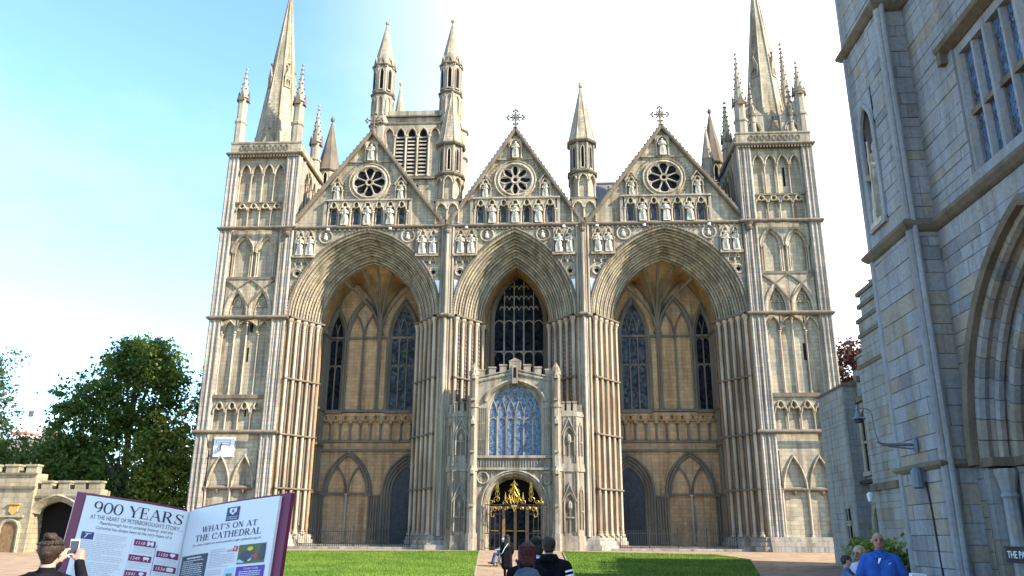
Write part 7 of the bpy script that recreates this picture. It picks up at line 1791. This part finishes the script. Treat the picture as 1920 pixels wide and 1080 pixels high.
# seated woman and wheelchair on the path
Y_=-17.0; gw=gz(Y_); WC_LOC=(.36,Y_,gw); wrz=R(-78)
WC=empty('wheelchair',WC_LOC,wrz); tag(WC,'black wheelchair standing on the path in front of the porch','wheelchair')
m=MB(); m.box(-.22,.22,-.2,.22,.44,.50); obj('seat',m,'black_cloth',WC); m=MB(); m.box(-.22,.22,.22,.27,.46,.92); obj('backrest',m,'black_cloth',WC)
for sg in (-1,1):
    m=MB(); m.tube([(sg*.29,.12+.29*math.cos(t),.30+.29*math.sin(t)) for t in np.linspace(0,6.283,25)[:-1]],.022,6,closed=True); WL_=obj('wheel',m,'rubber',WC)
    m=MB()
    for k in range(8): m.cyl((sg*.29,.12,.30),(sg*.29,.12+.28*math.cos(k*.785),.30+.28*math.sin(k*.785)),.006,n=4)
    m.tube([(sg*.32,.12+.25*math.cos(t),.30+.25*math.sin(t)) for t in np.linspace(0,6.283,21)[:-1]],.01,5,closed=True); obj('spokes',m,'chrome',WL_)
    m=MB(); m.tube([(sg*.2,-.32+.09*math.cos(t),.10+.09*math.sin(t)) for t in np.linspace(0,6.283,13)[:-1]],.018,5,closed=True); obj('castor',m,'rubber',WC)
    m=MB(); m.tube([(sg*.25,.36,.95),(sg*.25,.24,.92),(sg*.25,.24,.46),(sg*.25,-.22,.46),(sg*.2,-.40,.12)],.014,6); m.tube([(sg*.26,.22,.68),(sg*.26,-.14,.68),(sg*.26,-.16,.46)],.016,6); obj('frame',m,'chrome',WC)
    m=MB(); m.box(sg*.12-.08,sg*.12+.08,-.55,-.38,.10,.125); obj('footrest',m,'rubber',WC)
T=empty('person',WC_LOC,wrz); tag(T,'blonde woman in pale blue hat and jacket sitting in the wheelchair','person'); h=1.6; P=[]
vv=lambda x,y,z: Vector((x,y,z))
P+=[(vv(-.08,.1,.58),vv(.08,.1,.58),.12,.12,'denim_dark'),(vv(-.06,.12,.66),vv(-.08,.13,.92),.11,.115,'pale_blue_cloth'),(vv(.06,.12,.66),vv(.08,.13,.92),.11,.115,'pale_blue_cloth'),(vv(-.14,.13,1.0),vv(.14,.13,1.0),.075,.075,'pale_blue_cloth'),(vv(0,.12,1.0),vv(0,.10,1.06),.07,.05,'pale_blue_cloth')]
for sg in (-1,1):
    P+=[(vv(sg*.09,.05,.57),vv(sg*.11,-.36,.56),.092,.066,'denim_dark'),(vv(sg*.11,-.36,.56),vv(sg*.11,-.48,.19),.064,.045,'denim_dark'),(vv(sg*.11,-.47,.165),vv(sg*.11,-.66,.15),.042,.034,'navy_cloth'),
        (vv(sg*.19,.12,.98),vv(sg*.25,.02,.76),.062,.052,'pale_blue_cloth'),(vv(sg*.25,.02,.76),vv(sg*.10,-.22,.76),.05,.036,'pale_blue_cloth')]
    hand(P,vv(sg*.10,-.22,.76),(-sg*.3,-1,-.1),sg,h,'skin',.6)
hp,q=head_prims(vv(0,.06,1.19),h,'skin',vv(0,.1,1.03),(-.1,-1,-.05)); P+=hp
skin_over('body',P,.014,T)
hairpiece(T,[(q(0,-.012,.006),q(0,.0,.0),.054*h,.052*h),(q(-.03,-.02,0),q(-.04,-.02,-.1),.036*h,.03*h),(q(.03,-.02,0),q(.04,-.02,-.1),.036*h,.03*h),(q(0,-.03,0),q(0,-.035,-.12),.04*h,.03*h)],'hair_blonde',.012,.002)
hairpiece(T,[(q(0,-.008,.028),q(0,.012,.028),.052*h,.050*h)],'pale_blue_cloth',.012,0,'hat')
m=MB(); a=q(-.036,.055,-.003); b_=q(.036,.055,-.003); m.cyl(a,b_,.012*h,.012*h,6); obj('sunglasses',m,'eye_dark',T)
m=MB(); m.cyl(q(-.013,.052,-.04),q(.013,.052,-.04),.004*h,.004*h,6); obj('mouth',m,'lips',T)
BG2=empty('shoulder_bag',(WC_LOC[0]-.12,Y_-.02,gw+.66),wrz); tag(BG2,'teal bag on the lap of the woman in the wheelchair','bag')
m=MB(); m.lathe((0,0,-.04),[(.05,0),(.19,.02),(.2,.12),(.14,.22),(.03,.25)],14,0,1,.75); obj('bag_body',m,'teal_cloth',BG2,True); m=MB(); m.tube([(-.14,0,.12),(-.1,0,.24),(.1,0,.24),(.14,0,.12)],.014,5); obj('handle',m,'teal_cloth',BG2)
# girl with a bun photographing the book
GL=(-.90,-51.25,-.75); grz=R(188)
T,q,V=person('girl with hair in a bun and black hooded top photographing the book',GL,grz,1.69,'black_cloth','black_cloth','skin',
   [(-.145,-.12,.70),(.150,-.10,.70)],[(-.045,-.225,.865),(.055,-.215,.865)],[((.15,-.35,.9),.7,(.6,-1,0)),((-.2,-.35,.9),.7,(-.6,-1,0))],face=(.05,-1,.04),voxel=.0095,headc=(0,-.012,.928)); h=1.69
face_parts(q,h,T)
hairpiece(T,[(q(0,-.016,.010),q(0,.002,.016),.054*h,.051*h),(q(0,-.028,-.01),q(0,-.026,-.04),.043*h,.030*h),(q(-.036,.0,.008),q(-.034,.012,.016),.020*h,.018*h),(q(.036,.0,.008),q(.034,.012,.016),.020*h,.018*h)],'hair_brown',.0085,.0012); strands(T,q,h,'hair_brown',110,-.005,.0535)
bun=[]
c0=q(0,-.034,.062)
for k in range(9):
    a=k*.7; b1=c0+Vector((math.cos(a)*.028,math.sin(a)*.028,math.sin(a*1.7)*.012)); b2=c0+Vector((math.cos(a+.8)*.030,math.sin(a+.8)*.030,math.sin((a+.8)*1.7)*.014)); bun.append((b1,b2,.022,.020))
hairpiece(T,bun+[(c0,c0,.03,.03)],'hair_brown',.008,.0015,'hair_bun')
skin_over('hood',[(V(-.05,.045,.815),V(0,.075,.80),.026*h,.034*h,'black_cloth'),(V(0,.075,.80),V(.05,.045,.815),.034*h,.026*h,'black_cloth'),(V(-.05,.045,.815),V(-.045,-.02,.82),.026*h,.018*h,'black_cloth'),(V(.05,.045,.815),V(.045,-.02,.82),.026*h,.018*h,'black_cloth')],.012,T)
pc=T.matrix_world
ph_local=V(.005,-.262,.935); ca,sa=math.cos(grz),math.sin(grz)
PH=empty('mobile_phone',(GL[0]+ph_local.x*ca-ph_local.y*sa,GL[1]+ph_local.x*sa+ph_local.y*ca,GL[2]+ph_local.z),grz+R(180)); tag(PH,'white mobile phone held up by the girl with the bun','phone')
m=MB(); m.box(-.036,.036,-.004,.005,-.072,.072); obj('case',m,'white_cloth',PH); m=MB(); m.box(-.032,.032,-.0058,-.004,-.058,.058); obj('screen',m,'print_slate',PH)
# man in the blue polo shirt
BL=(7.86,-44.55,-.75); brz=R(-22); h=1.79
T,q,V=person('bald man in a bright blue polo shirt walking towards the camera',BL,brz,1.79,'blue_polo','slate_cloth','skin_ruddy',
   [(-.178,.02,.62),(.180,.03,.62)],[(-.180,-.04,.49),(.160,-.09,.505)],[((.05,-.25,-1),.5),((-.1,-.7,-.6),.8)],face=(.12,-1,-.03),sleeve='short',bulk=1.10,voxel=.012,headc=(0,-.012,.935))
face_parts(q,h,T)
hairpiece(T,[(q(-.034,-.026,-.010),q(.034,-.026,-.010),.021*h,.021*h),(q(-.02,-.034,-.006),q(.02,-.034,-.006),.026*h,.026*h)],'hair_grey',.010,.0012)
for sg in (-1,1):
    m=MB(); m.add([V(sg*.006,-.066,.80),V(sg*.05,-.03,.845),V(sg*.056,-.045,.815),V(sg*.03,-.080,.785),V(sg*.006,-.060,.795),V(sg*.05,-.022,.84),V(sg*.056,-.036,.81),V(sg*.03,-.072,.78)],[(0,1,2,3),(7,6,5,4),(0,3,7,4),(2,1,5,6),(3,2,6,7)]); obj('collar',m,'blue_polo',T)
m=MB(); m.add([V(-.010,-.083,.79),V(.012,-.083,.79),V(-.012,-.092,.745),V(-.02,-.092,.75)],[(0,1,2,3)]); obj('placket',m,'white_cloth',T)
m=MB(); m.add([V(.058,-.088,.742),V(.072,-.086,.750),V(.088,-.080,.755),V(.070,-.088,.743)],[(0,1,2,3)]); obj('chest_logo',m,'white_cloth',T)
wl=V(.160,-.09,.505); ca,sa=math.cos(brz),math.sin(brz); hx=Vector((BL[0]+wl.x*ca-(wl.y-.09)*sa,BL[1]+wl.x*sa+(wl.y-.09)*ca,BL[2]+wl.z-.06))
LF=empty('folded_leaflet',hx,brz+.2); tag(LF,'folded blue and white leaflet in the hand of the man in blue','leaflet')
m=MB(); m.add([(-.11,0,.13),(.0,-.02,.10),(.06,-.02,-.10),(-.05,0,-.13),(-.11,.006,.13),(.0,-.014,.10),(.06,-.014,-.10),(-.05,.006,-.13)],[(0,1,2,3),(7,6,5,4),(0,4,5,1),(1,5,6,2),(2,6,7,3),(3,7,4,0)]); obj('cover_sheet',m,'white_cloth',LF); m=MB(); m.add([(.0,-.021,.10),(.09,.03,.08),(.14,.03,-.10),(.06,-.021,-.10)],[(0,1,2,3)]); obj('inner_sheet',m,'paper_blue',LF)
# woman holding a small child
WM=(7.80,-44.0,-.75); wr=R(-35); h=1.60
T,q,V=person('blonde woman in a lilac top hugging a small child beside the man in blue',WM,wr,1.60,'lilac','denim_dark','skin_ruddy',
   [(-.16,-.05,.64),(.13,-.08,.63)],[(-.11,-.19,.60),(-.03,-.20,.60)],[((.4,-.7,.1),.6),((-.9,-.3,.1),.6)],face=(-.45,-1,-.12),sleeve='short',voxel=.012,headc=(-.02,-.03,.925))
face_parts(q,h,T)
hairpiece(T,[(q(0,-.014,.012),q(0,.004,.014),.055*h,.053*h),(q(-.03,-.02,0),q(-.032,-.02,-.05),.036*h,.03*h),(q(.03,-.02,0),q(.032,-.02,-.05),.036*h,.03*h)],'hair_blonde',.010,.0015)
CH=(7.46,-44.22,.12); T=empty('person',CH,R(60)); tag(T,'small child in a denim jacket carried by the blonde woman','person'); k=1.0; P=[]
P+=[(vv(-.04,0,.06),vv(.04,0,.06),.085,.085,'denim'),(vv(-.03,0,.14),vv(-.035,.0,.28),.08,.08,'denim'),(vv(.03,0,.14),vv(.035,0,.28),.08,.08,'denim'),(vv(-.07,0,.34),vv(.07,0,.34),.052,.052,'denim')]
for sg in (-1,1):
    P+=[(vv(sg*.1,0,.33),vv(sg*.14,-.10,.24),.042,.036,'denim'),(vv(sg*.14,-.10,.24),vv(sg*.10,-.20,.30),.035,.026,'denim'),(vv(sg*.06,-.02,.03),vv(sg*.13,-.16,.0),.065,.05,'denim_dark'),(vv(sg*.13,-.16,.0),vv(sg*.14,-.14,-.18),.048,.036,'skin'),(vv(sg*.14,-.14,-.2),vv(sg*.14,-.22,-.22),.032,.026,'white_cloth')]
    hand(P,vv(sg*.10,-.20,.30),(-.2*sg,-1,.2),sg,.9,'skin',.5)
hp,q=head_prims(vv(0,-.01,.50),1.28,'skin',vv(0,0,.38),(0,-1,-.05)); P+=hp
skin_over('body',P,.011,T)
face_parts(q,1.28,T)
hairpiece(T,[(q(0,-.016,.012),q(0,.006,.018),.050*1.28,.047*1.28),(q(0,-.026,-.008),q(0,-.024,-.03),.046*1.28,.036*1.28),(q(-.034,-.014,.0),q(-.036,-.012,-.018),.022*1.28,.02*1.28),(q(.034,-.014,.0),q(.036,-.012,-.018),.022*1.28,.02*1.28)],'hair_brown',.009,.001)
# ------------------------------------------------------------------ tidy: several loose pieces in one mesh become objects of their own
def split_loose(o):
    me=o.data; n=len(me.vertices); par=list(range(n))
    def find(a):
        while par[a]!=a: par[a]=par[par[a]]; a=par[a]
        return a
    for p in me.polygons:
        v=p.vertices; r=find(v[0])
        for q in v[1:]: par[find(q)]=r
    grp={}
    for p in me.polygons: grp.setdefault(find(p.vertices[0]),[]).append(p)
    if len(grp)<2: return
    first=True; mats=[m for m in me.materials]; name=o.name.split('.')[0]
    for ps in grp.values():
        idx={}; vs=[]; fs=[]; mi=[]
        for p in ps:
            f=[]
            for v in p.vertices:
                if v not in idx: idx[v]=len(vs); vs.append(tuple(me.vertices[v].co))
                f.append(idx[v])
            fs.append(f); mi.append(p.material_index)
        nm=bpy.data.meshes.new(name); nm.from_pydata(vs,[],fs)
        for m in mats: nm.materials.append(m)
        nm.polygons.foreach_set('material_index',mi)
        if first: o.data=nm; first=False
        else:
            c=bpy.data.objects.new(name,nm); col.objects.link(c); c.parent=o.parent; c.matrix_local=o.matrix_local.copy()
SPLIT={'niche','canopied_niche','string_course','wall_band','sill_course','hood_mould','arch_moulding','blind_arch','spandrel_roundel','niche_canopy','window_sill','label_mould','panelled_band','gable_roof','roof_ridge','trefoil_panel','merlon','buttress_coping','timeline','front_pocket','lamp_shade','frame','recess_wall'}
STUFF={'crocket','corbel_table','tracery','spire_rib','parapet_tracery','leading','chimney_pot','photo_patch','gablet','heading','lettering','panel_tracery','gilded_crest','dial_lines','hexafoil','quatrefoil','limb','stem','lawn_edging','spokes'}
for o in list(col.objects):
    if o.type!='MESH': continue
    b=o.name.split('.')[0]
    if b in SPLIT and o.parent is not None: split_loose(o)
    elif b in STUFF and o.parent is not None: o['kind']='stuff'
